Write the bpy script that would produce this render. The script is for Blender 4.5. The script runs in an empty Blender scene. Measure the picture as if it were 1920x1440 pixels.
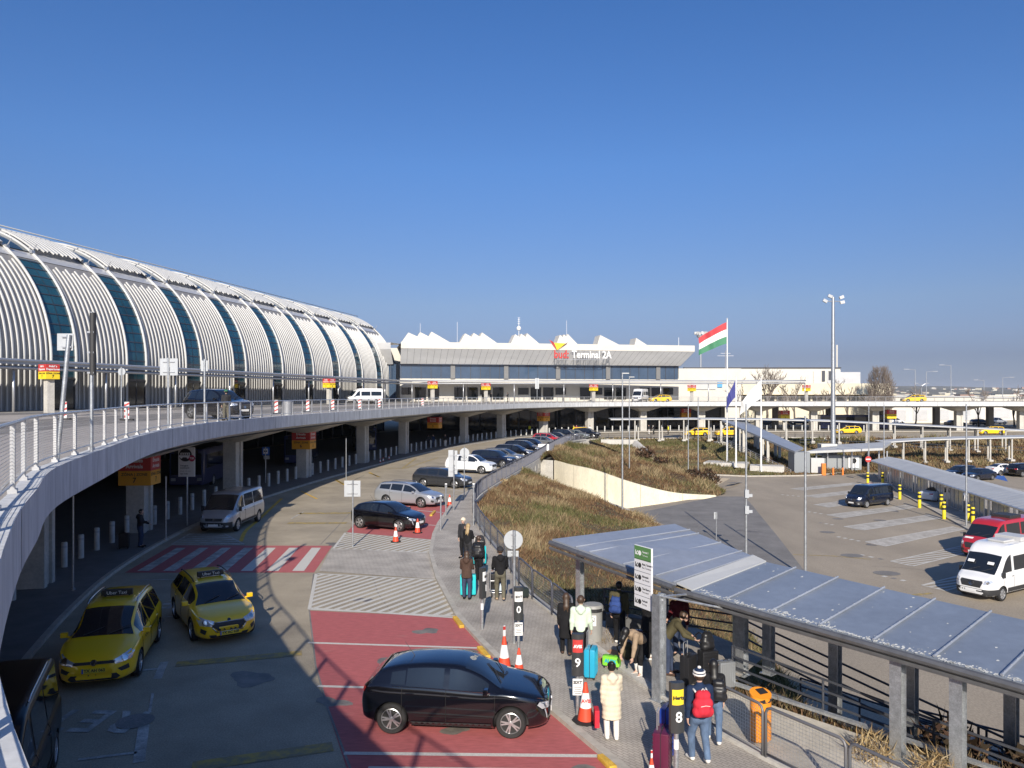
import bpy, bmesh, math, random
import numpy as np
from math import radians as R, sin, cos, pi, sqrt, atan2
from mathutils import Vector, Matrix
from mathutils.bvhtree import BVHTree
from mathutils.geometry import delaunay_2d_cdt
random.seed(7); np.random.seed(7)
sc = bpy.context.scene
COL = sc.collection
# ---------------------------------------------------------------- camera, sky, sun, exposure
CAMZ = 7.2; FPX = 1442.0; HZ = 740.0        # eye height, focal length in photo pixels, horizon row
cd = bpy.data.cameras.new('camera'); cam = bpy.data.objects.new('camera', cd); COL.objects.link(cam)
cam.location = (0, 0, CAMZ); cam.rotation_euler = (R(90), 0, 0)
cd.sensor_width = 36; cd.lens = FPX / 1920 * 36; cd.shift_y = (HZ - 720) / 1920
cd.clip_start = 0.05; cd.clip_end = 20000
sc.camera = cam
SUN_EL = R(27); SUN_AZ = R(1.2)             # shadows fall almost straight away from the camera
w = bpy.data.worlds.new('World'); sc.world = w; w.use_nodes = True
nt = w.node_tree; bg = nt.nodes['Background']
sky = nt.nodes.new('ShaderNodeTexSky'); sky.sky_type = 'NISHITA'; sky.sun_disc = False
sky.sun_elevation = SUN_EL; sky.sun_rotation = pi + SUN_AZ; sky.altitude = 150
sky.air_density = 1.0; sky.dust_density = 1.0; sky.ozone_density = 3.0
tcw = nt.nodes.new('ShaderNodeTexCoord'); sxyz = nt.nodes.new('ShaderNodeSeparateXYZ'); nt.links.new(tcw.outputs['Generated'], sxyz.inputs[0])
rampw = nt.nodes.new('ShaderNodeValToRGB'); nt.links.new(sxyz.outputs[2], rampw.inputs[0]); els = rampw.color_ramp.elements      # sky colour correction by elevation
els[0].position = .005; els[0].color = (.33, .39, .66, 1); els[1].position = .8; els[1].color = (.45, .58, .80, 1)
for p_, c_ in ((.045, (.281, .297, .473)), (.069, (.33, .34, .499)), (.114, (.392, .407, .529)), (.283, (.364, .521, .745)), (.457, (.296, .511, .786))):
    e_ = els.new(p_); e_.color = (*c_, 1)
mxw = nt.nodes.new('ShaderNodeMix'); mxw.data_type = 'RGBA'; mxw.blend_type = 'MULTIPLY'; mxw.inputs[0].default_value = 1
nt.links.new(sky.outputs[0], mxw.inputs[6]); nt.links.new(rampw.outputs[0], mxw.inputs[7]); nt.links.new(mxw.outputs[2], bg.inputs[0])
bg.inputs[1].default_value = 0.12
sl = bpy.data.lights.new('sun', 'SUN'); so = bpy.data.objects.new('sun', sl); COL.objects.link(so)
sl.energy = 4.6; sl.angle = R(0.53); sl.color = (1.0, 0.91, 0.78)
so.rotation_euler = (R(90) - SUN_EL, 0, -SUN_AZ); so.location = (0, -20, 40)
sc.view_settings.view_transform = 'Standard'; sc.view_settings.look = 'None'
sc.view_settings.exposure = 0.45; sc.view_settings.gamma = 1
sc.cycles.max_bounces = 6; sc.cycles.diffuse_bounces = 3; sc.cycles.glossy_bounces = 3

def G(u, v, z=0.0):
    Y = FPX * (CAMZ - z) / (v - HZ); return Vector(((u - 960) / FPX * Y, Y, z))
def P(u, v, Y):
    return Vector(((u - 960) / FPX * Y, Y, CAMZ - (v - HZ) / FPX * Y))
# ---------------------------------------------------------------- scene helpers
def tag(o, label=None, cat=None, group=None, kind=None):
    if label: o['label'] = label
    if cat: o['category'] = cat
    if group: o['group'] = group
    if kind: o['kind'] = kind
    return o
def thing(name, label, cat, loc=(0, 0, 0), rz=0.0, group=None):
    o = bpy.data.objects.new(name, None); COL.objects.link(o); o.empty_display_size = .3
    o.location = loc; o.rotation_euler = (0, 0, rz); return tag(o, label, cat, group)
def copy_tree(o, parent=None):
    c = o.copy(); COL.objects.link(c)
    if parent: c.parent = parent
    for ch in o.children: copy_tree(ch, c)
    return c
def place(o, loc, rz, label=None, group=None):
    o.location = loc; o.rotation_euler = (0, 0, rz)
    if label: o['label'] = label
    if group: o['group'] = group
    return o
class MB:
    def __init__(s): s.v = []; s.f = []; s.m = []
    def add(s, vs, fs, m=0):
        b = len(s.v); s.v += [tuple(p) for p in vs]
        for f in fs: s.f.append(tuple(i + b for i in f)); s.m.append(m)
        return s
    def quad(s, a, b, c, d, m=0): return s.add([a, b, c, d], [(0, 1, 2, 3)], m)
    def poly(s, pts, m=0): return s.add(pts, [tuple(range(len(pts)))], m)
    def box(s, c, size, rz=0.0, m=0, M=None, taper=1.0):
        x, y, z = [q / 2 for q in size]
        vs = [Vector((i * x * (taper if k > 0 else 1), j * y * (taper if k > 0 else 1), k * z)) for k in (-1, 1) for j in (-1, 1) for i in (-1, 1)]
        if M is None: M = Matrix.Rotation(rz, 3, 'Z')
        vs = [M @ q + Vector(c) for q in vs]
        return s.add(vs, [(0, 2, 3, 1), (4, 5, 7, 6), (0, 1, 5, 4), (2, 6, 7, 3), (0, 4, 6, 2), (1, 3, 7, 5)], m)
    def tube(s, a, b, r, n=8, r2=None, m=0, cap=True):
        a = Vector(a); b = Vector(b); r2 = r if r2 is None else r2
        d = (b - a); 
        if d.length < 1e-6: return s
        d.normalize(); u = d.orthogonal().normalized(); w_ = d.cross(u)
        vs = []
        for p, rr in ((a, r), (b, r2)):
            for i in range(n):
                t = 2 * pi * i / n; vs.append(p + (u * cos(t) + w_ * sin(t)) * rr)
        fs = [(i, (i + 1) % n, n + (i + 1) % n, n + i) for i in range(n)]
        if cap: fs += [tuple(range(n - 1, -1, -1)), tuple(range(n, 2 * n))]
        return s.add(vs, fs, m)
    def path(s, pts, r, n=6, m=0, closed=False):
        pts = [Vector(p) for p in pts]; k = len(pts); rings = []
        u = None
        for i, p in enumerate(pts):
            a = pts[max(i - 1, 0)]; b = pts[min(i + 1, k - 1)]
            d = (b - a).normalized()
            if u is None: u = d.orthogonal().normalized()
            u = (u - d * u.dot(d)); u = u.normalized() if u.length > 1e-5 else d.orthogonal().normalized()
            w_ = d.cross(u); rr = r[i] if isinstance(r, (list, tuple)) else r
            rings.append([p + (u * cos(2 * pi * j / n) + w_ * sin(2 * pi * j / n)) * rr for j in range(n)])
        vs = [q for g in rings for q in g]
        fs = [(i * n + j, i * n + (j + 1) % n, (i + 1) * n + (j + 1) % n, (i + 1) * n + j) for i in range(k - 1) for j in range(n)]
        fs += [tuple(range(n - 1, -1, -1)), tuple(range((k - 1) * n, k * n))]
        return s.add(vs, fs, m)
    def prism(s, poly, z0, z1, m=0):
        n = len(poly); a = sum(poly[i][0] * poly[(i + 1) % n][1] - poly[(i + 1) % n][0] * poly[i][1] for i in range(n))
        if a < 0: poly = poly[::-1]
        vs = [(p[0], p[1], z0) for p in poly] + [(p[0], p[1], z1) for p in poly]
        fs = [tuple(range(n - 1, -1, -1)), tuple(range(n, 2 * n))] + [(i, (i + 1) % n, n + (i + 1) % n, n + i) for i in range(n)]
        return s.add(vs, fs, m)
    def lathe(s, prof, c=(0, 0, 0), n=16, m=0, M=None):
        vs = []; 
        for r, z in prof:
            for i in range(n):
                q = Vector((r * cos(2 * pi * i / n), r * sin(2 * pi * i / n), z))
                vs.append((M @ q if M else q) + Vector(c))
        k = len(prof)
        fs = [(i * n + j, i * n + (j + 1) % n, (i + 1) * n + (j + 1) % n, (i + 1) * n + j) for i in range(k - 1) for j in range(n)]
        fs += [tuple(range(n - 1, -1, -1)), tuple(range((k - 1) * n, k * n))]
        return s.add(vs, fs, m)
    def grid(s, rows, m=0, closed=False):
        k = len(rows); n = len(rows[0]); vs = [p for r in rows for p in r]
        fs = [(i * n + j, i * n + (j + 1), (i + 1) * n + (j + 1), (i + 1) * n + j) for i in range(k - 1) for j in range(n - 1)]
        return s.add(vs, fs, m)
    def strip(s, A, B, m=0): return s.grid([A, B], m)
    def build(s, name, mats, parent=None, smooth=False, bevel=0.0, tri=False):
        me = bpy.data.meshes.new(name); me.from_pydata(s.v, [], s.f)
        if not isinstance(mats, (list, tuple)): mats = [mats]
        for q in mats: me.materials.append(q)
        if len(mats) > 1: me.polygons.foreach_set('material_index', s.m)
        if tri or bevel:
            bm = bmesh.new(); bm.from_mesh(me)
            if tri: bmesh.ops.triangulate(bm, faces=[f for f in bm.faces if len(f.verts) > 4])
            if bevel:
                bmesh.ops.bevel(bm, geom=[e for e in bm.edges if len(e.link_faces) == 2 and e.calc_face_angle(0) > .6], offset=bevel, segments=2, profile=.6, affect='EDGES', clamp_overlap=True)
            bm.to_mesh(me); bm.free()
        if smooth is True: me.polygons.foreach_set('use_smooth', [True] * len(me.polygons))
        elif smooth: 
            me.polygons.foreach_set('use_smooth', [True] * len(me.polygons)); me.set_sharp_from_angle(angle=smooth)
        me.update()
        o = bpy.data.objects.new(name, me); COL.objects.link(o)
        if parent: o.parent = parent
        return o
def text_mesh(txt, size, ext=0.004, align='CENTER', bold=0.0, spacing=1.0):
    c = bpy.data.curves.new('txt', 'FONT'); c.body = txt; c.size = size; c.extrude = ext; c.offset = bold; c.space_character = spacing
    c.align_x = align; c.align_y = 'CENTER'; c.resolution_u = 2
    o = bpy.data.objects.new('txt', c); COL.objects.link(o)
    dg = bpy.context.evaluated_depsgraph_get(); me = bpy.data.meshes.new_from_object(o.evaluated_get(dg))
    bpy.data.objects.remove(o); bpy.data.curves.remove(c); return me
TXT = {}
def add_text(mb, txt, size, M, m=0, ext=0.004, align='CENTER', bold=0.0, spacing=1.0):
    k = (txt, size, ext, align, bold, spacing)
    if k not in TXT:
        me = text_mesh(txt, size, ext, align, bold, spacing); TXT[k] = ([v.co.copy() for v in me.vertices], [tuple(p.vertices) for p in me.polygons])
    vs, fs = TXT[k]; mb.add([M @ q for q in vs], fs, m)
def frame(o, x, z):      # matrix from text plane (x right, y up) to the plane at o with right x and up z
    x = Vector(x).normalized(); z = Vector(z).normalized(); n = x.cross(z)
    M = Matrix.Identity(4)
    for i in range(3): M[i][0] = x[i]; M[i][1] = z[i]; M[i][2] = n[i]; M[i][3] = o[i]
    return M
def catmull(pts, step=1.0):
    pts = [np.array(p, float) for p in pts]; out = []
    ext = [2 * pts[0] - pts[1]] + pts + [2 * pts[-1] - pts[-2]]
    for i in range(1, len(ext) - 2):
        p0, p1, p2, p3 = ext[i - 1:i + 3]; n = max(2, int(np.linalg.norm(p2 - p1) / step))
        for k in range(n):
            t = k / n; out.append(.5 * ((2 * p1) + (-p0 + p2) * t + (2 * p0 - 5 * p1 + 4 * p2 - p3) * t * t + (-p0 + 3 * p1 - 3 * p2 + p3) * t ** 3))
    out.append(pts[-1]); return [Vector(tuple(q)) for q in out]
def resample(pts, step=None, n=None):
    pts = [Vector(p) for p in pts]; d = [0]
    for a, b in zip(pts, pts[1:]): d.append(d[-1] + (b - a).length)
    if n is None: n = max(2, int(round(d[-1] / step)) + 1)
    out = []; j = 0
    for i in range(n):
        t = d[-1] * i / (n - 1)
        while j < len(d) - 2 and d[j + 1] < t: j += 1
        out.append(pts[j].lerp(pts[j + 1], (t - d[j]) / max(d[j + 1] - d[j], 1e-9)))
    return out
def offset2(pts, off):
    out = []
    for i, p in enumerate(pts):
        a = pts[max(i - 1, 0)]; b = pts[min(i + 1, len(pts) - 1)]
        d = (b - a); d.z = 0; d.normalize(); q = p.copy(); q.x += -d.y * off; q.y += d.x * off; out.append(q)
    return out
# ---------------------------------------------------------------- materials
MATS = {}
def mat(name, col, rough=.6, metal=0.0, var=0.0, scale=4.0, bump=0.0, bscale=None, coat=0.0, spec=.5, var2=None, detail=6, stretch=None, trans=0.0, alpha=1.0, col2=None, thr=None):
    if name in MATS: return MATS[name]
    m = bpy.data.materials.new(name); m.use_nodes = True; n = m.node_tree.nodes; l = m.node_tree.links
    b = n['Principled BSDF']; MATS[name] = m
    c4 = (*col, 1)
    b.inputs['Base Color'].default_value = c4; b.inputs['Roughness'].default_value = rough; b.inputs['Metallic'].default_value = metal
    b.inputs['Coat Weight'].default_value = coat; b.inputs['Coat Roughness'].default_value = .04
    b.inputs['Specular IOR Level'].default_value = spec
    b.inputs['Transmission Weight'].default_value = trans; b.inputs['Alpha'].default_value = alpha
    if var or bump or col2:
        tc = n.new('ShaderNodeTexCoord'); src = tc.outputs['Object']
        if stretch:
            mp = n.new('ShaderNodeMapping'); mp.inputs['Scale'].default_value = stretch; l.new(src, mp.inputs[0]); src = mp.outputs[0]
    if var or col2:
        no = n.new('ShaderNodeTexNoise'); no.inputs['Scale'].default_value = scale; no.inputs['Detail'].default_value = detail; no.inputs['Roughness'].default_value = .65; l.new(src, no.inputs[0])
        rp = n.new('ShaderNodeValToRGB'); l.new(no.outputs[0], rp.inputs[0])
        lo, hi = thr or (.3, .7)
        rp.color_ramp.elements[0].position = lo; rp.color_ramp.elements[1].position = hi
        rp.color_ramp.elements[0].color = tuple(max(0, q * (1 - var)) for q in col) + (1,)
        rp.color_ramp.elements[1].color = (*col2, 1) if col2 else tuple(min(1, q * (1 + var)) for q in col) + (1,)
        out = rp.outputs[0]
        if var2:                                    # a second, finer layer of grain
            n2 = n.new('ShaderNodeTexNoise'); n2.inputs['Scale'].default_value = var2[0]; n2.inputs['Detail'].default_value = 4; l.new(src, n2.inputs[0])
            r2 = n.new('ShaderNodeValToRGB'); r2.color_ramp.elements[0].position = .32; r2.color_ramp.elements[1].position = .68; l.new(n2.outputs[0], r2.inputs[0])
            a = var2[1]; r2.color_ramp.elements[0].color = (1 - a, 1 - a, 1 - a, 1); r2.color_ramp.elements[1].color = (1 + a, 1 + a, 1 + a, 1)
            mx = n.new('ShaderNodeMix'); mx.data_type = 'RGBA'; mx.blend_type = 'MULTIPLY'; mx.inputs[0].default_value = 1
            l.new(out, mx.inputs[6]); l.new(r2.outputs[0], mx.inputs[7]); out = mx.outputs[2]
        l.new(out, b.inputs['Base Color'])
    if bump:
        nb = n.new('ShaderNodeTexNoise'); nb.inputs['Scale'].default_value = bscale or scale * 6; nb.inputs['Detail'].default_value = 5; l.new(src, nb.inputs[0])
        bp = n.new('ShaderNodeBump'); bp.inputs['Strength'].default_value = bump; bp.inputs['Distance'].default_value = .02; l.new(nb.outputs[0], bp.inputs['Height']); l.new(bp.outputs[0], b.inputs['Normal'])
    return m
def paver_mat(name, c1, c2, mortar, scale, rot=0.0, w=.5, h=.25):
    m = bpy.data.materials.new(name); m.use_nodes = True; n = m.node_tree.nodes; l = m.node_tree.links; b = n['Principled BSDF']
    tc = n.new('ShaderNodeTexCoord'); mp = n.new('ShaderNodeMapping'); mp.inputs['Rotation'].default_value = (0, 0, rot); l.new(tc.outputs['Object'], mp.inputs[0])
    br = n.new('ShaderNodeTexBrick'); br.inputs['Color1'].default_value = (*c1, 1); br.inputs['Color2'].default_value = (*c2, 1); br.inputs['Mortar'].default_value = (*mortar, 1)
    br.inputs['Scale'].default_value = scale; br.inputs['Mortar Size'].default_value = .02; br.inputs['Brick Width'].default_value = w; br.inputs['Row Height'].default_value = h; br.inputs['Bias'].default_value = -.2
    l.new(mp.outputs[0], br.inputs[0])
    no = n.new('ShaderNodeTexNoise'); no.inputs['Scale'].default_value = .8; no.inputs['Detail'].default_value = 8; l.new(tc.outputs['Object'], no.inputs[0])
    r2 = n.new('ShaderNodeValToRGB'); r2.color_ramp.elements[0].position = .3; r2.color_ramp.elements[1].position = .7; r2.color_ramp.elements[0].color = (.72, .72, .72, 1); r2.color_ramp.elements[1].color = (1.15, 1.15, 1.15, 1); l.new(no.outputs[0], r2.inputs[0])
    mx = n.new('ShaderNodeMix'); mx.data_type = 'RGBA'; mx.blend_type = 'MULTIPLY'; mx.inputs[0].default_value = 1; l.new(br.outputs[0], mx.inputs[6]); l.new(r2.outputs[0], mx.inputs[7])
    l.new(mx.outputs[2], b.inputs['Base Color']); b.inputs['Roughness'].default_value = .85
    bp = n.new('ShaderNodeBump'); bp.inputs['Strength'].default_value = .25; bp.inputs['Distance'].default_value = .01; l.new(br.outputs[1], bp.inputs['Height']); bp.invert = True; l.new(bp.outputs[0], b.inputs['Normal'])
    return m
def attr_mat(name, rough=.9, trans=0.0):     # colour comes from a per-face attribute (each blade / twig has its own colour)
    m = bpy.data.materials.new(name); m.use_nodes = True; n = m.node_tree.nodes; l = m.node_tree.links; b = n['Principled BSDF']
    a = n.new('ShaderNodeAttribute'); a.attribute_name = 'col'; l.new(a.outputs['Color'], b.inputs['Base Color']); b.inputs['Roughness'].default_value = rough
    b.inputs['Specular IOR Level'].default_value = .15; return m
asphalt = mat('asphalt', (.335, .288, .215), .85, var=.25, scale=.35, var2=(28, .22), bump=.25, bscale=90)
asphalt_dark = mat('asphalt_dark', (.19, .18, .17), .85, var=.22, scale=.5, var2=(30, .22), bump=.25, bscale=90)
lot_asphalt = mat('lot_asphalt', (.31, .262, .20), .85, var=.17, scale=.25, var2=(20, .18), bump=.2, bscale=70, stretch=(1, .4, 1))
deck_mat = mat('deck_surface', (.36, .33, .30), .85, var=.15, scale=.4, var2=(12, .1), bump=.1, bscale=40)
kerb_mat = mat('kerb_stone', (.42, .39, .34), .85, var=.2, scale=3, bump=.2)
red_paint = mat('red_paint', (.43, .115, .115), .8, var=.06, scale=1.1, col2=(.38, .25, .21), thr=(.60, .88), var2=(9, .13), bump=.15, bscale=80, stretch=(.45, 1.7, 1))
white_paint = mat('white_paint', (.62, .60, .55), .75, var=.12, scale=1.6, col2=(.50, .47, .42), thr=(.52, .85), var2=(30, .12))
worn_white = mat('worn_white_paint', (.40, .38, .35), .8, var=.25, scale=2, col2=(.58, .56, .52), thr=(.4, .65), var2=(30, .2))
yellow_paint = mat('yellow_paint', (.62, .38, .05), .75, var=.3, scale=3, var2=(40, .2))
worn_yellow = mat('worn_yellow_paint', (.27, .225, .14), .8, var=.1, scale=4, col2=(.45, .32, .08), thr=(.42, .62))
pavers = paver_mat('concrete_pavers', (.46, .42, .37), (.41, .375, .33), (.27, .25, .22), 2.0, R(30))
pavers_small = paver_mat('small_pavers', (.44, .40, .35), (.37, .335, .295), (.22, .20, .175), 3.2, R(50))
concrete = mat('concrete', (.50, .48, .44), .85, var=.14, scale=.9, var2=(9, .1), bump=.15, bscale=25)
concrete_cool = mat('fascia_concrete', (.55, .56, .57), .8, var=.20, scale=2.2, stretch=(1, 1, .16), var2=(9, .12), bump=.1, bscale=20)
cream = mat('cream_concrete', (.74, .67, .51), .85, var=.12, scale=1.1, stretch=(1, 1, .35), var2=(10, .07), bump=.08, bscale=30)
white_wall = mat('white_wall', (.60, .575, .52), .8, var=.06, scale=.5)
cream_wall = mat('cream_wall', (.62, .57, .44), .8, var=.06, scale=.5)
white_metal = mat('white_metal', (.53, .53, .52), .35, var=.10, scale=.35, stretch=(1, 1, .3))
grey_clad = mat('grey_cladding', (.27, .26, .25), .5, var=.12, scale=.6)
panel_grey = mat('panel_grey', (.60, .60, .60), .35, metal=.3, var=.10, scale=.18, stretch=(1, 1, 3))
galv = mat('galvanised_steel', (.46, .48, .50), .42, metal=.75, var=.25, scale=7, var2=(40, .15))
steel = mat('grey_steel', (.50, .51, .53), .35, metal=.6, var=.08, scale=5)
rail_steel = mat('rail_steel', (.58, .58, .58), .32, metal=.55, var=.08, scale=4)
dark_steel = mat('dark_steel', (.07, .075, .09), .45, metal=.3, var=.1, scale=5)
fence_blue = mat('blue_grey_steel', (.115, .12, .15), .5, metal=.25, var=.15, scale=5)
black_plastic = mat('black_plastic', (.022, .022, .024), .5, var=.2, scale=8)
glass_dark = mat('dark_glass', (.012, .016, .02), .06, spec=.6)
glass_blue = mat('blue_green_glass', (.018, .075, .105), .07, spec=.7, var=.6, scale=.22)
glass_roof = mat('skylight_glass', (.03, .06, .085), .08, spec=.7)
roof_blue = mat('blue_grey_sheet', (.33, .355, .40), .42, metal=.3, var=.10, scale=.7, var2=(5, .05), bump=.04, bscale=6)
roof_light = mat('light_grey_sheet', (.46, .465, .46), .5, metal=.1, var=.08, scale=.8)
lichen = mat('pale_lichen', (.62, .62, .58), .9, var=.1, scale=8)
white_pole = mat('white_pole', (.76, .76, .75), .4, var=.04, scale=3)
black_rubber = mat('black_rubber', (.018, .018, .018), .75, var=.2, scale=6)
chrome = mat('chrome', (.62, .62, .63), .15, metal=1.0)
sign_grey = mat('sign_back_grey', (.42, .44, .46), .5, metal=.25, var=.06, scale=4)
ink = mat('black_print', (.02, .02, .022), .6)
white_print = mat('white_print', (.8, .8, .79), .6)
red_sign = mat('red_sign', (.50, .045, .04), .5); orange_sign = mat('orange_sign', (.78, .36, .03), .5)
yellow_sign = mat('yellow_sign', (.85, .62, .03), .5)
# ---------------------------------------------------------------- ground, roads, markings
def V2(p): return Vector((p[0], p[1], 0))
def in_poly(x, y, poly):
    c = False; n = len(poly); j = n - 1
    for i in range(n):
        if (poly[i][1] > y) != (poly[j][1] > y) and x < (poly[j][0] - poly[i][0]) * (y - poly[i][1]) / (poly[j][1] - poly[i][1]) + poly[i][0]: c = not c
        j = i
    return c
def cdt(poly, step):
    xs = [p[0] for p in poly]; ys = [p[1] for p in poly]; n = len(poly)
    pts = [Vector((p[0], p[1])) for p in poly]
    if step:
        a = min(xs) + step * .5
        while a < max(xs):
            b = min(ys) + step * .5
            while b < max(ys):
                if in_poly(a, b, poly): pts.append(Vector((a, b)))
                b += step
            a += step
    v, e, f, *_ = delaunay_2d_cdt(pts, [(i, (i + 1) % n) for i in range(n)], [], 0, 1e-6)
    fs = [t for t in f if in_poly(sum(v[i][0] for i in t) / len(t), sum(v[i][1] for i in t) / len(t), poly)]
    return v, fs
def sheet(name, poly, z, m, step=None, kind='structure', parent=None, build=True, mb=None, mi=0):
    v, fs = cdt(poly, step); zf = z if callable(z) else (lambda x, y: z)
    vs = [(p[0], p[1], zf(p[0], p[1])) for p in v]
    out = []
    for f in fs:
        a, b, c = [Vector(vs[i]) for i in f[:3]]
        out.append(tuple(f) if (b - a).cross(c - a).z > 0 else tuple(f[::-1]))
    k = mb or MB(); k.add(vs, out, mi)
    if not build: return k
    o = k.build(name, m, parent)
    if kind: o['kind'] = kind
    return o
def clip(poly, conv):                      # clip a polygon to a convex polygon
    n = len(conv); ar = sum(conv[i][0] * conv[(i + 1) % n][1] - conv[(i + 1) % n][0] * conv[i][1] for i in range(n))
    cv = conv if ar > 0 else conv[::-1]; out = [Vector((p[0], p[1])) for p in poly]
    for i in range(n):
        a = Vector(cv[i][:2]); b = Vector(cv[(i + 1) % n][:2]); inp = out; out = []
        sd = lambda p: (b[0] - a[0]) * (p[1] - a[1]) - (b[1] - a[1]) * (p[0] - a[0])
        for j in range(len(inp)):
            p, q = inp[j], inp[(j + 1) % len(inp)]; sp, sq = sd(p), sd(q)
            if sp >= 0: out.append(p)
            if sp * sq < 0: out.append(p.lerp(q, sp / (sp - sq)))
        if not out: return []
    return out
def hatch(mb, conv, d, gap, wd, z, border=0.0, mi=0):
    conv = [Vector(p[:2]) for p in conv]; d = Vector(d[:2]).normalized(); nn = Vector((-d[1], d[0]))
    t = [p.dot(nn) for p in conv]; s = [p.dot(d) for p in conv]; a = min(t)
    while a < max(t):
        q = [d * (min(s) - 1) + nn * a, d * (max(s) + 1) + nn * a, d * (max(s) + 1) + nn * (a + wd), d * (min(s) - 1) + nn * (a + wd)]
        c = clip(q, conv)
        if len(c) > 2: mb.poly([(p[0], p[1], z) for p in c], mi)
        a += gap
    if border:
        for i in range(len(conv)): line(mb, [conv[i], conv[(i + 1) % len(conv)]], border, z + .003, mi)
def line(mb, pts, wd, z, mi=0, zf=None):
    pts = [Vector((p[0], p[1], 0)) for p in pts]; L = offset2(pts, wd / 2); Rr = offset2(pts, -wd / 2)
    h = zf or (lambda x, y: z)
    mb.grid([[(p.x, p.y, h(p.x, p.y)) for p in Rr], [(p.x, p.y, h(p.x, p.y)) for p in L]][::-1], mi)
def PG(l, z=0.0): return [G(u, v, z) for u, v in l]
LOTZ = -3.0
_la = Vector((10.66, 66.25)); _lb = Vector((20.5, 77.3)); _ld = (_lb - _la).normalized()
def lot_z(x, y):
    q = Vector((x, y)) - _la; dd = _ld.x * q.y - _ld.y * q.x
    if x > 24 or x < -3 or y > 96: return LOTZ
    t = max(0.0, min(9.0, dd)); t = t - min(t, 1.0) * .5
    return LOTZ - .20 * t
# outer edge of the elevated road, near to far, and the fence line along the arrivals road
E = catmull([(2.2, -2.5), (.7, -.75), (.05, .2), (-.35, .9), (-.8, 1.6), (-1.45, 2.45), (-2.5, 3.75), (-3.4, 5.1), (-4.3, 6.45), (-5.9, 9.2), (-7.1, 11.5), (-8.8, 14.8), (-10.55, 19.8), (-12.6, 26), (-14.1, 32), (-15.1, 40), (-15.3, 49.6), (-14.3, 61), (-12.7, 72), (-10.5, 84), (-8.0, 96), (-4.3, 109), (1.5, 124), (9, 136), (18, 143.5), (30, 147.5), (50, 148), (80, 148), (125, 148)], .8)
E = [Vector((p[0], p[1], 0)) for p in E]
RB = catmull([(9.5, 6), (6.5, 12.5), (4.9, 15.16), (3.5, 18.2), (2.2, 22.0), (1.46, 24.7), (.49, 28.06), (-.35, 33.5), (-1.5, 39.9), (-2.3, 47), (-2.4, 52), (-1.44, 59.3), (2.2, 79.9), (6.1, 103.8), (9.2, 117), (14, 123.5), (24, 126), (50, 128), (125, 130)], .8)
RB = [Vector((p[0], p[1], 0)) for p in RB]
DZ = 5.7                                     # top of the elevated road
ground = MB()
o_ = [(-9000, -3000), (9000, -3000), (9000, 12000), (-9000, 12000)]; i_ = [(-90, -40), (200, -40), (200, 131), (-90, 131)]
for i in range(4): ground.poly([(*o_[i], -.08), (*o_[(i + 1) % 4], -.08), (*i_[(i + 1) % 4], -.08), (*i_[i], -.08)])
earth = mat('earth', (.15, .13, .085), .95, var=.35, scale=.02, var2=(.3, .25))
ground.build('ground', earth)['kind'] = 'structure'
yard = sheet('yard', [(-90, 130.5), (200, 130.5), (200, 300), (-90, 300)], -.06, asphalt)
sheet('arrivals_road', [(p.x, p.y) for p in RB] + [(200, 131.5), (200, 160), (-90, 160), (-90, -40), (12, -40)], 0.0, asphalt)
sheet('car_park', [(-8, -40), (200, -40), (200, 131.5), (-8, 131.5)], lot_z, lot_asphalt, 3.0)
sheet('repaired_asphalt', [p[:2] for p in PG([(1196, 962), (1342.6, 931), (1393, 931), (1405, 941), (1460, 1008), (1520, 1085), (1300, 1090), (1246, 984)], LOTZ)], lambda x, y: lot_z(x, y) + .006, asphalt_dark, 1.2)
# pavement right of the road, with its kerb
KB = [(9.2, 5), (6.2, 9.5)] + [tuple(p[:2]) for p in PG([(1185, 1452), (1114, 1394), (1034, 1327), (907, 1204), (864, 1157), (825, 1086), (811, 1038), (817, 1004), (826, 983), (850, 947), (868, 930), (893, 917)])]
KB = [Vector((p[0], p[1], 0)) for p in KB]
rb_side = [p for p in RB if 5 < p.y < 59.5]
walk = [tuple(p[:2]) for p in KB] + [tuple(p[:2]) for p in reversed(rb_side)]
sheet('pavement', walk, .10, pavers_small)
kb = MB(); L = offset2(KB, .18)
kb.grid([[(p.x, p.y, .104) for p in KB], [(p.x, p.y, .104) for p in L], [(p.x, p.y, 0) for p in L]])
kb.build('kerb', kerb_mat)['kind'] = 'structure'
sheet('crossing_landing', [p[:2] for p in PG([(598, 1071), (622, 1028), (812, 1038), (826, 1087)])], .012, pavers)
# pavement below the elevated road
kc = [p for p in offset2(E, 2.2) if p.y > 6]
fac = [(-40.9 + .2 * (y - 70), y) for y in (168, -30)]
sheet('covered_pavement', [tuple(p[:2]) for p in kc] + [(125, 162), (40, 160), (-20, 158)] + [(-26, 140), (-52, 5)], .12, mat('shade_tinted_pavers', (.17, .165, .16), .85, var=.15, scale=1.5))  # paver tone darkened, the deck's shade is put into the colour
kb2 = MB(); kk = offset2(kc, -.16); kb2.grid([[(p.x, p.y, 0) for p in kk], [(p.x, p.y, .125) for p in kk], [(p.x, p.y, .125) for p in kc]]); kb2.build('kerb', kerb_mat)['kind'] = 'structure'
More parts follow.
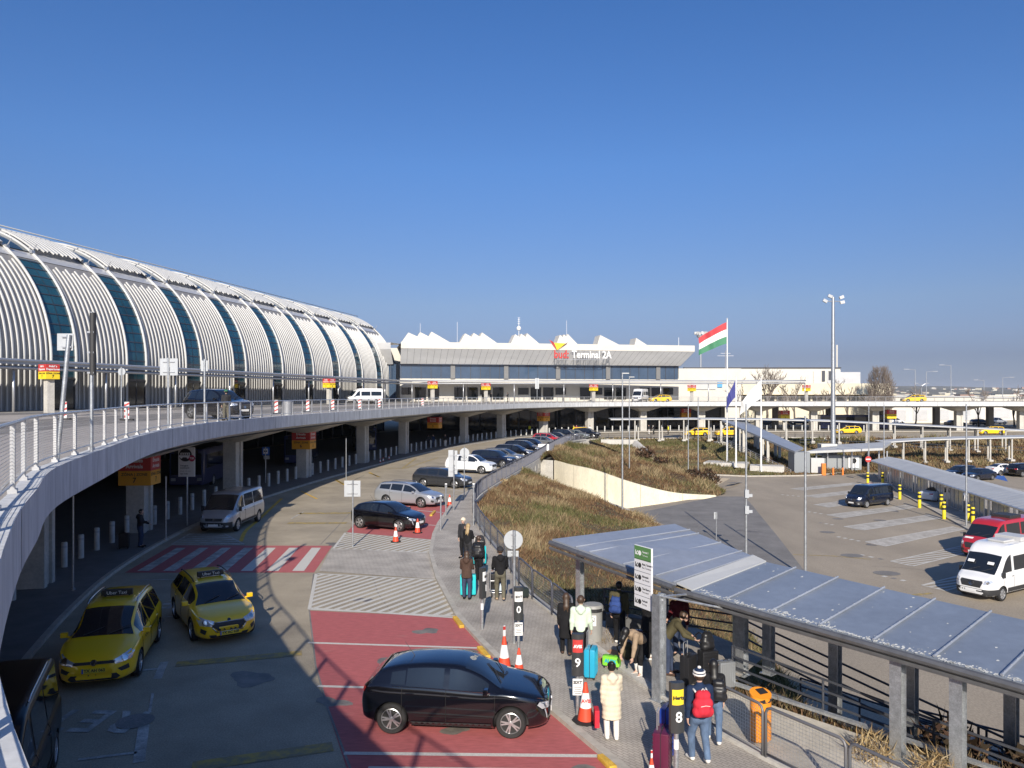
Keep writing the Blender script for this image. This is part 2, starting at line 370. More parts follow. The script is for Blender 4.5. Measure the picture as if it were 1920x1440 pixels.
# painted areas
red = PG([(580, 1145), (864, 1158), (907, 1205), (1034, 1328), (1114, 1395), (1185, 1453)]) + [Vector((6.0, 9.4, 0)), Vector((-.5, 9.4, 0))] + PG([(745, 1560), (650, 1440), (610, 1320), (592, 1250), (583, 1190)])
sheet('red_parking_bays', [p[:2] for p in red], .006, red_paint)
r2 = PG([(650, 998), (812, 1012), (817, 1003), (826, 984), (849, 949), (800, 945), (720, 950), (672, 975)])
sheet('red_parking_bays', [p[:2] for p in r2], .006, red_paint)
zb = PG([(322.4, 1022.7), (623, 1023.5), (589, 1073.7), (234, 1074)])
sheet('red_crossing', [p[:2] for p in zb], .006, red_paint)
mk = MB()                                    # 0 white, 1 worn white, 2 yellow, 3 worn yellow
r1 = lambda x, y: G(200 + x / 3.84, 780 + y / 3.84)
for k in range(7):
    q = [r1(220 + 186 * k, 1117), r1(305 + 186 * k, 1117), r1(570 + 162 * k, 950), r1(505 + 162 * k, 950)]
    mk.poly([(p.x, p.y, .011) for p in q], 0 if k > 3 else 1)
r3 = lambda x, y: G(520 + x / 3.2, 1060 + y / 3.2)
hq = PG([(593, 1076), (822, 1088), (862, 1156), (580, 1143)]); hatch(mk, hq, G(820, 1088) - G(664, 1143), .36, .17, .008, .12)
hq = PG([(625, 1029), (648, 999), (812, 1013), (811, 1037)]); hatch(mk, hq, Vector((2.4, 4.1, 0)), .36, .17, .008, .12)
hq = PG([(356, 1001), (322, 1021), (458, 1021), (421, 1001)]); hatch(mk, hq, Vector((1, -.15, 0)), .5, .18, .008, .1, 1)
for a, b in (((185, 466), (1260, 500)), ((240, 727), (600, 737)), ((400, 1130), (1930, 1147)), ((190, 258), (1100, 318))): line(mk, [r3(*a), r3(*b)], .13, .012)
line(mk, PG([(690, 1441), (1185, 1447)]), .13, .012)
r4 = lambda x, y: G(600 + x / 3.84, 780 + y / 3.84)
for a, b in (((700, 680), (890, 697)), ((560, 770), (845, 790)), ((830, 510), (1030, 545)), ((870, 560), (1010, 578)), ((1100, 460), (1230, 465)), ((1090, 420), (1270, 432)), ((1090, 490), (1170, 500))): line(mk, [r4(*a), r4(*b)], .12, .012)
for (x, y) in ((1050, 340), (1200, 500), (1480, 1360), (620, 700)):   # yellow wheel stops are raised: built below
    pass
for pts in ([(965, 905), (1000, 830), (1080, 760), (1200, 650), (1260, 595)],): line(mk, catmull([r1(*p)[:2] for p in pts], .5), .2, .01, 2)
for a, b in (((1400, 542), (1515, 598)), ((1645, 460), (1712, 497)), ((1890, 405), (1960, 440))): line(mk, [r1(*a), r1(*b)], .14, .01, 2)
for a, b in (((590, 380), (690, 305)), ((610, 378), (850, 300)), ((585, 380), (480, 375)), ((350, 410), (435, 440)), ((110, 455), (170, 490))): line(mk, [r4(*a), r4(*b)], .2, .01, 3)
line(mk, PG([(360, 1438), (624, 1400)]), .42, .01, 3); line(mk, PG([(330, 1246), (566, 1225)]), .42, .01, 3)
line(mk, PG([(560, 963), (660, 962)]), .5, .01, 3); line(mk, PG([(540, 981), (650, 981)]), .5, .01, 3)
r6 = lambda x, y: G(x / 3, 960 + y / 3)
for a, b, w_ in (((925, 845), (885, 940), .2), ((810, 1200), (780, 1410), .22), ((790, 892), (885, 884), .1), ((440, 1395), (770, 1355), .1), ((890, 592), (1000, 588), .1), ((740, 383), (1020, 380), .1), ((170, 745), (260, 660), .22), ((370, 570), (445, 510), .22), ((860, 1020), (840, 1130), .06)): line(mk, [r6(*a), r6(*b)], w_, .01, 1)
line(mk, [r1(1540, 925), r1(1660, 800), r1(1760, 690)], .04, .006, 4); line(mk, PG([(588, 1076), (580, 1145), (592, 1250), (615, 1330), (660, 1450)]), .05, .009, 4)
line(mk, [r1(1330, 740), r1(1420, 690)], .1, .01, 1)
ang = atan2(-2.55, 1.25)
Mt = Matrix.Translation(G(178, 1350) + Vector((0, 0, .011))) @ Matrix.Rotation(R(177), 4, 'Z') @ Matrix.Diagonal((.95, 1.25, 1, 1))
add_text(mk, 'RET', 1.25, Mt, 1, ext=0.0, bold=.02, spacing=1.15)
Mt = Matrix.Translation(G(322, 1132) + Vector((0, 0, .011))) @ Matrix.Rotation(R(177), 4, 'Z') @ Matrix.Diagonal((.95, 1.25, 1, 1))
add_text(mk, 'RET', 1.25, Mt, 1, ext=0.0, bold=.02, spacing=1.15)
mk.build('road_markings', [white_paint, worn_white, yellow_paint, worn_yellow, asphalt_dark])['kind'] = 'structure'
# car park bays
lm = MB(); r7 = lambda x, y: G(1440 + x / 4, 780 + y / 4, LOTZ)
bays = [[(170, 545), (260, 557), (715, 510), (640, 500)], [(275, 600), (365, 613), (905, 550), (820, 535)], [(345, 665), (455, 685), (1000, 612), (920, 592)], [(440, 742), (565, 765), (1120, 685), (1040, 668)], [(570, 830), (715, 857), (1310, 765), (1210, 742)], [(730, 945), (880, 978), (1480, 848), (1390, 830)], [(920, 1090), (1085, 1127), (1750, 962), (1640, 935)], [(1155, 1270), (1330, 1312), (2050, 1100), (1930, 1068)]]
for i, b in enumerate(bays):
    q = [r7(*p) for p in b]
    if i < 6:
        hatch(lm, q, q[2] - q[1], .22, .17, LOTZ + .008, 0, 0)
        for a, c in ((q[0], q[3]), (q[1], q[2]), (q[0], q[1])): line(lm, [a, c], .1, LOTZ + .012, 1)
    else:
        hatch(lm, q, (q[2] - q[1]) + 1.6 * (q[1] - q[0]), .42, .15, LOTZ + .008, .12, 1)
for a, b in (((520, 905), (715, 945)), ((690, 1040), (900, 1085)), ((860, 1200), (1140, 1262)), ((385, 800), (560, 830)), ((300, 718), (430, 738)), ((100, 590), (260, 605))):
    p0, p1 = r7(*a), r7(*b); n = int((p1 - p0).length / .5)
    for i in range(n):
        if random.random() < .8: line(lm, [p0.lerp(p1, i / n), p0.lerp(p1, (i + .45) / n)], .3, LOTZ + .008, 1 if random.random() < .6 else 3)
line(lm, [r7(190, 1040), r7(480, 1050), r7(770, 1075)], .16, LOTZ + .008, 2); line(lm, [r7(1060, 1345), r7(1230, 1330)], .25, LOTZ + .008, 2)
for (x, y), r_ in (((445, 872), .55), ((630, 1047), .7), ((890, 1180), .75), ((525, 772), .45), ((840, 783), .5)):
    c = r7(x, y); lm.poly([(c.x + r_ * cos(t * pi / 8), c.y + r_ * .8 * sin(t * pi / 8), LOTZ + .013) for t in range(16)], 3)
c = r6(760, 1178); lm.poly([(c.x + .4 * cos(t * pi / 8), c.y + .4 * sin(t * pi / 8), .013) for t in range(16)], 3)
lm.build('road_markings', [mat('faded_hatching', (.40, .375, .34), .85, var=.15, scale=1.5, col2=(.58, .56, .52), thr=(.35, .65), var2=(25, .2)), white_paint, worn_yellow, asphalt_dark])['kind'] = 'structure'
sh = PG([(1650, 895), (1700, 930), (1760, 962), (1830, 1000), (1960, 1080), (2100, 1080), (2000, 935), (1680, 878)], LOTZ)
sheet('shelter_pavement', [p[:2] for p in sh], LOTZ + .12, pavers)
lk = MB(); kp = PG([(1640, 890), (1650, 895), (1700, 930), (1760, 962), (1830, 1000), (1960, 1080)], LOTZ); ko = offset2(kp, -.2)
lk.grid([[(p.x, p.y, LOTZ) for p in ko], [(p.x, p.y, LOTZ + .125) for p in ko], [(p.x, p.y, LOTZ + .125) for p in kp]]); 
kp = PG([(1258, 888), (1330, 891), (1400, 894), (1500, 893), (1545, 891), (1640, 882)], LOTZ); ko = offset2(kp, .25)
lk.grid([[(p.x, p.y, LOTZ) for p in kp], [(p.x, p.y, LOTZ + .14) for p in kp], [(p.x, p.y, LOTZ + .14) for p in ko]][::-1])
lk.build('kerb', kerb_mat)['kind'] = 'structure'
sheet('disabled_bay', [p[:2] for p in PG([(1850, 893), (1890, 903), (1880, 888), (1858, 886)], LOTZ)], LOTZ + .006, mat('blue_paint', (.03, .12, .42), .8, var=.2, scale=2))
# yellow wheel stops
def wheel_stop(u0, v0, u1, v1, z=0, lab=''):
    a, b = G(u0, v0), G(u1, v1); mb = MB(); d = b - a
    mb.box((a + b) / 2 + Vector((0, 0, .05)), (d.length, .16, .1), atan2(d.y, d.x))
    tag(mb.build('wheel_stop', yellow_paint, bevel=.025), lab, 'wheel stop', 'yellow wheel stops of the rental bays')
wheel_stop(853, 1160, 866, 1178, lab='yellow wheel stop at the kerb end of the empty red bay')
wheel_stop(899, 1217, 915, 1236, lab='yellow wheel stop behind the bonnet of the large black hatchback')
wheel_stop(1126, 1422, 1150, 1446, lab='yellow wheel stop nearest the viewer beside the kerb')
wheel_stop(808, 968, 815, 960, lab='yellow wheel stop beside the black hatchback with cones')
# ---------------------------------------------------------------- grassy banks
def fbm(x, y, s, seed=0):
    r = np.zeros_like(x); rs = np.random.RandomState(seed)
    for k in range(5):
        for _ in range(3):
            a = rs.uniform(0, 2 * pi); p = rs.uniform(0, 2 * pi); f = s * 1.9 ** k * rs.uniform(.7, 1.3)
            r += np.sin((x * np.cos(a) + y * np.sin(a)) * f + p) / 1.7 ** k / 3
    return r
bank_soil = mat('dry_soil', (.16, .115, .06), .95, var=.4, scale=1.2, col2=(.14, .13, .05), thr=(.35, .65), var2=(12, .35), bump=.5, bscale=14)
blade_mat = attr_mat('dry_grass')
def bank(name, crest, toe, n, mtimes, blades, hmax, seed, green=.3, bulge=.3, label='dry grass'):
    A = resample(crest, n=n); B = resample(toe, n=n); rows = []
    for j in range(mtimes + 1):
        t = j / mtimes; row = []
        for i in range(n):
            p = A[i].lerp(B[i], t); p.z += bulge * sin(pi * t) * .8
            row.append(p)
        rows.append(row)
    ar = np.array([[tuple(p) for p in r] for r in rows])
    nz = fbm(ar[..., 0], ar[..., 1], .7, seed) * .16
    wgt = np.sin(np.linspace(0, pi, mtimes + 1))[:, None]; ar[..., 2] += nz * wgt
    mb = MB(); mb.grid([[tuple(p) for p in r] for r in ar[::-1]]); o = mb.build(name, bank_soil, smooth=True); o['kind'] = 'structure'
    rs = np.random.RandomState(seed + 5)
    s = rs.rand(blades) * (n - 1.001); t = rs.rand(blades) * (mtimes - .001); i = s.astype(int); j = t.astype(int); fs = (s - i)[:, None]; ft = (t - j)[:, None]
    p = ar[j, i] * (1 - fs) * (1 - ft) + ar[j, i + 1] * fs * (1 - ft) + ar[j + 1, i] * (1 - fs) * ft + ar[j + 1, i + 1] * fs * ft
    cl = fbm(p[:, 0], p[:, 1], .9, seed + 1); c2 = fbm(p[:, 0], p[:, 1], .35, seed + 2) + rs.randn(blades) * .25
    h = hmax * (.35 + .65 * rs.rand(blades)) * np.clip(.7 + .75 * cl, .22, 1.7)
    dist = np.sqrt(p[:, 0] ** 2 + p[:, 1] ** 2); wd = np.clip(dist * .00052, .012, .07) * (.7 + .8 * rs.rand(blades))
    a = rs.rand(blades) * 2 * pi; dx = np.stack([np.cos(a), np.sin(a), np.zeros(blades)], 1) * wd[:, None]
    le = rs.randn(blades, 3) * .55; le[:, 2] = 1; tip = p + le * h[:, None]; p[:, 2] -= .03
    mid = (p + tip) / 2 + rs.randn(blades, 3) * .02; mid[:, 2] += .04 * h
    vs = np.empty((blades, 3, 3)); vs[:, 0] = p - dx; vs[:, 1] = p + dx; vs[:, 2] = tip
    me = bpy.data.meshes.new(name + '_grass'); me.vertices.add(blades * 3); me.vertices.foreach_set('co', vs.ravel())
    me.loops.add(blades * 3); me.loops.foreach_set('vertex_index', np.arange(blades * 3)); me.polygons.add(blades); me.polygons.foreach_set('loop_start', np.arange(blades) * 3); me.polygons.foreach_set('loop_total', np.full(blades, 3))
    pal = np.array([(.20, .13, .07), (.135, .08, .045), (.29, .22, .125), (.105, .105, .042), (.075, .042, .03), (.165, .145, .07)])
    k = np.where(c2 > .75 - green, 3, np.where(c2 > .45 - green, 5, np.where(cl > .35, 2, np.where(cl < -.45, 4, np.where(rs.rand(blades) < .5, 0, 1)))))
    k = np.where(rs.rand(blades) < .16, rs.randint(0, 6, blades), k)
    c = pal[k] * (.75 + .5 * rs.rand(blades))[:, None]; c4 = np.ones((blades, 4)); c4[:, :3] = c
    at = me.attributes.new('col', 'FLOAT_COLOR', 'FACE'); at.data.foreach_set('color', c4.ravel()); me.materials.append(blade_mat); me.update(); me.validate()
    g = bpy.data.objects.new('dry_grass', me); COL.objects.link(g); tag(g, label, 'grass', kind='stuff')
    return ar
def at_z(pts, z): return [Vector((p[0], p[1], z)) for p in pts]
crestA = [Vector((p.x + .25, p.y, -.02)) for p in RB if 21.5 < p.y < 69.5]
nearwall = [Vector((2.3, 78, -1.55)), Vector((6.5, 72.3, -2.2)), Vector((10.2, 66.6, -2.9)), Vector((11.3, 60.3, -2.95))]
toeA = [Vector((9.3, 21, -3)), Vector((10.0, 30, -3)), Vector((10.6, 40, -3)), Vector((11.2, 50, -3)), Vector((11.35, 60.3, -2.97)), nearwall[2], nearwall[1], nearwall[0]]
bank('near_bank', crestA, toeA, 70, 14, 80000, .50, 3, -.02, .55, 'tall dry brown grass on the bank below the fence')
WALLTOP = [(4.6, 84.2, 0.0), (6.2, 81.5, -.25), (8.4, 79.3, -.55), (12, 77.1, -1.6), (16, 76.3, -2.5), (20.5, 77.2, -2.92)]
crestB = [Vector((p.x + .2, p.y, -.05)) for p in RB if 84 < p.y < 112]
toeB = [Vector(p) + Vector((.15, .35, -.1)) for p in WALLTOP] + [Vector((22.6, 81, -3)), Vector((22.4, 87.5, -3)), Vector((19.6, 96, -3))]
bank('far_bank', crestB, toeB, 50, 14, 42000, .7, 11, .1, .9, 'reddish brown dry grass on the hump behind the cream wall')
bank('heather_hollow', [Vector((7.9, 112.2, -.1)), Vector((13.2, 118.6, -.9)), Vector((18.0, 118, -1.3))], [Vector((19.4, 96.2, -3)), Vector((20.0, 98.4, -3)), Vector((20.6, 99.6, -3))], 24, 12, 12000, .5, 51, -.3, -.4, 'dark heather in the hollow beside the sloping wing wall')
crestC = [Vector((p.x, p.y - .3, -.02)) for p in RB if p.x > 12 and p.y > 119 and p.x < 52]
toeC = [Vector((20.6, 99.5, -3)), Vector((24, 98.2, -3)), Vector((28, 96.4, -3)), Vector((34, 96.3, -3)), Vector((39.5, 97.2, -3)), Vector((46, 100, -3))]
bank('grass_slope', crestC, toeC, 50, 14, 42000, .5, 21, .5, .2, 'green and brown rough grass on the slope behind the flagpoles')
crestD = [Vector((52, 127.5, -.02)), Vector((80, 129, -.02)), Vector((110, 130, -.02))]
toeD = [Vector((46, 101, -3)), Vector((56, 98, -3)), Vector((75, 94, -3)), Vector((100, 92, -3))]
bank('planted_slope', crestD, toeD, 50, 14, 42000, .8, 31, -.05, .1, 'brown winter planting on the slope around the zigzag ramps')
bank('side_slope', [Vector((-2.2, 84.5, -.3)), Vector((-2.1, 84.6, -.3))], [Vector((-2.0, 84.6, -.5)), Vector((-1.9, 84.7, -.5))], 2, 2, 3, .1, 2) if False else None
# ---------------------------------------------------------------- elevated road
def at(p, z): return Vector((p[0], p[1], z))
via = thing('elevated_road', 'long curved concrete elevated road on columns with a pale fascia', 'viaduct', (0, 0, 0))
slab = MB(); Ei = offset2(E, .35)
back = [(125, 175), (-30, 175), (-55, 40), (-50, -30), (3, -30)]
sheet('x', [tuple(p[:2]) for p in offset2(E, .3)] + back, DZ, deck_mat, mb=slab, build=False)
slab.build('deck_slab', [deck_mat], via)
und = MB(); sheet('x', [tuple(p[:2]) for p in offset2(E, .55)] + back, DZ - .95, concrete, mb=und, build=False); und.build('deck_soffit', mat('shade_tinted_concrete', (.36, .35, .33), .9, var=.15, scale=.6), via)  # darker copy of the concrete, underside shade put into its colour
fa = MB(); prof = [(.32, DZ + .005), (.32, DZ + .09), (.0, DZ + .09), (.0, DZ - .68), (.22, DZ - .72), (.9, DZ - .96)]
EE = resample(E, step=.8)
fa.grid([[at(p, z) for p in offset2(EE, o)] for o, z in prof])
jo = MB()
for i, p in enumerate(resample(E, step=2.6)):
    pass
fa.build('fascia', concrete_cool, via, smooth=R(30))
ins = offset2(E, 4.2)
def on_curve(u, curve):
    best = None
    for a, b in zip(curve, curve[1:]):
        if a.y < 15: continue
        fa_, fb = a.x - (u - 960) / FPX * a.y, b.x - (u - 960) / FPX * b.y
        if fa_ * fb <= 0:
            t = fa_ / (fa_ - fb + 1e-12); best = (a.lerp(b, t), (b - a).normalized())
            return best
    return best
cols = []
for u in (68, 262, 437, 570, 680, 757, 870, 940, 1019, 1105, 1205, 1315, 1422, 1525, 1640, 1797, 1915):
    q = on_curve(u, ins)
    if not q: continue
    p, d = q; rz = atan2(d.y, d.x); cols.append((u, p, rz)); W = 1.15 if p.y < 125 else 1.3
    m = MB()
    for s in (-1, 1): m.box((p.x + cos(rz) * s * W * .36, p.y + sin(rz) * s * W * .36, 2.05), (W * .28, W * .8, 4.1), rz)
    m.box((p.x, p.y, 2.05), (W * .5, W * .6, 4.1), rz)
    c = m.build('column', concrete, via, bevel=.03)
    k = MB(); d2 = Vector((cos(rz), sin(rz), 0)); n2 = Vector((-sin(rz), cos(rz), 0))
    lo = [p + d2 * a * W * .62 + n2 * b * W * .55 + Vector((0, 0, 3.95)) for a, b in ((-1, -1), (1, -1), (1, 1), (-1, 1))]
    hi = [p + d2 * a * 2.4 + n2 * b + Vector((0, 0, 4.74)) for a, b in ((-1, -3.2), (1, -3.2), (1, 3), (-1, 3))]
    k.add([tuple(q) for q in lo + hi], [(3, 2, 1, 0), (4, 5, 6, 7), (0, 1, 5, 4), (1, 2, 6, 5), (2, 3, 7, 6), (3, 0, 4, 7)]); k.build('capital', concrete, c)
# second, inner row of columns on the right where light shows through below the road
for i in range(7):
    m = MB(); p = Vector((45 + 11.5 * i, 165, 0)); m.box((p.x, p.y, 2.35), (1.1, 1.1, 4.7)); m.build('column', mat('shade_tinted_concrete', (.3, .3, .3)), via, bevel=.03)  # inner columns share the concrete with shade in its colour
# joints of the fascia
fq = [q for q in E if 4 < q.y and q.x < 100]
for p, q in zip(resample(fq, step=6.0)[:-1], resample(fq, step=6.0)[1:]):
    d = (q - p).normalized(); n_ = Vector((d.y, -d.x, 0)) * .004; jo.add([p + n_ - d * .018 + Vector((0, 0, DZ + .08)), p + n_ + d * .018 + Vector((0, 0, DZ + .08)), p + n_ + d * .018 + Vector((0, 0, DZ - .68)), p + n_ - d * .018 + Vector((0, 0, DZ - .68))], [(0, 1, 2, 3), (3, 2, 1, 0)])
jo.build('fascia_joint', mat('joint_dark', (.16, .16, .16), .9), via)
# upper road surface: lighter concrete strip by the rail, kerb of the departures pavement
F0 = Vector((-40.9, 70, 0)); FD = Vector((.196, .9806, 0)); FN = Vector((-.9806, .196, 0))       # hall frontage: origin, along, inward
def FP(s, w_, z): return Vector((F0.x + FD.x * s + FN.x * w_, F0.y + FD.y * s + FN.y * w_, z))
up = MB(); rs_ = [FP(s, -6.3, DZ + .15) for s in (-80, 0, 60, 84)] + [Vector((-11, 148.5, DZ + .15)), Vector((37, 157.5, DZ + .15)), Vector((125, 159, DZ + .15))]
rb_ = [FP(s, 0, DZ + .15) for s in (-80, 0, 60, 84)] + [Vector((-22, 152, DZ + .15)), Vector((37, 164, DZ + .15)), Vector((125, 165, DZ + .15))]
up.grid([[Vector((p.x, p.y, DZ + .004)) for p in rs_], rs_, rb_][::1]); o = up.build('departures_pavement', mat('upper_pavers', (.34, .32, .29), .85, var=.15, scale=1)); o['kind'] = 'structure'
um = MB()
for off, w_ in ((.55, .06), (7.2, .12), (10.6, .12)):
    line(um, [p for p in offset2(E, off) if p.y > 3], w_, DZ + .006, 0)
inner = [p for p in offset2(E, 9) if p.y > 12]
um.build('road_markings', [worn_white])['kind'] = 'structure'
dk = MB(); line(dk, [p for p in offset2(E, 9.3) if p.y > 2], 7.5, DZ + .003, 0); dk.build('upper_carriageway', mat('upper_asphalt', (.21, .195, .18), .85, var=.18, scale=.4, var2=(20, .12)))['kind'] = 'structure'
# railings of the elevated road
def deck_railing(pts, label, step):
    root = thing('railing', label, 'railing', (0, 0, 0)); q = resample(pts, step=step); tp = MB(); cb = MB()
    z0 = DZ + .09; zt = DZ + 1.09
    tp.path([at(p, zt) for p in resample(pts, step=.8)], .033, 8); tp.path([at(p, z0 + .13) for p in resample(pts, step=.8)], .018, 6)
    tp.build('handrail', rail_steel, root, smooth=True)
    for i, p in enumerate(q):
        a = q[max(i - 1, 0)]; b = q[min(i + 1, len(q) - 1)]; d = (b - a).normalized(); m = MB()
        for s in (-.055, .055): m.box(p + d * s + Vector((0, 0, z0 + .5)), (.016, .06, .98), atan2(d.y, d.x))
        m.box(p + Vector((0, 0, z0 + .03)), (.18, .12, .06), atan2(d.y, d.x)); m.build('post', rail_steel, root)
    qq = resample(pts, step=2.0)
    for k in range(16): cb.path([at(p, z0 + .16 + k * .05) for p in qq], .005, 3)
    cb.build('infill_wires', rail_steel, root)
    return root
Rl = offset2(E, .27); 
ya = [p for p in Rl if p.y < 90 and p.y > -2.5]; yb = [p for p in Rl if p.y >= 89.4]
deck_railing(ya, 'silver railing along the near curved edge of the elevated road', 1.9)
deck_railing(yb, 'silver railing along the far straight edge of the elevated road', 1.9)
# ---------------------------------------------------------------- barrel-vaulted hall
hall = thing('terminal_hall', 'long barrel vaulted hall with white ribs and blue glass strips', 'building', (0, 0, 0))
BAY = 9.82; RAD = 13.0; SP = 10.4                                # bay length, vault radius, spring height
def arc(a): return (RAD - RAD * cos(a), SP + RAD * sin(a))       # (inward, height) at vault angle a
def prof_pts(off=0.0, z0=DZ + .15, a1=R(100), n=26):
    out = [(-off, z0), (-off, (z0 + SP) / 2), (-off, SP)]
    for i in range(1, n + 1):
        a = a1 * i / n; out.append((RAD - (RAD + off) * cos(a), SP + (RAD + off) * sin(a)))
    return out
S0, S1 = -3 * BAY, 88.3
sh_ = MB(); pp = prof_pts(0); sh_.grid([[FP(s, w_, z) for w_, z in pp] for s in (S0, S1)][::-1])
endp = [FP(S1, w_, z) for w_, z in prof_pts(0, a1=R(180), n=40)] ; sh_.poly(endp[::-1])
bk = prof_pts(0, a1=R(180), n=40); sh_.grid([[FP(s, w_, z) for w_, z in bk[27:]] + [FP(s, 2 * RAD, DZ)] for s in (S0, S1)][::-1])
sh_.build('shell', grey_clad, hall, smooth=R(40))
GUT = (R(46), R(50.5))
def seg(off, a0, a1, n):      # part of the vault profile between two angles (negative = wall below the spring)
    out = []
    for i in range(n + 1):
        a = a0 + (a1 - a0) * i / n; out.append((RAD - (RAD + off) * cos(a), SP + (RAD + off) * sin(a)) if a >= 0 else (-off, SP + a * RAD))
    return out
AB = -(SP - DZ - .15) / RAD
for k in range(-3, 9):
    s0 = k * BAY - .0; g0, g1 = s0 - 1.4, s0 + 1.4; r0, r1 = g1 + .22, s0 + BAY - 1.4 - .22
    if k == 8: r1 = S1 - .3
    # glazing strip with transoms
    g = MB(); gp = seg(.06, AB + .20, GUT[0] - .02, 30); g.grid([[FP(s, w_, z) for w_, z in gp] for s in (g0, g1)][::-1], 0)
    for i in range(0, 13):
        a = AB + .22 + (GUT[0] - .04 - AB - .22) * i / 12; (w0, z0), (w1, z1) = seg(.10, a, a + .008, 1); (w2, z2), (w3, z3) = seg(.02, a, a + .008, 1)
        vs = [FP(s, w_, z) for s in (g0, g1) for w_, z in ((w2, z2), (w0, z0), (w1, z1), (w3, z3))]
        g.add(vs, [(0, 1, 5, 4), (1, 2, 6, 5), (2, 3, 7, 6)], 1)
    for s in (g0 + (g1 - g0) * .5,):
        pq = seg(.085, AB + .20, GUT[0] - .02, 20); g.grid([[FP(s + d, w_, z) for w_, z in pq] for d in (-.03, .03)][::-1], 1)
    g.build('glass_strip', [glass_blue, dark_steel], hall, smooth=R(40))
    dr = MB(); w_ = -.08
    dr.quad(FP(g0 + .1, w_, DZ + .16), FP(g0 + .1, w_, DZ + 2.9), FP(g1 - .1, w_, DZ + 2.9), FP(g1 - .1, w_, DZ + .16), 0)
    for s in (g0 + .1, s0, g1 - .1): dr.tube(FP(s, -.1, DZ + .16), FP(s, -.1, DZ + 2.95), .05, 4, m=1)
    dr.tube(FP(g0, -.12, DZ + 2.95), FP(g1, -.12, DZ + 2.95), .09, 4, m=1); dr.build('entrance_door', [glass_dark, dark_steel], hall)
    # white ribs in front of the grey panel
    rb = MB(); n = 11
    for i in range(n):
        s = r0 + (r1 - r0) * (i + .5) / n; hw = .09; rows = []
        A_ = seg(.02, AB, GUT[0] - .045 - (.03 if i % 2 else 0), 26); B_ = seg(.13, AB, GUT[0] - .045 - (.03 if i % 2 else 0), 26)
        rb.grid([[FP(s - hw, w_, z) for w_, z in A_], [FP(s - hw * .7, w_, z) for w_, z in B_], [FP(s + hw * .7, w_, z) for w_, z in B_], [FP(s + hw, w_, z) for w_, z in A_]][::-1])
    rb.build('cladding_ribs', white_metal, hall, smooth=R(50))
    eb = MB()
    for s, r_ in ((r0 - .13, .13), (r1 + .13, .13)):
        eb.path([FP(s, w_, z) for w_, z in seg(.14, AB, R(98), 44)], r_, 8)
    eb.build('edge_tube', white_metal, hall, smooth=True)
    gt = MB(); g2 = seg(.05, GUT[0], GUT[1], 3); gt.grid([[FP(s, w_, z) for w_, z in g2] for s in (s0 - 1.15, s0 + BAY - 1.15)][::-1]); gt.build('gutter_band', panel_grey, hall)
    # upper louvred roof, standing a little proud of the vault, and the skylight between
    lv = MB()
    for i in range(n):
        s = r0 + (r1 - r0) * (i + .5) / n
        A_ = seg(.30, GUT[1] + .02 + .012 * (i % 2), R(97), 12); B_ = seg(.48, GUT[1] + .02 + .012 * (i % 2), R(97), 12)
        lv.grid([[FP(s - .14, w_, z) for w_, z in A_], [FP(s - .14, w_, z) for w_, z in B_], [FP(s + .14, w_, z) for w_, z in B_], [FP(s + .14, w_, z) for w_, z in A_]][::-1])
    for i in range(5):
        a = GUT[1] + .05 + (R(95) - GUT[1]) * i / 4; w_, z = seg(.28, a, a, 1)[0]; lv.tube(FP(r0, w_, z), FP(r1, w_, z), .06, 4)
    lv.build('roof_louvre', white_metal, hall)
    sk = MB(); sp = seg(.08, GUT[1] + .02, R(97), 14); sk.grid([[FP(s, w_, z) for w_, z in sp] for s in (g0, g1)][::-1]); sk.build('skylight', glass_roof, hall, smooth=True)
    br = MB()
    for s in (r0 - .2, r1 + .2):
        (w0, z0), (w1, z1) = seg(.25, GUT[1], GUT[1] + .03, 1); br.tube(FP(s, w0, z0), FP(s, w0 - .5, z0 + .7), .05, 5); br.box(FP(s, w0, z0), (.35, .3, .3), atan2(FD.y, FD.x))
    br.build('roof_bracket', steel, hall)
for a, r_ in ((R(70), .07), (R(90), .1)):
    m = MB(); m.tube(FP(S0, *seg(.75, a, a, 1)[0]), FP(S1, *seg(.75, a, a, 1)[0]), r_, 6); m.build('roof_rail', white_metal, hall, smooth=True)
# arrivals level frontage below the deck (dark in shade)
af = MB()
for s in np.arange(-80, 84, 4.0):
    af.quad(FP(s, 1, 0), FP(s, 1, 4.8), FP(s + 3.8, 1, 4.8), FP(s + 3.8, 1, 0), 0); af.box(FP(s + 3.9, .95, 2.4), (.2, .2, 4.8), 0, 1)
af.build('arrivals_frontage', [glass_dark, dark_steel], hall)
# canopy in front of the hall and on along the next terminal
can = thing('departures_canopy', 'thin grey canopy running along the kerb of the departures road', 'canopy', (0, 0, 0))
cl = [FP(s, -5, 9.55) for s in (-80, -40, 0, 40, 78)] + [Vector((-16, 147.5, 9.6)), Vector((10, 152, 9.7)), Vector((37, 156, 9.75)), Vector((60, 157, 9.8))]
cl = resample(cl, step=4.0); co_ = offset2(cl, 4.2)
cr = MB(); cr.grid([[p + Vector((0, 0, 0)) for p in cl], [p + Vector((0, 0, .22)) for p in cl], [p + Vector((0, 0, .5)) for p in co_], [p + Vector((0, 0, .3)) for p in co_]][::-1]); cr.build('roof', roof_light, can)
tb = MB(); tb.path([p + Vector((0, 0, .3)) for p in cl], .12, 8); tb.path([p + Vector((0, 0, -.25)) for p in offset2(cl, .35)], .15, 8); tb.build('edge_beam', steel, can, smooth=True)
for i, p in enumerate(resample(offset2(cl, .5), step=9.8)):
    m = MB(); m.tube(p + Vector((0, 0, -.2)), (p.x, p.y, DZ + .1), .1, 8); m.build('post', steel, can, smooth=True)
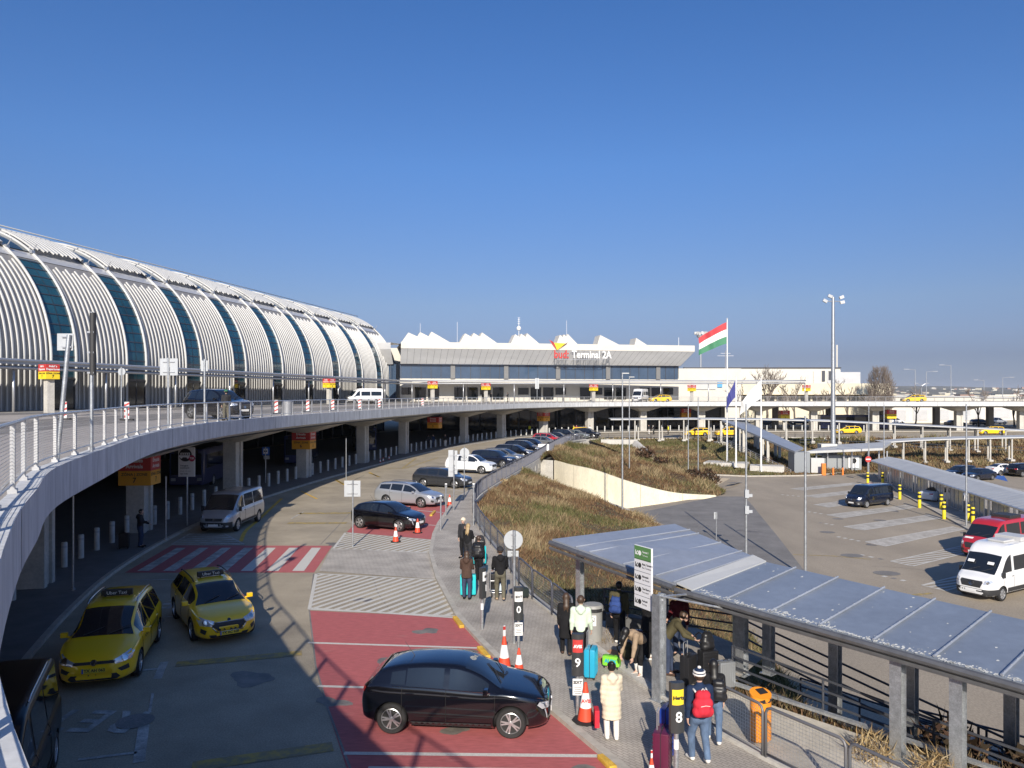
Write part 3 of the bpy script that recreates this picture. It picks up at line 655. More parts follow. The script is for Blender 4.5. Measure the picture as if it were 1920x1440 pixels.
# ---------------------------------------------------------------- terminal building with sawtooth roof
TA = Vector((-22.8, 151, 0)); TB = Vector((37.2, 163, 0)); TL = (TB - TA).length; TD = (TB - TA).normalized(); TN = Vector((TD.y, -TD.x, 0))   # TN towards the viewer
def TP(s, d, z): return Vector((TA.x + TD.x * s + TN.x * d, TA.y + TD.y * s + TN.y * d, z))
S_ = .8
t2 = thing('terminal_building', 'white terminal with overhanging metal parapet and sawtooth roof behind the elevated road', 'building', (0, 0, 0))
b = MB()
b.quad(TP(S_, 0, DZ), TP(TL - 2, 0, DZ), TP(TL - 2, 0, 10.3), TP(S_, 0, 10.3)); b.quad(TP(TL - 2, 0, 0), TP(TL - 2, -40, 0), TP(TL - 2, -40, 16.8), TP(TL - 2, 0, 16.8))
b.quad(TP(S_, 3.4, 17.2), TP(TL, 3.4, 17.2), TP(TL, -40, 17.2), TP(S_, -40, 17.2)); b.quad(TP(S_, 0.02, 10.25), TP(TL - 2, .02, 10.25), TP(TL - 2, .02, 10.6), TP(S_, .02, 10.6))
b.build('wall', white_wall, t2)
pr = MB(); n = 46
for i in range(n):
    s0, s1 = S_ + (TL - 2 - S_) * i / n, S_ + (TL - 2 - S_) * (i + .97) / n
    e0 = (TL - S_) / (TL - 2 - S_)
    u0, u1 = S_ + (s0 - S_) * e0, S_ + (s1 - S_) * e0
    pr.quad(TP(s0, 1.0, 13.25), TP(s1, 1.0, 13.25), TP(u1, 3.5, 16.1), TP(u0, 3.5, 16.1), 0)
pr.quad(TP(S_, 3.42, 16.1), TP(TL, 3.42, 16.1), TP(TL - 2, .9, 13.2), TP(S_, .9, 13.2), 2)
pr.quad(TP(S_, .9, 13.23), TP(TL - 2, .9, 13.23), TP(TL - 2, 0, 13.23), TP(S_, 0, 13.23), 0)
pr.poly([TP(TL - 2, 1.0, 13.25), TP(TL, 3.5, 16.1), TP(TL, 3.5, 17.35), TP(TL, -8, 17.35), TP(TL - 2, -8, 13.25)], 0)
pr.build('parapet', [panel_grey, white_wall, dark_steel], t2)
pb = MB(); pb.box(TP((TL + S_) / 2, 3.45, 16.75), (TL - S_, .18, 1.25), atan2(TD.y, TD.x)); pb.build('roof_band', white_wall, t2)
gw = MB(); gw.quad(TP(S_, .05, 10.4), TP(TL - 2.2, .05, 10.4), TP(TL - 2.2, .05, 13.2), TP(S_, .05, 13.2), 0); gw.build('window_band', [mat('blue_grey_glass', (.05, .08, .13), .05, spec=.8, var=.2, scale=.2)], t2)
for i in range(31): ml = MB(); ml.box(TP(-1 + i * (TL - 2) / 30, .1, 11.8), (.09, .12, 2.8), atan2(TD.y, TD.x)); ml.build('mullion', dark_steel, t2)
for s in (11.2, 22, 32.8, 43.5, 54.5): ml = MB(); ml.box(TP(s, .2, 11.8), (.9, .3, 2.8), atan2(TD.y, TD.x)); ml.build('window_pier', mat('dark_pier', (.16, .16, .16)), t2)
lw = MB()
for i, s in enumerate(np.arange(1, TL - 4, 2.6)):
    if i % 5 == 3: continue
    lw = MB(); lw.box(TP(s + 1.2, .06, DZ + (1.75 if i % 3 else 2.2)), (2.2, .06, 2.5 if i % 3 else 1.4), atan2(TD.y, TD.x), 0); ew = lw.build('entrance_window', [glass_dark], t2)
    lw = MB(); lw.box(TP(s + 1.2, .12, DZ + 3.05), (2.4, .1, .1), atan2(TD.y, TD.x)); lw.build('window_frame', steel, ew)
af = MB()
for s in np.arange(S_, TL + 4, 4.0): af.quad(TP(s, 0, 0), TP(s + 3.8, 0, 0), TP(s + 3.8, 0, 4.8), TP(s, 0, 4.8), 0); af.box(TP(s + 3.9, .05, 2.4), (.2, .2, 4.8), 0, 1)
af.build('arrivals_frontage', [glass_dark, dark_steel], t2)
UX = lambda u: (u - 745) / (1290 - 745) * TL * (.985)
for u0, u1, tri in ((753, 853, 3), (858, 941, 3), (953, 1022, 3), (1040, 1097, 3), (1120, 1166, 1), (1194, 1222, 1)):
    wd = UX(u1) - UX(u0)
    for i in range(tri):
        m = MB(); s = UX(u0) + i * wd * .225; ww = wd * (.56 if tri == 3 else 1.0); h = 2.3 + .3 * i if tri == 3 else (2.4 if u0 < 1190 else 1.9); pk = .26 if tri == 3 else .14
        d0, d1 = -1 - 2.2 * i, -4.5 - 2.2 * i; zb_ = 17.2
        p = [(s, zb_), (s + ww * pk, zb_ + h), (s + ww * (pk + .012), zb_ + h), (s + ww, zb_ + .35), (s + ww, zb_)]
        vs = [TP(a, d0, z) for a, z in p] + [TP(a, d1, z) for a, z in p]; k = len(p)
        m.add(vs, [tuple(range(k - 1, -1, -1)), tuple(range(k, 2 * k))] + [(j, (j + 1) % k, k + (j + 1) % k, k + j) for j in range(k)]); m.build('sawtooth_rooflight', white_wall, t2)
rf = MB()
for s, h in ((5, 3.2), (12.5, 3.6), (35.5, 4.3)): rf.tube(TP(s, -3, 17.2), TP(s, -3, 17.2 + h + 1.2), .03, 5)
rf.tube(TP(25.5, -4, 17.2), TP(25.5, -4, 23.2), .06, 5); rf.lathe([(.01, -.5), (.35, -.35), (.5, 0), (.35, .35), (.01, .5)], TP(25.5, -4, 21.0), 12)
for k in range(4): rf.tube(TP(25.5, -4, 22 + k * .4) + TD * -.3, TP(25.5, -4, 22 + k * .4) + TD * .3, .03, 4)
rf.box(TP(35.5, -3, 17.9), (1.3, .6, .9)); rf.tube(TP(TL - 2, 0, 17), TP(TL - 2, 0, 19.3), .05, 4); rf.build('roof_antennas', white_pole, t2)
lk_ = MB(); lk_.box((-37, 172, 11.4), (30, 18, 11.4)); lk_.build('link_block', white_wall, t2)
lk_ = MB(); lk_.grid([[(-52, 162.5, 13.2), (-23.4, 151.4, 13.2)], [(-52, 160.5, 16.1), (-23.6, 149.6, 16.1)], [(-52, 160.5, 17.35), (-23.6, 149.6, 17.35)], [(-52, 168, 17.35), (-21.5, 156, 17.35)]][::-1]); lk_.build('side_parapet', panel_grey, t2)
lk_ = MB(); lk_.quad((-52, 163, DZ), (-22.9, 151.8, DZ), (-22.9, 151.8, 13.2), (-52, 163, 13.2)); lk_.build('side_wall', MATS['blue_grey_glass'], t2)
# roof sign
sg = thing('terminal_sign', 'raised red and white roof letters with a red and yellow winged logo', 'sign', (0, 0, 0))
su = UX(1031)
Mx = lambda s, z: frame(TP(s, 3.75, z), TD, (0, 0, 1))
m = MB(); add_text(m, 'bud:', 2.3, Mx(su - .6, 15.2) @ Matrix.Diagonal((.78, 1, 1, 1)), 0, ext=.06, align='LEFT', bold=.05); m.build('red_letters', [red_sign], sg)
m = MB(); add_text(m, 'Terminal 2A', 2.1, Mx(su + 3.1, 15.2) @ Matrix.Diagonal((.78, 1, 1, 1)), 0, ext=.06, align='LEFT', bold=.03); m.build('white_letters', [white_print], sg)
m = MB(); f_ = lambda pts: [TP(su - 1.6 + a, 3.78, 16.1 + b) for a, b in pts]
m.poly(f_([(0, 2.0), (.9, 1.6), (1.6, 0)])); m.poly(f_([(.3, 1.9), (.9, 1.62), (1.1, .9)]), 0)
m.build('logo_red_wing', [red_sign], sg)
m = MB(); m.poly(f_([(1.65, 0), (1.05, 1.45), (3.4, 1.35)])); m.build('logo_yellow_wing', [yellow_sign], sg)
m = MB(); m.poly(f_([(1.75, -.05), (3.5, 1.4), (4.1, 1.65)])); m.build('logo_dark_wing', [mat('maroon_sign', (.12, .02, .02))], sg)
m = MB()
for i in range(8): m.tube(TP(su + i * 1.35, 3.3, 14.3), TP(su + i * 1.35, 3.8, 14.3), .04, 4)
m.tube(TP(su, 3.7, 14.25), TP(su + 10, 3.7, 14.25), .05, 4); m.build('sign_frame', steel, sg)
# ---------------------------------------------------------------- hangar and low block on the right
def block(name, label, x0, x1, y, z1, m, depth=30, z0=0, cat='building'):
    t = thing(name, label, cat, ((x0 + x1) / 2, y, z0)); w_ = x1 - x0; k = MB(); k.box((0, depth / 2, (z1 - z0) / 2), (w_, depth, z1 - z0)); k.build('wall', m, t); return t, w_, z1 - z0
h1, w1, hh = block('hangar', 'long white corrugated hangar with a grey panel and sign boards', 52, 99, 232, 15.2, white_wall)
k = MB()
for i in range(40): k.box((-w1 / 2 + i * w1 / 39, -.05, hh / 2 + 1), (.12, .1, hh - 3)); 
k.build('wall_seams', mat('white_wall_seam', (.62, .60, .55)), h1)  # seam strips a little paler than the wall
k = MB(); k.box((0, .2, hh + .1), (w1 + .4, 1, .35)); k.build('roof_edge', dark_steel, h1)
k = MB(); k.box((24.5, -.12, hh - 3.8), (10, .2, 5.2)); k.build('grey_panel', panel_grey, h1)
k = MB(); k.box((17, -.13, hh - 3.6), (3.2, .2, 5.4)); k.tube((w1 / 2 - 1, 0, hh), (w1 / 2 - 1, 0, hh + 7), .25, 5); k.box((w1 / 2 - 3, -.3, hh - 2.2), (1.2, .4, 2.6), m=1); k.box((w1 / 2 - 5.2, -.3, hh - 2.4), (.9, .4, 3.2), m=1); k.build('wall_fittings', [white_wall, dark_steel], h1)
h3, w3, hh3 = block('side_building', 'small white wing beside the terminal with sign boards', 39.5, 56, 188, 13.6, white_wall, 20)
k = MB(); k.box((-1, -.15, 9.6), (6, .2, 2.2)); k.box((3, -.2, 9.8), (1.2, .2, 1.6), m=1); k.tube((5, 2, hh3), (5, 2, hh3 + 4.5), .12, 5, m=2); k.tube((3, 2, hh3 + 3.2), (7, 2, hh3 + 3.2), .08, 4, m=2); k.tube((3.8, 2, hh3 + 3.8), (6.2, 2, hh3 + 3.8), .08, 4, m=2); k.build('sign_boards', [white_metal, mat('light_blue', (.1, .35, .7)), steel], h3)
h2, w2, hh2 = block('low_building', 'low cream block with a row of dark windows below the hangar', 40, 101, 205, 10.2, cream_wall, 20)
for i in range(18): k = MB(); k.box((-w2 / 2 + 3 + i * 3.2, -.04, 6.0), (2.6, .12, 1.8)); k.build('window', glass_dark, h2)
k = MB(); k.box((0, -1.2, 7.3), (w2, 2.6, .25)); k.build('eave', cream_wall, h2)
for (x0, x1, y, z1, lb) in ((96, 118, 196, 6.6, 'white van depot shed behind the elevated road at the far right'), (118, 150, 215, 6.2, 'pale flat roofed shed at the right edge beyond the elevated road')):
    t, w_, h_ = block('shed', lb, x0, x1, y, z1, white_wall, 14)
    for i in range(4): k = MB(); k.box((-w_ / 2 + 2.5 + i * w_ / 4, -.06, 2.0), (w_ / 6, .15, 2.6)); k.build('shed_door', panel_grey, t)
    k = MB(); k.box((0, 7, h_ + .1), (w_ + .6, 14.6, .3)); k.build('roof', roof_light, t)
# distant town and hills
hl = MB(); rows = []
xs = np.linspace(-4500, 7500, 160)
for d, hm in ((2600, 0), (3600, 22), (4600, 60), (6000, 105), (7500, 90)):
    rows.append([(x, d + 200 * sin(x * .002), -.3 + hm * (.75 + .25 * sin(x * .0012 + d) + .1 * sin(x * .004))) for x in xs])
hl.grid(rows[::-1]); hl.build('hills', mat('far_hill', (.12, .115, .085), .95, var=.4, scale=.004), smooth=True)['kind'] = 'structure'
tw = MB(); rs = np.random.RandomState(4)
for i in range(420):
    d = rs.uniform(900, 4300); x = rs.uniform(.3, .9) * d; hz = np.interp(d, [0, 2600, 3600, 4600], [0, 0, 19, 52]); tw.box((x, d, hz + 3), (rs.uniform(8, 30), 14, rs.uniform(5, 9) + hz * .05), rs.uniform(0, 3), int(rs.randint(0, 3)))
tag(tw.build('distant_town', [white_wall, cream_wall, mat('far_roof', (.3, .2, .16))]), 'scattered pale houses of a distant town below the hills', 'town', kind='stuff')
# ---------------------------------------------------------------- retaining walls, portals
def wall_strip(mb, top, z_lo, th, m=0):
    top = [Vector(p) for p in top]; bk_ = offset2(top, th); zl = z_lo if callable(z_lo) else (lambda p: z_lo)
    mb.grid([[at(p, zl(p)) for p in top], top, bk_, [at(p, zl(p)) for p in bk_]], m)
    for a, b in ((top[0], bk_[0]), (top[-1], bk_[-1])): mb.quad(at(a, zl(a)), a, b, at(b, zl(b)), m)
cw = MB(); wt = resample(catmull(WALLTOP, .5), step=.6); wall_strip(cw, wt, -5.2, .3)
o = cw.build('retaining_wall', cream, smooth=R(40)); tag(o, 'tall curved cream concrete retaining wall beside the sunken ramp', 'wall')
cp = MB(); wall_strip(cp, [p + Vector((0, 0, .16)) for p in resample(catmull([tuple(p) for p in nearwall], .5), step=.7)], -5.0, -.3)
tag(cp.build('wing_wall', concrete, smooth=R(40)), 'low concrete wing wall along the near side of the sunken ramp', 'wall')
eg = MB(); pts = [at(p, .17) for p in RB if 4 < p.y < 77.5]; wall_strip(eg, [p + Vector((.1, 0, 0)) for p in pts], -3.4, .22); o = eg.build('edge_wall', concrete); tag(o, 'concrete edge wall carrying the fence above the near grass bank', 'wall')
eg = MB(); pts = [at(p, .13) for p in RB if p.y > 84.6 and p.x < 60]; wall_strip(eg, pts, -1.4, .25); o = eg.build('edge_wall', concrete); tag(o, 'concrete kerb wall along the crest of the far grass slopes', 'wall')
po = thing('underpass_bridge', 'pale concrete bridge beam over the dark underpass mouth', 'bridge', (0, 0, 0))
gb = MB(); pts = [at(p, .12) for p in RB if 69 < p.y < 85.6]; pts = [p + Vector((.12, 0, 0)) for p in pts]; wall_strip(gb, pts, -1.25, .5); gb.build('bridge_beam', concrete, po)
gb = MB()
bp = resample(pts, step=2.6)
for p, q in zip(bp[1:-1], bp[2:]):
    d = (q - p).normalized(); c = p + d * 1.0; gb.box((c.x + d.y * .02, c.y - d.x * .02, -.55), (.8 if random.random() < .6 else .3, .06, .5), atan2(d.y, d.x))
gb.build('recess_shade_block', mat('recess_shade_concrete', (.40, .39, .36), .9), po)  # raised blocks, recess shade put into their darker colour
gb = MB(); gb.poly([(1.7, 77.8, .0), (1.7, 77.8, -5.2), (-9, 84, -5.2), (-9, 84, 0)]); gb.poly([(4.5, 84.3, 0), (4.5, 84.3, -5.2), (-5, 92, -5.2), (-5, 92, 0)]); gb.build('side_wall', concrete, po)
p2 = thing('footpath_bridge', 'second concrete beam and sloping wing wall in the far grass slope', 'bridge', (0, 0, 0))
gb = MB(); gb.box((16.6, 119.2, -.4), (5.6, .6, 1.3), R(-6)); gb.build('bridge_beam', concrete, p2, bevel=.03)
gb = MB(); tp_ = [Vector((18.9, 118.5, .1)), Vector((19.6, 111, -1.1)), Vector((20.3, 104, -2.2)), Vector((20.8, 99.6, -2.85))]
gb.grid([[p + Vector((-1.3, -.6, -1.5)) for p in tp_], tp_, [p + Vector((.5, .1, 0)) for p in tp_], [p + Vector((.5, .1, -1.5)) for p in tp_]][::-1]); gb.build('wing_wall', concrete, p2, smooth=R(30))
gb = MB(); gb.quad((13.6, 119.4, -1), (18.8, 118.9, -1), (18.0, 117.0, -3), (13.8, 117.4, -3)); gb.build('opening_shade_sheet', black_plastic, p2)  # black sheet standing in for the shade inside the opening
pl = MB(); pl.box((28.9, 103.5, -2.45), (5.6, 3.4, 1.2), R(-24)); pl.box((33.2, 100.2, -2.5), (4.2, 2.6, 1.0), R(-18)); 
tag(pl.build('flagpole_plinth', concrete, bevel=.05), 'pale concrete plinth at the foot of the flagpoles', 'plinth')
# ---------------------------------------------------------------- fences
def mesh_fence(name, label, pts, cell, z0, frame_m, h=1.05, step=1.95, r=.03, both=True):
    root = thing(name, label, 'fence', (0, 0, 0)); q = resample(pts, step=step)
    for a, b in zip(q, q[1:]):
        d = (b - a).normalized(); L = (b - a).length - .08; a2 = a + d * .04 + Vector((0, 0, z0)); m = MB(); cr_ = .12
        loop = [(0, 0), (0, h - cr_), (cr_ * .3, h - cr_ * .3), (cr_, h), (L - cr_, h), (L - cr_ * .3, h - cr_ * .3), (L, h - cr_), (L, 0)]
        m.path([a2 + d * x + Vector((0, 0, z)) for x, z in loop], r, 6); m.tube(a2 + d * 0 + Vector((0, 0, .14)), a2 + d * L + Vector((0, 0, .14)), r * .7, 5)
        fr = m.build('panel_frame', frame_m, root, smooth=True); k = MB()
        for i in range(1, int((h - .18) / cell) + 1): k.tube(a2 + Vector((0, 0, .14 + i * cell)), a2 + d * L + Vector((0, 0, .14 + i * cell)), .0035, 3, cap=False)
        if both:
            for i in range(1, int(L / cell)): k.tube(a2 + d * (i * cell) + Vector((0, 0, .14)), a2 + d * (i * cell) + Vector((0, 0, h)), .0035, 3, cap=False)
        k.build('wire_mesh', galv, fr)
    return root
mesh_fence('mesh_fence', 'blue grey tube fence with wire mesh beside the upper pavement and grass bank', [p for p in offset2(RB, .12) if 22.6 < p.y < 46.5], .085, .1, fence_blue)
mesh_fence('mesh_fence', 'grey tube fence with square wire mesh in front of the orange bin', [p for p in offset2(RB, .1) if 8 < p.y < 17.3][::-1], .07, .1, mat('fence_grey', (.17, .17, .18), .5, metal=.3))
bf = thing('bar_fence', 'long dark bar railing along the parking row above the underpass', 'fence', (0, 0, 0))
bp = [at(p, .1) for p in RB if 46 < p.y < 122]; m = MB()
m.path([p + Vector((0, 0, 1.15)) for p in resample(bp, step=1)], .04, 6); m.path([p + Vector((0, 0, .15)) for p in resample(bp, step=1)], .03, 4); m.build('rails', fence_blue, bf, smooth=True)
m = MB()
for p in resample(bp, step=.22): m.tube(p + Vector((0, 0, .12)), p + Vector((0, 0, 1.15)), .02, 4, cap=False)
m.build('bars', fence_blue, bf)
for p in resample(bp, step=2.1):
    m = MB(); m.box(p + Vector((0, 0, .6)), (.09, .09, 1.2)); m.build('post', fence_blue, bf)
m = MB(); m.path([p + Vector((0, 0, .0)) for p in resample(bp, step=1)], .16, 4); m.build('plinth', concrete, bf)
cf = thing('crest_fence', 'low dark hoop railing along the crest of the far slope', 'fence', (0, 0, 0))
for a, b in zip(*(lambda q: (q, q[1:]))(resample([at(p, .1) for p in RB if p.y > 119 and p.x < 60], step=2.4))):
    m = MB(); d = (b - a).normalized(); m.path([a, a + Vector((0, 0, .9)), b - d * .15 + Vector((0, 0, .9)), b - d * .15], .03, 5); m.tube(a + Vector((0, 0, .45)), b - d * .15 + Vector((0, 0, .45)), .02, 4); m.build('hoop', dark_steel, cf)
# ---------------------------------------------------------------- near walkway canopy
CD = Vector((.66, -.751, -.041)); CN = Vector((.751, .66, .0825)); Q0 = Vector((5.7, 16.96, 2.4))
def CP(s, w_, dz=0.0): return Q0 + CD * s + CN * w_ + Vector((0, 0, dz))
nc = thing('walkway_canopy', 'blue grey metal canopy with seams over the ramp in the foreground', 'canopy', (0, 0, 0))
A1 = Vector((1.19, 22.8, 2.92)); A2 = CP(-2.55, 0, .06); A3 = CP(-2.35, 3.15, .08); A4 = Vector((5.27, 24.9, 3.02))
def plate(mb, q, th, m=0):
    q = [Vector(p) for p in q]; lo = [p - Vector((0, 0, th)) for p in q]; mb.add(q + lo, [(0, 1, 2, 3), (7, 6, 5, 4)] + [(i, 4 + i, 4 + (i + 1) % 4, (i + 1) % 4) for i in range(4)], m)
m = MB(); plate(m, [A1, A2, A3, A4], .05); m.build('landing_roof', roof_blue, nc)
m = MB(); plate(m, [A2 + Vector((.02, -.03, .03)), CP(-2.05, 0, .03), CP(-1.95, 3.15, .03), A3 + Vector((.02, -.03, .03))], .04); m.build('fold_flashing', roof_light, nc)
m = MB(); plate(m, [CP(-2.1, 0), CP(12, 0), CP(12, 3.15), CP(-2.0, 3.15)], .05); m.build('ramp_roof', mat('blue_grey_sheet_dark', (.25, .285, .34), .42, metal=.3, var=.10, scale=.7, var2=(5, .05), bump=.04, bscale=6), nc)
for i in range(13):
    m = MB(); s = 1.12 * i - 1.12; m.path([CP(s, .0, .03), CP(s, 1.5, .03), CP(s, 3.16, .03)], .028, 5)
    for k in range(9): m.box(CP(s, .15 + k * .36, .055), (.03, .03, .012))
    m.build('seam', roof_blue, nc)
for t in (.22, .34, .62, .86, .985):
    m = MB(); a = A1.lerp(A2, t); b = A4.lerp(A3, min(1, t * 1.02)); m.path([a + Vector((0, 0, .02)), b + Vector((0, 0, .02))], .022, 5); m.build('seam', roof_blue, nc)
m = MB(); g_ = [CP(-2.5, -.07, -.08), CP(12, -.07, -.08)]
m.tube(*g_, .075, 8); m.add([tuple(p) for p in (CP(-2.5, -.02, -.04), CP(12, -.02, -.04), CP(12, .12, -.30), CP(-2.5, .12, -.30))], [(0, 1, 2, 3)]); m.tube(CP(-2.5, -.02, -.24), CP(12, -.02, -.24), .05, 6)
a, b = A1 + Vector((-.06, -.04, -.1)), A2 + Vector((-.06, -.04, -.1)); m.tube(a, b, .075, 8); m.tube(a - Vector((0, 0, .16)), b - Vector((0, 0, .16)), .05, 6)
m.build('gutter', mat('gutter_zinc', (.16, .16, .165), .4, metal=.5, var=.2, scale=4), nc, smooth=R(40))
m = MB()
for w_ in (.3, 1.5, 2.9): m.tube(CP(-2.4, w_, -.16), CP(12, w_, -.16), .07, 4)
for s in np.arange(-2, 12, 1.12): m.tube(CP(s, .1, -.12), CP(s, 3.1, -.12), .05, 4)
m.tube(A1.lerp(A4, .1) - Vector((0, 0, .14)), A2.lerp(A3, .1) - Vector((0, 0, .14)), .08, 4); m.tube(A1.lerp(A4, .85) - Vector((0, 0, .14)), A2.lerp(A3, .85) - Vector((0, 0, .14)), .08, 4)
for t in (.05, .3, .55, .8): m.tube(A1.lerp(A2, t) - Vector((0, 0, .1)), A4.lerp(A3, t) - Vector((0, 0, .1)), .05, 4)
m.build('roof_beams', dark_steel, nc)
def hcol(p, zb, zt, rz, w_=.22, d_=.24, nm='column'):
    m = MB(); c = (zb + zt) / 2; h = zt - zb
    for s in (-1, 1): m.box((p[0] + cos(rz) * s * (d_ / 2), p[1] + sin(rz) * s * (d_ / 2), c), (.02, w_, h), rz)
    m.box((p[0], p[1], c), (d_ - .02, .02, h), rz); m.box((p[0], p[1], zb + .01), (w_ + .12, w_ + .12, .02), rz); m.build(nm, galv, nc)
rzc = atan2(CD.y, CD.x) + pi / 2
hcol((3.42, 17.9), .1, 2.56, rzc)
m = MB(); m.tube((3.42, 17.9, 2.5), CP(-2.1, .5, -.2), .03, 6); m.tube((3.42, 17.9, 2.52), CP(-1.2, -.02, -.2), .025, 6); m.build('bracket', galv, nc)
for s, w_ in ((2.62, .22), (3.7, .22), (6.6, .25), (9.4, .25)): p = CP(s, w_); hcol(p, 0.02, p.z - .2, rzc)
for s, w_ in ((-1.9, 1.9), (-1.5, 2.5), (.2, 2.6), (1.95, 2.6), (3.9, 2.6), (5.2, 2.6), (7.4, 2.6), (9.5, 2.6)): p = CP(s, w_); hcol(p, -1.2 if s > 0 else .05, p.z - .25, rzc)
for t, k in ((.12, .12), (.95, .85), (.1, .85)): p = A1.lerp(A2, t).lerp(A4.lerp(A3, t), k); hcol(p, 0.05, p.z - .2, rzc, .16, .18)
lc = MB(); rs = np.random.RandomState(9)       # pale lichen along the lower edge of the sheets
for i in range(900):
    s = rs.uniform(-2, 10); e = (sin(s * 2.6) + sin(s * 5.9 + 1)) * .5; w_ = abs(rs.randn()) * (.05 + .10 * max(0, e + .35)); r_ = rs.uniform(.006, .028)
    if rs.rand() < .06: w_ = rs.uniform(0, 3)
    c = CP(s, min(w_, 3.05), .003); q = [c + (CD * (cos(t) * r_ * rs.uniform(.6, 1.3)) + CN * (sin(t) * r_ * 1.8 * rs.uniform(.6, 1.3))) for t in np.arange(0, 6.2, 1.05)]; lc.poly(q)
lc.build('lichen', lichen, nc)['kind'] = 'stuff'
# paths and planting below it
RS = [p for p in RB if 5 < p.y < 18.3]
sheet('ramp_path', [tuple((p - Vector((.06, 0, 0)))[:2]) for p in RS] + [tuple(CP(s, .75)[:2]) for s in (-2.2, 4, 13)], .03, mat('path_concrete', (.50, .46, .39), .85, var=.14, scale=1.2, var2=(14, .1)))
sheet('landing', [(1.75, 23.0), (2.7, 24.2), (5.6, 23.4), (6.9, 20.9), (5.4, 18.9), (3.6, 17.6), (3.2, 18.3), (2.3, 20.6)], .105, pavers_small)
tb_ = MB(); 
for u, v in ((1150, 1226), (1192, 1219), (1140, 1238)):
    c = G(u, v, .11); tb_.box(c, (.55, .55, .008), R(-48))
tb_.build('tactile_paving', mat('tactile_orange', (.45, .25, .12), .8, var=.15, scale=6))['kind'] = 'structure'
bank('planted_bank', [CP(s, .8).xy.to_3d() for s in (-2.4, 4, 13)], [Vector((CP(s, 5.2).x, CP(s, 5.2).y, -2.9)) for s in (-2.4, 4, 13)], 30, 8, 15000, .5, 41, -.2, .15, 'dark scrubby planting under the near canopy')
hr = thing('ramp_railing', 'dark four bar railings of the zigzag ramp below the near canopy', 'railing', (0, 0, 0))
def bar_rail(p0, p1, n=4, hgt=1.0, root=hr, m_=dark_steel, r=.028, np_=None):
    p0 = Vector(p0); p1 = Vector(p1); L = (p1 - p0).length
    m = MB()
    for k in range(n): m.tube(p0 + Vector((0, 0, hgt * (k + 1) / n)), p1 + Vector((0, 0, hgt * (k + 1) / n)), r, 5)
    m.build('rails', m_, root)
    for k in range((np_ or int(L / 1.6)) + 1):
        q = p0.lerp(p1, k / (np_ or int(L / 1.6))); m = MB(); m.tube(q, q + Vector((0, 0, hgt + .01)), r, 6); m.build('post', m_, root)
a = CP(-1.6, 1.0); bar_rail((a.x, a.y, .05), (CP(3, 1.0).x, CP(3, 1.0).y, -.3)); bar_rail((CP(3, 1.0).x, CP(3, 1.0).y, -.3), (CP(12, 1.0).x, CP(12, 1.0).y, -.9))
bar_rail((CP(-1.6, 2.9).x, CP(-1.6, 2.9).y, .0), (CP(8, 2.9).x, CP(8, 2.9).y, -1.8)); bar_rail((CP(1, 4.6).x, CP(1, 4.6).y, -1.6), (CP(12, 4.6).x, CP(12, 4.6).y, -1.2)); bar_rail((CP(-2.5, 6).x, CP(-2.5, 6).y, -2.2), (CP(8, 6).x, CP(8, 6).y, -2.6))
bar_rail((2.9, 24.2, .1), (6.4, 22.2, .1)); bar_rail((6.4, 22.2, .1), (6.8, 20.8, .1), np_=1)
m = MB(); m.tube(CP(-2, .78, -2.3), CP(12, .78, -2.3 + .5), .06, 6); m.build('kerb_rail', galv, hr)
bl = MB(); bl.box((3.6, 23.3, .3), (1.5, .4, .42), R(-30)); tag(bl.build('stone_bench', mat('dark_stone', (.12, .12, .12), .8, var=.2, scale=4), bevel=.03), 'low dark stone bench against the landing railing behind the grey bin', 'bench')
# ---------------------------------------------------------------- car park shelter
st = thing('bus_shelter', 'long shelter with ribbed light grey roof and glass walls beside the car park', 'shelter', (0, 0, 0))
sa = Vector((44.6, 92.5, LOTZ)); sb = Vector((36.4, 52, LOTZ)); sd_ = (sb - sa).normalized(); sn = Vector((-sd_.y, sd_.x, 0)); SL = (sb - sa).length
def SP_(s, d, z): return sa + sd_ * s + sn * d + Vector((0, 0, z))
m = MB(); ns = 92; e = []
for i in range(ns + 1):
    s = -1.2 + (SL + 1.2) * i / ns; dz = .03 * (i % 2); e.append([SP_(s, -1.1, 2.2 + dz), SP_(s, .9, 2.66 + dz), SP_(s, 2.9, 2.3 + dz)])
m.grid(e); m.build('roof', roof_light, st)
m = MB(); m.tube(SP_(-1.2, -1.1, 2.13), SP_(SL, -1.1, 2.13), .09, 5); m.tube(SP_(-1.2, 2.9, 2.2), SP_(SL, 2.9, 2.2), .08, 5); m.build('eave_beam', steel, st)
i = 0; s = 0.3
while s < SL - 2:
    for d in (-.5, 2.5):
        m = MB(); m.box(SP_(s, d, 1.1), (.14, .14, 2.2)); m.build('post', steel, st)
    for d in (-.5,):
        m = MB(); L = 3.0
        m.quad(SP_(s + .7, d, .15), SP_(s + .7 + L, d, .15), SP_(s + .7 + L, d, 1.95), SP_(s + .7, d, 1.95), 0)
        for k in range(4): m.tube(SP_(s + .7 + L * k / 3, d, .0), SP_(s + .7 + L * k / 3, d, 2.1), .05, 4, m=1)
        for z in (.15, 1.95): m.tube(SP_(s + .7, d, z), SP_(s + .7 + L, d, z), .05, 4, m=1)
        m.build('glass_wall', [mat('grey_screen_glass', (.30, .32, .33), .15, spec=.6), steel], st)
    s += 4.6
sp2 = thing('ticket_canopy', 'flat grey canopy and screen walls by the car park entrance', 'canopy', (0, 0, 0))
m = MB(); plate(m, [P(1512, 846, 100), P(1655, 840, 99), P(1672, 828, 106), P(1560, 834, 108)], .3); m.build('roof', roof_light, sp2)
for u in (1524, 1545, 1575, 1590, 1620, 1640, 1655):
    m = MB(); p = G(u, 884, LOTZ); m.box((p.x, 101, -1.6), (.18, .18, 2.8)); m.build('post', steel, sp2)
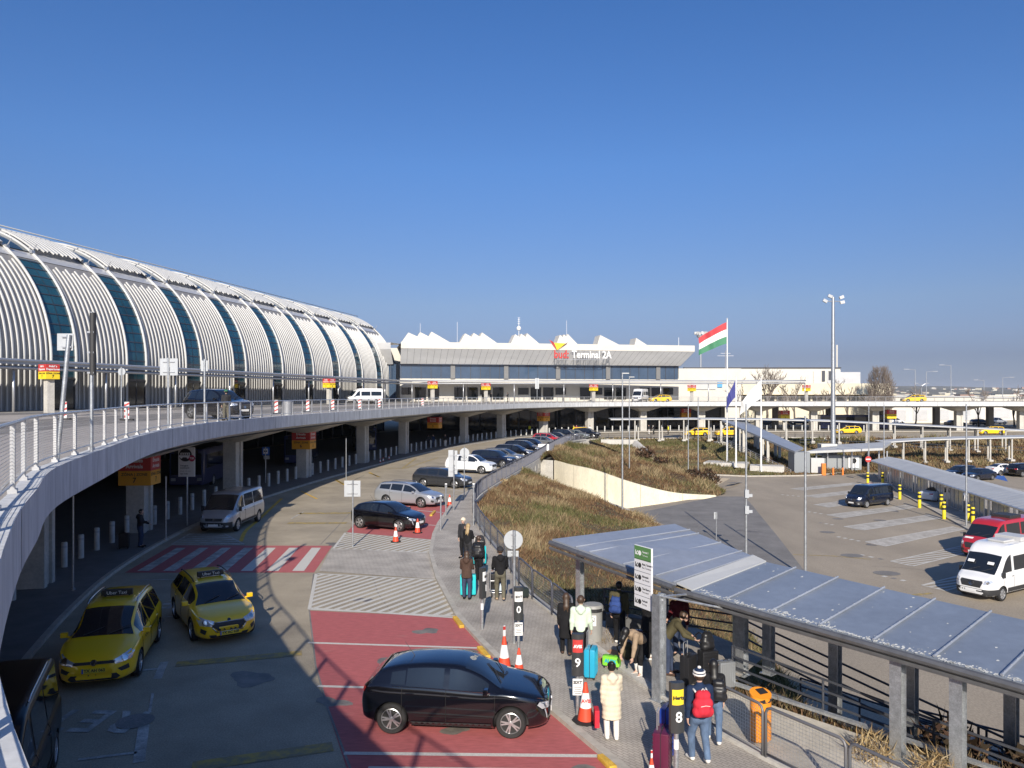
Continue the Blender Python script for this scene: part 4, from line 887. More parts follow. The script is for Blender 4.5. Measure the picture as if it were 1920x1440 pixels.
m = MB(); m.box((43.5, 101.5, -1.9), (5.2, .15, 2.2)); m.build('screen_wall', mat('grey_screen_glass', (.3, .32, .33)), sp2)
m = MB(); m.box((45.0, 101.3, -1.7), (1.4, .08, 1.5)); m.lathe([(.01, 0), (.35, 0), (.35, .03), (.01, .03)], (45.0, 101.24, -1.5), 14, 1, Matrix.Rotation(R(90), 3, 'X')); m.build('notice_board', [white_print, ink], sp2)
cb_ = MB(); cb_.box((39.2, 99.0, -1.95), (1.7, .8, 2.0)); tag(cb_.build('ticket_cabinet', white_metal, bevel=.05), 'white cabinet standing beside the car park entrance canopy', 'cabinet')
for u, h, lb in ((1544, 1.5, 'orange ticket machine under the entrance canopy'), (1562, .95, 'left orange bollard in front of the entrance canopy'), (1580, .95, 'right orange bollard in front of the entrance canopy')):
    p = G(u, 891, LOTZ); m = MB(); m.box((p.x, p.y, LOTZ + h / 2), (.5 if h > 1 else .2, .4 if h > 1 else .2, h)); tag(m.build('entrance_bollard', mat('signal_orange', (.75, .20, .03), .5, var=.1, scale=4), bevel=.04), lb, 'bollard' if h < 1 else 'ticket machine')
# stair canopy coming down from the arrivals level
stc = thing('stair_canopy', 'steep blue roofed stair canopy descending to the car park', 'canopy', (0, 0, 0))
ta, tb2, tc_, td_ = P(1352, 787, 120), P(1490, 846, 98), P(1506, 839, 101), P(1384, 784, 123.5)
m = MB(); plate(m, [ta, tb2, tc_, td_], .25); m.build('roof', roof_blue, stc)
for t in (0, .3, .35, .62, .68):
    for k in (0, 1):
        q = (ta.lerp(td_, k)).lerp(tb2.lerp(tc_, k), t); m = MB(); m.box((q.x, q.y, q.z - 1.9), (.35, .35, 3.4)); m.build('post', concrete, stc)
q = tb2.lerp(tc_, .5); m = MB(); m.box((q.x, q.y, (q.z - .3 + LOTZ) / 2), (2.0, 2.2, q.z - .3 - LOTZ)); m.build('end_wall', mat('grey_panel_wall', (.25, .27, .29), .5, metal=.2), stc)
m = MB()
for k in range(18):
    t = k / 17; q = ta.lerp(tb2, t); m.box((q.x + .6, q.y + 1.2, q.z - 3.6), (2.6, 1.6, .2))
m.build('steps', concrete, stc)
bar_rail(ta + Vector((-.6, -.3, -3.4)), tb2 + Vector((-.6, -.3, -3.3)), 4, 1.0, stc, steel, .035)
# thin white walkway roofs on the right
def walkway(label, pts, hts, n, w_, postw=.32):
    t = thing('walkway_roof', label, 'canopy', (0, 0, 0)); q = [Vector(p) for p in pts]; m = MB(); b = [p + Vector((0, w_, .12)) for p in q]
    m.grid([[p + Vector((0, 0, -.13)) for p in q], q, b, [p + Vector((0, 0, -.13)) for p in b]][::-1]); m.build('roof', roof_light, t)
    m = MB(); m.path([p + Vector((0, -.05, -.1)) for p in q], .065, 5); m.build('edge_tube', white_metal, t)
    qq = resample(q, n=n); postw = .22
    for i, p in enumerate(qq[1:-1]):
        for k, dy in ((0, .2), (1, w_ - .2)):
            m = MB(); x = p.x + (.9 if k else 0); m.tube((x, p.y + dy, p.z - hts), (x, p.y + dy, p.z - .1), postw / 2, 8); m.box((x, p.y + dy, p.z - hts), (.55, .55, .25)); m.build('post', concrete, t)
walkway('upper thin white walkway roof on posts crossing the planted slope', [P(1145, 786, 121), P(1290, 785, 121), P(1420, 786, 119), P(1560, 789, 117), P(1700, 796, 114), P(1940, 808, 112)], 3.4, 17, 2.6)
walkway('lower thin white walkway roof on posts above the shelter', [P(1655, 829, 106), P(1720, 825, 105), P(1800, 822, 104), P(1940, 819, 103)], 3.1, 8, 2.4)
bar_rail(P(1500, 835, 116), P(1960, 852, 111), 2, .9, thing('slope_railing', 'thin railing crossing the brown planted slope between the walkway roofs', 'railing', (0, 0, 0)), dark_steel, .03)
# ---------------------------------------------------------------- vehicles
def pchip(pts):
    pts = sorted(pts); x = np.array([p[0] for p in pts], float); y = np.array([p[1] for p in pts], float); h = np.diff(x); dl = np.diff(y) / h; m = np.zeros(len(x))
    for i in range(1, len(x) - 1):
        if dl[i - 1] * dl[i] > 0:
            w1, w2 = 2 * h[i] + h[i - 1], h[i] + 2 * h[i - 1]; m[i] = (w1 + w2) / (w1 / dl[i - 1] + w2 / dl[i])
    m[0], m[-1] = dl[0], dl[-1]
    def f(t):
        t = min(max(t, x[0]), x[-1]); i = min(max(int(np.searchsorted(x, t) - 1), 0), len(h) - 1); s = (t - x[i]) / h[i]
        return float((2 * s ** 3 - 3 * s ** 2 + 1) * y[i] + (s ** 3 - 2 * s ** 2 + s) * h[i] * m[i] + (-2 * s ** 3 + 3 * s ** 2) * y[i + 1] + (s ** 3 - s ** 2) * h[i] * m[i + 1])
    return f
def paint(name, col, metal=.0, rough=.35, coat=1.0): return mat('paint_' + name, col, rough, metal=metal, coat=coat, var=.03, scale=2)
P_black = paint('black', (.004, .004, .006), 0, .12); P_yellow = paint('yellow', (.98, .60, .012), 0, .3); P_silver = paint('silver', (.40, .42, .45), .5, .35); P_dgrey = paint('dark_grey', (.035, .037, .042), .3, .2); P_white = paint('white', (.78, .78, .78)); P_red = paint('red', (.42, .02, .03)); P_navy = paint('navy', (.010, .014, .03), .2, .15); P_mid = paint('mid_grey', (.16, .165, .17), .4); P_blue = paint('bus_blue', (.012, .028, .13)); P_green = paint('grey_green', (.22, .25, .24), .4)
lampglass = mat('lamp_glass', (.62, .64, .68), .08, metal=.4, spec=.8, coat=1); tail_red = mat('tail_red', (.35, .01, .012), .15, coat=1); plate_w = mat('plate_white', (.75, .75, .74), .5); plate_y = mat('plate_yellow', (.78, .58, .05), .5); trim = mat('dark_trim', (.03, .03, .032), .55); alloy = mat('alloy', (.60, .60, .61), .3, metal=.8); car_glass = mat('car_glass', (.012, .016, .022), .04, spec=.7, coat=.6); seam_m = mat('panel_gap', (.004, .004, .004), .8); seat_m = mat('seat_cloth', (.05, .05, .055), .8)

class Body:
    def __init__(s, S):
        s.S = S; s.top = pchip(S['top']); s.belt = pchip(S['belt']); s.w = pchip(S['plan']); s.zb = pchip(S['bot']); s.wr = S['wroof']; s.f = S['L'] / 2; s.cr = S.get('crown', .03)
    def sec(s, x):
        S = s.S; w = s.w(x); zb = s.zb(x); zt = s.top(x); ze = min(s.belt(x), zt - .035); t = min(1, max(0, (zt - ze) / .36)); t = t * t * (3 - 2 * t)
        wr = w * (.90 * (1 - t)) + min(s.wr, w * .93) * t; zm = zb + (ze - zb) * .45; sh = .955 + .02 * (1 - t)
        top_in = .045 + .035 * t
        return [(0, zb), (.55 * w, zb), (.86 * w, zb + .005), (.955 * w, zb + .06), (.985 * w, zb + .16), (w, zm), (.995 * w, zm + (ze - zm) * .55), (.985 * w, ze - .06), (sh * w, ze - .012), (sh * w * (1 - .0) * .985, ze + .012), (sh * w * .985 * .68 + wr * .32, ze + (zt - top_in - ze) * .32), (sh * w * .985 * .34 + wr * .66, ze + (zt - top_in - ze) * .66), (wr, zt - top_in), (wr - .05, zt - top_in * .42), (wr * .75, zt - s.cr * .55 * (.4 + .6 * t)), (wr * .4, zt - s.cr * .15), (0, zt)]
    def mesh(s, n=60):
        xs = list(np.linspace(-s.f, s.f, n)); xs += [-s.f + .015, -s.f + .04, s.f - .015, s.f - .04]; xs = sorted(xs); v = []; k = 17
        for x in xs:
            h = s.sec(x); ring = [(x, y, z) for y, z in h] + [(x, -y, z) for y, z in h[-2:0:-1]]; v += ring
        R_ = 2 * k - 2; f = []
        for i in range(len(xs) - 1):
            for j in range(R_): f.append((i * R_ + j, (i + 1) * R_ + j, (i + 1) * R_ + (j + 1) % R_, i * R_ + (j + 1) % R_)[::-1])
        def cap(i, flip):
            b = i * R_; out = []
            for j in range(k - 1):
                a0, a1 = b + j, b + j + 1; c0, c1 = b + (R_ - j) % R_, b + (R_ - j - 1) % R_
                fs = [q for q in (a0, a1, c1, c0)]; fs = list(dict.fromkeys(fs)); out.append(tuple(fs if flip else fs[::-1]))
            return out
        f += cap(0, True) + cap(len(xs) - 1, False)
        return v, f
    def side_y(s, x, z):
        h = s.sec(x)[3:14]
        for (y0, z0), (y1, z1) in zip(h, h[1:]):
            if z0 <= z <= z1: return y0 + (y1 - y0) * (z - z0) / max(z1 - z0, 1e-6)
        return h[-1][0]
def patch(bvh, poly, axis, off=.006, step=.08, mb=None, mi=0, smooth_round=0):
    mb = mb or MB(); poly = list(poly); pts = [Vector(p) for p in poly]; n = len(poly)
    dense = []
    for i in range(n):
        a, b = Vector(poly[i]), Vector(poly[(i + 1) % n]); k = max(1, int((b - a).length / step)); dense += [a.lerp(b, j / k) for j in range(k)]
    v, fs = cdt([tuple(p) for p in dense], step); O = {'+x': lambda p: ((9, p[0], p[1]), (-1, 0, 0)), '-x': lambda p: ((-9, p[0], p[1]), (1, 0, 0)), '+y': lambda p: ((p[0], 9, p[1]), (0, -1, 0)), '-y': lambda p: ((p[0], -9, p[1]), (0, 1, 0)), '+z': lambda p: ((p[0], p[1], 9), (0, 0, -1))}[axis]
    vs = []; ok = []
    for p in v:
        o, d = O(p); h, nn, *_ = bvh.ray_cast(Vector(o), Vector(d)); ok.append(h is not None)
        vs.append(tuple(h + nn * off) if h else (0, 0, 0))
    want = -Vector(O((0, 0))[1])
    for f in fs:
        if all(ok[i] for i in f):
            a, b, c = [Vector(vs[i]) for i in f[:3]]
            if max((a - b).length, (b - c).length, (c - a).length) > .5: continue
            mb.add([vs[i] for i in f], [tuple(range(len(f))) if (b - a).cross(c - a).dot(want) > 0 else tuple(range(len(f)))[::-1]], mi)
    return mb
def weld(o):
    bm = bmesh.new(); bm.from_mesh(o.data); bmesh.ops.remove_doubles(bm, verts=bm.verts, dist=.0005); bm.to_mesh(o.data); bm.free(); o.data.polygons.foreach_set('use_smooth', [True] * len(o.data.polygons)); return o
WHEELS = {}
def wheel_meshes(r, wd, style):
    k = (r, wd, style)
    if k in WHEELS: return WHEELS[k]
    M = Matrix.Rotation(R(-90), 3, 'X')
    t = MB(); t.lathe([(r * .66, -wd / 2 + .01), (r * .9, -wd / 2), (r * .985, -wd / 2 + .03), (r, -wd / 4), (r, wd / 4), (r * .985, wd / 2 - .03), (r * .9, wd / 2), (r * .70, wd / 2 - .005), (r * .66, wd / 2 - .03)], n=28, M=M)
    to = t.build('tyre', black_rubber, smooth=R(50)); tm = to.data; bpy.data.objects.remove(to)
    q = MB(); rr = r * .685
    q.lathe([(rr, -wd * .3), (rr, wd / 2 - .02), (rr * .93, wd / 2 - .012), (rr * .90, wd / 2 - .05), (rr * .88, -wd * .1)], n=28, M=M, m=0)
    q.lathe([(.001, wd * .02), (rr * .89, wd * .02), (rr * .89, wd * .0), (.001, 0)], n=20, M=M, m=1)
    ns = {'five': 5, 'ten': 10, 'steel': 7, 'dark': 5}[style]
    for i in range(ns):
        a = 2 * pi * i / ns
        for da in ((-.16, .16) if style in ('five', 'dark') else (0,)):
            w0, w1 = (.20, .12) if style in ('five', 'dark') else (.22, .15) if style == 'ten' else (.5, .36)
            p = [(rr * .12, -w0 * rr * .4), (rr * .92, -w1 * rr * .55), (rr * .92, w1 * rr * .55), (rr * .12, w0 * rr * .4)]
            vs = []
            for z in (wd / 2 - .055, wd / 2 - .02):
                for x, y in p:
                    X, Y = x * cos(a + da) - y * sin(a + da), x * sin(a + da) + y * cos(a + da); vs.append(M @ Vector((X, Y, z)))
            q.add(vs, [(0, 1, 2, 3)[::-1], (4, 5, 6, 7), (0, 1, 5, 4), (1, 2, 6, 5), (2, 3, 7, 6), (3, 0, 4, 7)], 0)
    q.lathe([(.001, wd / 2 - .005), (rr * .2, wd / 2 - .012), (rr * .22, wd / 2 - .05)], n=12, M=M, m=0)
    qo = q.build('rim', [trim if style == 'dark' else (steel if style == 'steel' else alloy), black_plastic], smooth=R(40)); qm = qo.data; bpy.data.objects.remove(qo)
    WHEELS[k] = (tm, qm); return WHEELS[k]
def make_vehicle(name, S, pm, label, cat, extras=()):
    root = thing(name, label, cat); B = Body(S); v, f = B.mesh(); m = MB(); m.add(v, f)
    bvh = BVHTree.FromPolygons([Vector(p) for p in v], f)
    body = m.build('body', [pm, black_plastic], root, smooth=R(42)); r = S['r']; xf, xr = S['axles']
    cutters = []
    for x in (xf, xr):
        for sy in (-1, 1):
            w_ = B.w(x); c = MB(); c.lathe([(r + S.get('arch', .055), -.2), (r + S.get('arch', .055), .2)], (x, sy * (w_ - .09), r), 26, 0, Matrix.Rotation(R(90), 3, 'X')); co = c.build('cut', [pm, black_plastic]); co.data.polygons.foreach_set('material_index', [1] * len(co.data.polygons)); cutters.append(co)
            md = body.modifiers.new('b', 'BOOLEAN'); md.object = co; md.operation = 'DIFFERENCE'; md.solver = 'EXACT'
    dg = bpy.context.evaluated_depsgraph_get(); me = bpy.data.meshes.new_from_object(body.evaluated_get(dg)); body.modifiers.clear(); body.data = me
    me.set_sharp_from_angle(angle=R(42))
    for c in cutters: bpy.data.objects.remove(c)
    # two-tone lower trim
    if S.get('skirt'):
        for sy in ('+y', '-y'): patch(bvh, [(xr + r + .09, S['skirt'][0]), (xf - r - .09, S['skirt'][0]), (xf - r - .09, S['skirt'][1]), (xr + r + .09, S['skirt'][1])], sy, .012, .12).build('sill_trim', trim, body)
    tm, rm = wheel_meshes(r, S.get('tw', .2), S.get('rim', 'five'))
    for x in (xf, xr):
        for sy in (-1, 1):
            t = bpy.data.objects.new('wheel', tm); COL.objects.link(t); t.parent = root; t.location = (x, sy * (B.w(x) - S.get('tw', .2) / 2 - .004), r); t.rotation_euler = (0, 0, 0 if sy > 0 else pi)
            if x == xf and S.get('steer'): t.rotation_euler.z += S['steer']
            q = bpy.data.objects.new('rim', rm); COL.objects.link(q); q.parent = t
    # windscreen and rear window follow the body section
    def cross(xa, xb, ym, n=12, e=.008):
        rows = []
        for i in range(n + 1):
            x = xa + (xb - xa) * i / n; h = B.sec(x); a = h[12:]; a = a[::-1]; ys = [p[0] for p in a]; zs = [p[1] for p in a]; lim = max(.02, ys[-1] - ym); sl = (B.top(x + .02) - B.top(x - .02)) / .04; nn = Vector((-sl, 0, 1)).normalized() * e
            rows.append([(x + nn.x, y, float(np.interp(abs(y), ys, zs)) + nn.z) for y in np.linspace(-lim, lim, 9)])
        if xa > xb: rows = rows[::-1]
        return MB().grid(rows)
    ws = S['screen']; weld(cross(ws[0], ws[1], .045).build('windscreen', car_glass, root))
    wp = MB()
    for sy in (-.45, .15): wp.tube((ws[0] - .02, sy, B.top(ws[0] - .02) + .02), (ws[0] - .22, sy + .45, B.top(ws[0] - .22) + .03), .012, 4)
    wp.build('wiper', trim, root)
    rw = S.get('rear')
    if rw and rw[0] != 'v': weld(cross(rw[0], rw[1], .07).build('rear_window', car_glass, root))
    elif rw: weld(patch(bvh, [(-rw[1], rw[2]), (rw[1], rw[2]), (rw[1] * .92, rw[3]), (-rw[1] * .92, rw[3])], '-x', .008, .12).build('rear_window', car_glass, root))
    for side in (1, -1):
        for (xa, xb, *o) in S['wins']:
            lo_off, hi_off = (o + [.035, .075])[:2] if o else (.035, .075)
            rows = []; n = 14
            for i in range(n + 1):
                x = xa + (xb - xa) * i / n; zl = min(B.belt(x), B.top(x) - .035) + lo_off; zh = B.top(x) - hi_off - .02
                if zh < zl + .01: zh = zl + .01
                rows.append([(x, side * (B.side_y(x, zl + (zh - zl) * t) + .007), zl + (zh - zl) * t) for t in np.linspace(0, 1, 6)])
            if side * (xb - xa) > 0: rows = rows[::-1]
            MB().grid(rows).build('side_window', car_glass, root, smooth=True)
        sm = MB()
        for x in S.get('doors', ()):
            z0, z1 = B.zb(x) + .12, min(B.belt(x), B.top(x) - .05) + .02; prev = None; pts = []
            for z in np.linspace(z0, z1, 9): pts.append((x, side * (B.side_y(x, z) + .003), z))
            sm.path(pts, .006, 4)
        for z in S.get('creases', ()): sm.path([(x, side * (B.side_y(x, z) + .001), z) for x in np.linspace(xr + .5, xf - .45, 12)], .005, 4)
        if S.get('doors'): sm.build('door_seam', seam_m, body)
        for x in S.get('handles', ()):
            z = B.belt(x) - .11; k = MB(); k.box((x, side * (B.side_y(x, z) + .018), z), (.17, .03, .028)); k.build('door_handle', pm if not S.get('dark_handles') else trim, root, bevel=.008)
        if S.get('trimline'):
            k = MB(); x0, x1 = S['trimline']; k.path([(x, side * (B.side_y(x, B.belt(x) + .015) + .006), B.belt(x) + .015) for x in np.linspace(x0, x1, 16)], .008, 4); k.build('window_trim', chrome, body)
        mx = S['mirror']; z = B.belt(mx) + .06; k = MB(); yb = B.side_y(mx, z - .04)
        k.box((mx + .02, side * (yb + .115), z + .02), (.11, .17 if not S.get('tallmirror') else .14, .13 if not S.get('tallmirror') else .26)); k.box((mx + .03, side * (yb + .02), z - .03), (.07, .1, .04)); k.build('mirror', trim if S.get('dark_mirror') else pm, root, bevel=.03)
    for nm, ax, poly, mm, off in S.get('front', ()):
        mirror = nm.endswith('*'); nm = nm.rstrip('*')
        for sgn in ((1, -1) if mirror else (1,)):
            q = [(sgn * a, b) for a, b in poly]; q = q if sgn > 0 else q[::-1]
            a2 = ax if not (ax in ('+y',) and sgn < 0) else ax
            o = weld(patch(bvh, q, ax, off, .06).build(nm, mm, root))
            if nm == 'headlight':
                c = MB(); ys = [p[0] for p in q]; zs = [p[1] for p in q]; cy, cz = sum(ys) / len(ys), sum(zs) / len(zs); h, nn, *_ = bvh.ray_cast(Vector((9 if ax == '+x' else -9, cy, cz)), Vector((-1 if ax == '+x' else 1, 0, 0)))
                if h: 
                    k = (max(zs) - min(zs)) * .36; c.lathe([(.001, .012), (k * .6, .011), (k, .004), (k, 0)], h + nn * .006, 10, 0, nn.to_track_quat('Z', 'Y').to_matrix()); c.build('lamp_lens', chrome, o)
    for k in extras: k(root, B, bvh, body, pm)
    root['_h'] = S['top'][0][1]; del root['_h']
    return root
def plate_f(txt, y=.0, z=.42, mm=plate_w, end='+x', wd=.52):
    def f(root, B, bvh, body, pm):
        s = 1 if end == '+x' else -1; h, nn, *_ = bvh.ray_cast(Vector((9 * s, y, z)), Vector((-s, 0, 0)))
        if not h: return
        m = MB(); m.box(h + Vector((s * .014, 0, 0)), (.014, wd, .115)); o = m.build('number_plate', mm, root)
        if txt:
            m = MB(); add_text(m, txt, .098, frame(h + Vector((s * .0225, s * .025, 0)), (0, s, 0), (0, 0, 1)), 0, ext=.0, bold=.004); m.box(h + Vector((s * .018, -s * wd * .46, 0)), (.01, wd * .07, .112), 0, 1); m.build('plate_letters', [ink, mat('plate_blue', (.02, .08, .4))], o)
    return f
def roof_rails(x0, x1, m=trim):
    def f(root, B, bvh, body, pm):
        for s in (-1, 1):
            k = MB(); k.path([(x, s * (B.wr - .035), B.top(x) + (.0 if i in (0, 11) else .035)) for i, x in enumerate(np.linspace(x0, x1, 12))], .018, 6); k.build('roof_rail', m, root, smooth=True)
    return f
def antenna(x):
    def f(root, B, bvh, body, pm):
        k = MB(); k.tube((x, 0, B.top(x)), (x - .22, 0, B.top(x) + .3), .008, 5, r2=.004); k.build('aerial', trim, root)
    return f
def taxi_sign(x):
    def f(root, B, bvh, body, pm):
        k = MB(); z = B.top(x); k.box((x, 0, z + .10), (.16, .78, .15)); k.tube((x, -.3, z - .01), (x, -.3, z + .04), .03, 6); k.tube((x, .3, z - .01), (x, .3, z + .04), .03, 6); o = k.build('roof_sign', black_plastic, root, bevel=.015)
        k = MB(); add_text(k, 'Uber Taxi', .125, frame(Vector((x + .083, 0, z + .10)), (0, 1, 0), (0, 0, 1)), 0, ext=.001); k.build('sign_letters', white_print, o)
    return f
def badge(z, r=.055, mm=chrome, y=0, end='+x'):
    def f(root, B, bvh, body, pm):
        s = 1 if end == '+x' else -1; h, nn, *_ = bvh.ray_cast(Vector((9 * s, y, z)), Vector((-s, 0, 0)))
        if not h: return
        Mx = nn.to_track_quat('Z', 'Y').to_matrix(); k = MB(); k.lathe([(r * .8, .010), (r, .012), (r * 1.02, .006), (r * .82, .006)], h + nn * .004, 18, 0, Mx)
        for a in (-.5, .5): k.tube(h + nn * .014 + Mx @ Vector((0, -r * .7, 0)), h + nn * .014 + Mx @ Vector((a * r * 1.3, r * .55, 0)), r * .1, 4)
        k.build('badge', mm, root)
    return f
def seats():
    def f(root, B, bvh, body, pm): pass
    return f
def checker():
    def f(root, B, bvh, body, pm):
        k = MB()
        for side in ('+y', '-y'):
            for i in range(26):
                x = -1.1 + i * .075; patch(bvh, [(x, .80 + .035 * (i % 2)), (x + .075, .80 + .035 * (i % 2)), (x + .075, .835 + .035 * (i % 2)), (x, .835 + .035 * (i % 2))], side, .006, .2, k)
        k.build('checker_band', trim, body)
    return f
# --- shapes: x forward, numbers in metres
HATCH = dict(L=4.05, trimline=(-1.32, .78), r=.325, axles=(1.215, -1.325), wroof=.60, rim='five',
    top=[(-2.025, .74), (-1.99, .93), (-1.9, 1.02), (-1.78, 1.12), (-1.62, 1.275), (-1.5, 1.32), (-1.1, 1.395), (-.5, 1.435), (0, 1.42), (.25, 1.37), (.55, 1.25), (.95, 1.03), (1.05, .985), (1.4, .92), (1.75, .84), (1.92, .76), (2.0, .66), (2.025, .55)],
    belt=[(-2.025, .70), (-1.9, .93), (-1.5, 1.0), (-.8, .985), (.4, .93), (1.0, .90), (1.5, .84), (1.85, .72), (2.025, .5)],
    plan=[(-2.025, .62), (-1.97, .74), (-1.8, .82), (-1.3, .87), (-.6, .865), (.4, .865), (1.2, .87), (1.6, .83), (1.85, .72), (1.97, .58), (2.025, .42)],
    bot=[(-2.025, .42), (-1.95, .28), (-1.7, .22), (-1, .18), (1, .18), (1.6, .2), (1.95, .24), (2.025, .32)],
    screen=(1.0, .22), rear=(-1.93, -1.60), wins=((.74, -.10, .03, .06), (-.22, -1.02, .03, .06), (-1.05, -1.36, .045, .09)), doors=(.88, -.16, -1.10), creases=(.42,), handles=(.02, -.93), mirror=.68, skirt=(.2, .3),
    front=(('headlight*', '+x', [(.40, .66), (.72, .74), (.76, .69), (.70, .60), (.46, .57)], lampglass, .008), ('grille', '+x', [(-.44, .60), (.44, .60), (.36, .36), (-.36, .36)], trim, .008), ('air_intake', '+x', [(-.5, .33), (.5, .33), (.45, .26), (-.45, .26)], trim, .009), ('running_light*', '+x', [(.63, .58), (.66, .58), (.60, .38), (.575, .38)], lampglass, .01), ('tail_light*', '-x', [(.45, .92), (.72, .95), (.74, .86), (.45, .85)], tail_red, .008)))
WAGON = dict(L=4.67, r=.33, axles=(1.42, -1.27), wroof=.60, rim='five',
    top=[(-2.335, .75), (-2.3, .95), (-2.22, 1.06), (-2.05, 1.30), (-1.95, 1.40), (-1.6, 1.45), (-.8, 1.485), (0, 1.47), (.4, 1.41), (.75, 1.25), (1.2, 1.01), (1.3, .965), (1.7, .90), (2.05, .82), (2.24, .74), (2.31, .64), (2.335, .52)],
    belt=[(-2.335, .72), (-2.2, .95), (-1.8, 1.01), (-.8, .985), (.6, .92), (1.25, .88), (1.8, .81), (2.15, .70), (2.335, .48)],
    plan=[(-2.335, .66), (-2.28, .78), (-2.1, .85), (-1.5, .89), (-.6, .89), (.6, .89), (1.4, .89), (1.85, .85), (2.12, .74), (2.27, .58), (2.335, .40)],
    bot=[(-2.335, .42), (-2.25, .3), (-2, .24), (-1, .18), (1.2, .18), (1.8, .2), (2.25, .22), (2.335, .3)],
    screen=(1.25, .38), rear=(-2.25, -1.99), wins=((.92, .02), (-.08, -.95), (-1.03, -1.85, .05, .10)), doors=(1.08, -.03, -1.0), handles=(.12, -.88), mirror=.86, skirt=(.2, .28),
    front=(('headlight*', '+x', [(.40, .70), (.74, .80), (.82, .74), (.76, .59), (.48, .575)], lampglass, .008), ('grille', '+x', [(-.40, .66), (.40, .66), (.46, .56), (.33, .42), (-.33, .42), (-.46, .56)], trim, .008), ('air_intake', '+x', [(-.55, .33), (.55, .33), (.50, .24), (-.50, .24)], trim, .009), ('fog_light*', '+x', [(.60, .46), (.74, .52), (.75, .40), (.64, .34)], trim, .009), ('tail_light*', '-x', [(.45, .90), (.78, .94), (.79, .80), (.48, .82)], tail_red, .008)))
MPV = dict(WAGON); MPV.update(L=4.53, axles=(1.39, -1.40), wroof=.63,
    top=[(-2.265, .8), (-2.24, 1.0), (-2.16, 1.2), (-2.04, 1.48), (-1.9, 1.57), (-1.4, 1.63), (-.6, 1.665), (.1, 1.65), (.45, 1.57), (.8, 1.40), (1.28, 1.10), (1.4, 1.045), (1.7, .97), (2.0, .88), (2.17, .79), (2.24, .68), (2.265, .55)],
    belt=[(-2.265, .75), (-2.1, 1.02), (-1.6, 1.06), (-.6, 1.03), (.7, .98), (1.3, .95), (1.75, .88), (2.1, .75), (2.265, .5)],
    plan=[(-2.265, .68), (-2.2, .80), (-2.05, .87), (-1.4, .91), (-.6, .915), (.6, .915), (1.35, .91), (1.8, .87), (2.06, .76), (2.2, .60), (2.265, .42)],
    bot=[(-2.265, .42), (-2.18, .3), (-1.9, .24), (-1, .18), (1.2, .18), (1.8, .2), (2.2, .22), (2.265, .3)],
    screen=(1.33, .43), rear=(-2.18, -2.06), wins=((1.0, .08), (-.02, -.95), (-1.05, -1.85, .05, .10)), doors=(1.15, .03, -1.0), handles=(.18, -.85), mirror=.95,
    front=(('headlight*', '+x', [(.42, .70), (.76, .86), (.84, .80), (.80, .66), (.48, .61)], lampglass, .008), ('grille', '+x', [(-.45, .705), (.45, .705), (.46, .635), (-.46, .635)], trim, .008), ('air_intake', '+x', [(-.5, .40), (.5, .40), (.58, .30), (.5, .25), (-.5, .25), (-.58, .30)], trim, .009), ('side_intake*', '+x', [(.52, .50), (.74, .56), (.76, .44), (.60, .42)], trim, .009), ('tail_light*', '-x', [(.5, .98), (.8, 1.0), (.8, .85), (.5, .85)], tail_red, .008)))
SUV = dict(L=4.7, r=.37, axles=(1.42, -1.42), wroof=.64, rim='five', dark_mirror=False,
    top=[(-2.35, .85), (-2.32, 1.05), (-2.22, 1.25), (-2.08, 1.50), (-1.92, 1.60), (-1.4, 1.66), (-.5, 1.70), (.2, 1.67), (.5, 1.60), (.85, 1.40), (1.2, 1.16), (1.3, 1.11), (1.75, 1.05), (2.1, .96), (2.27, .86), (2.33, .72), (2.35, .6)],
    belt=[(-2.35, .8), (-2.2, 1.08), (-1.6, 1.12), (-.6, 1.09), (.6, 1.05), (1.25, 1.02), (1.8, .94), (2.15, .84), (2.35, .55)],
    plan=[(-2.35, .72), (-2.3, .82), (-2.1, .90), (-1.4, .94), (-.5, .935), (.6, .935), (1.42, .94), (1.9, .90), (2.15, .80), (2.29, .66), (2.35, .5)],
    bot=[(-2.35, .5), (-2.25, .36), (-2, .28), (-1, .22), (1.2, .22), (1.9, .25), (2.25, .28), (2.35, .38)],
    screen=(1.25, .42), rear=(-2.24, -2.02), wins=((.95, .02), (-.08, -.98), (-1.06, -1.75, .05, .10)), doors=(1.1, -.03, -1.02), handles=(.1, -.9), mirror=.9, skirt=(.24, .38),
    front=(('headlight*', '+x', [(.45, .86), (.78, .92), (.84, .86), (.78, .76), (.50, .76)], lampglass, .008), ('grille', '+x', [(-.45, .84), (.45, .84), (.48, .70), (.38, .50), (-.38, .50), (-.48, .70)], trim, .008), ('air_intake', '+x', [(-.6, .42), (.6, .42), (.52, .33), (-.52, .33)], trim, .009), ('tail_light*', '-x', [(.45, 1.05), (.82, 1.08), (.83, .92), (.45, .94)], tail_red, .008)))
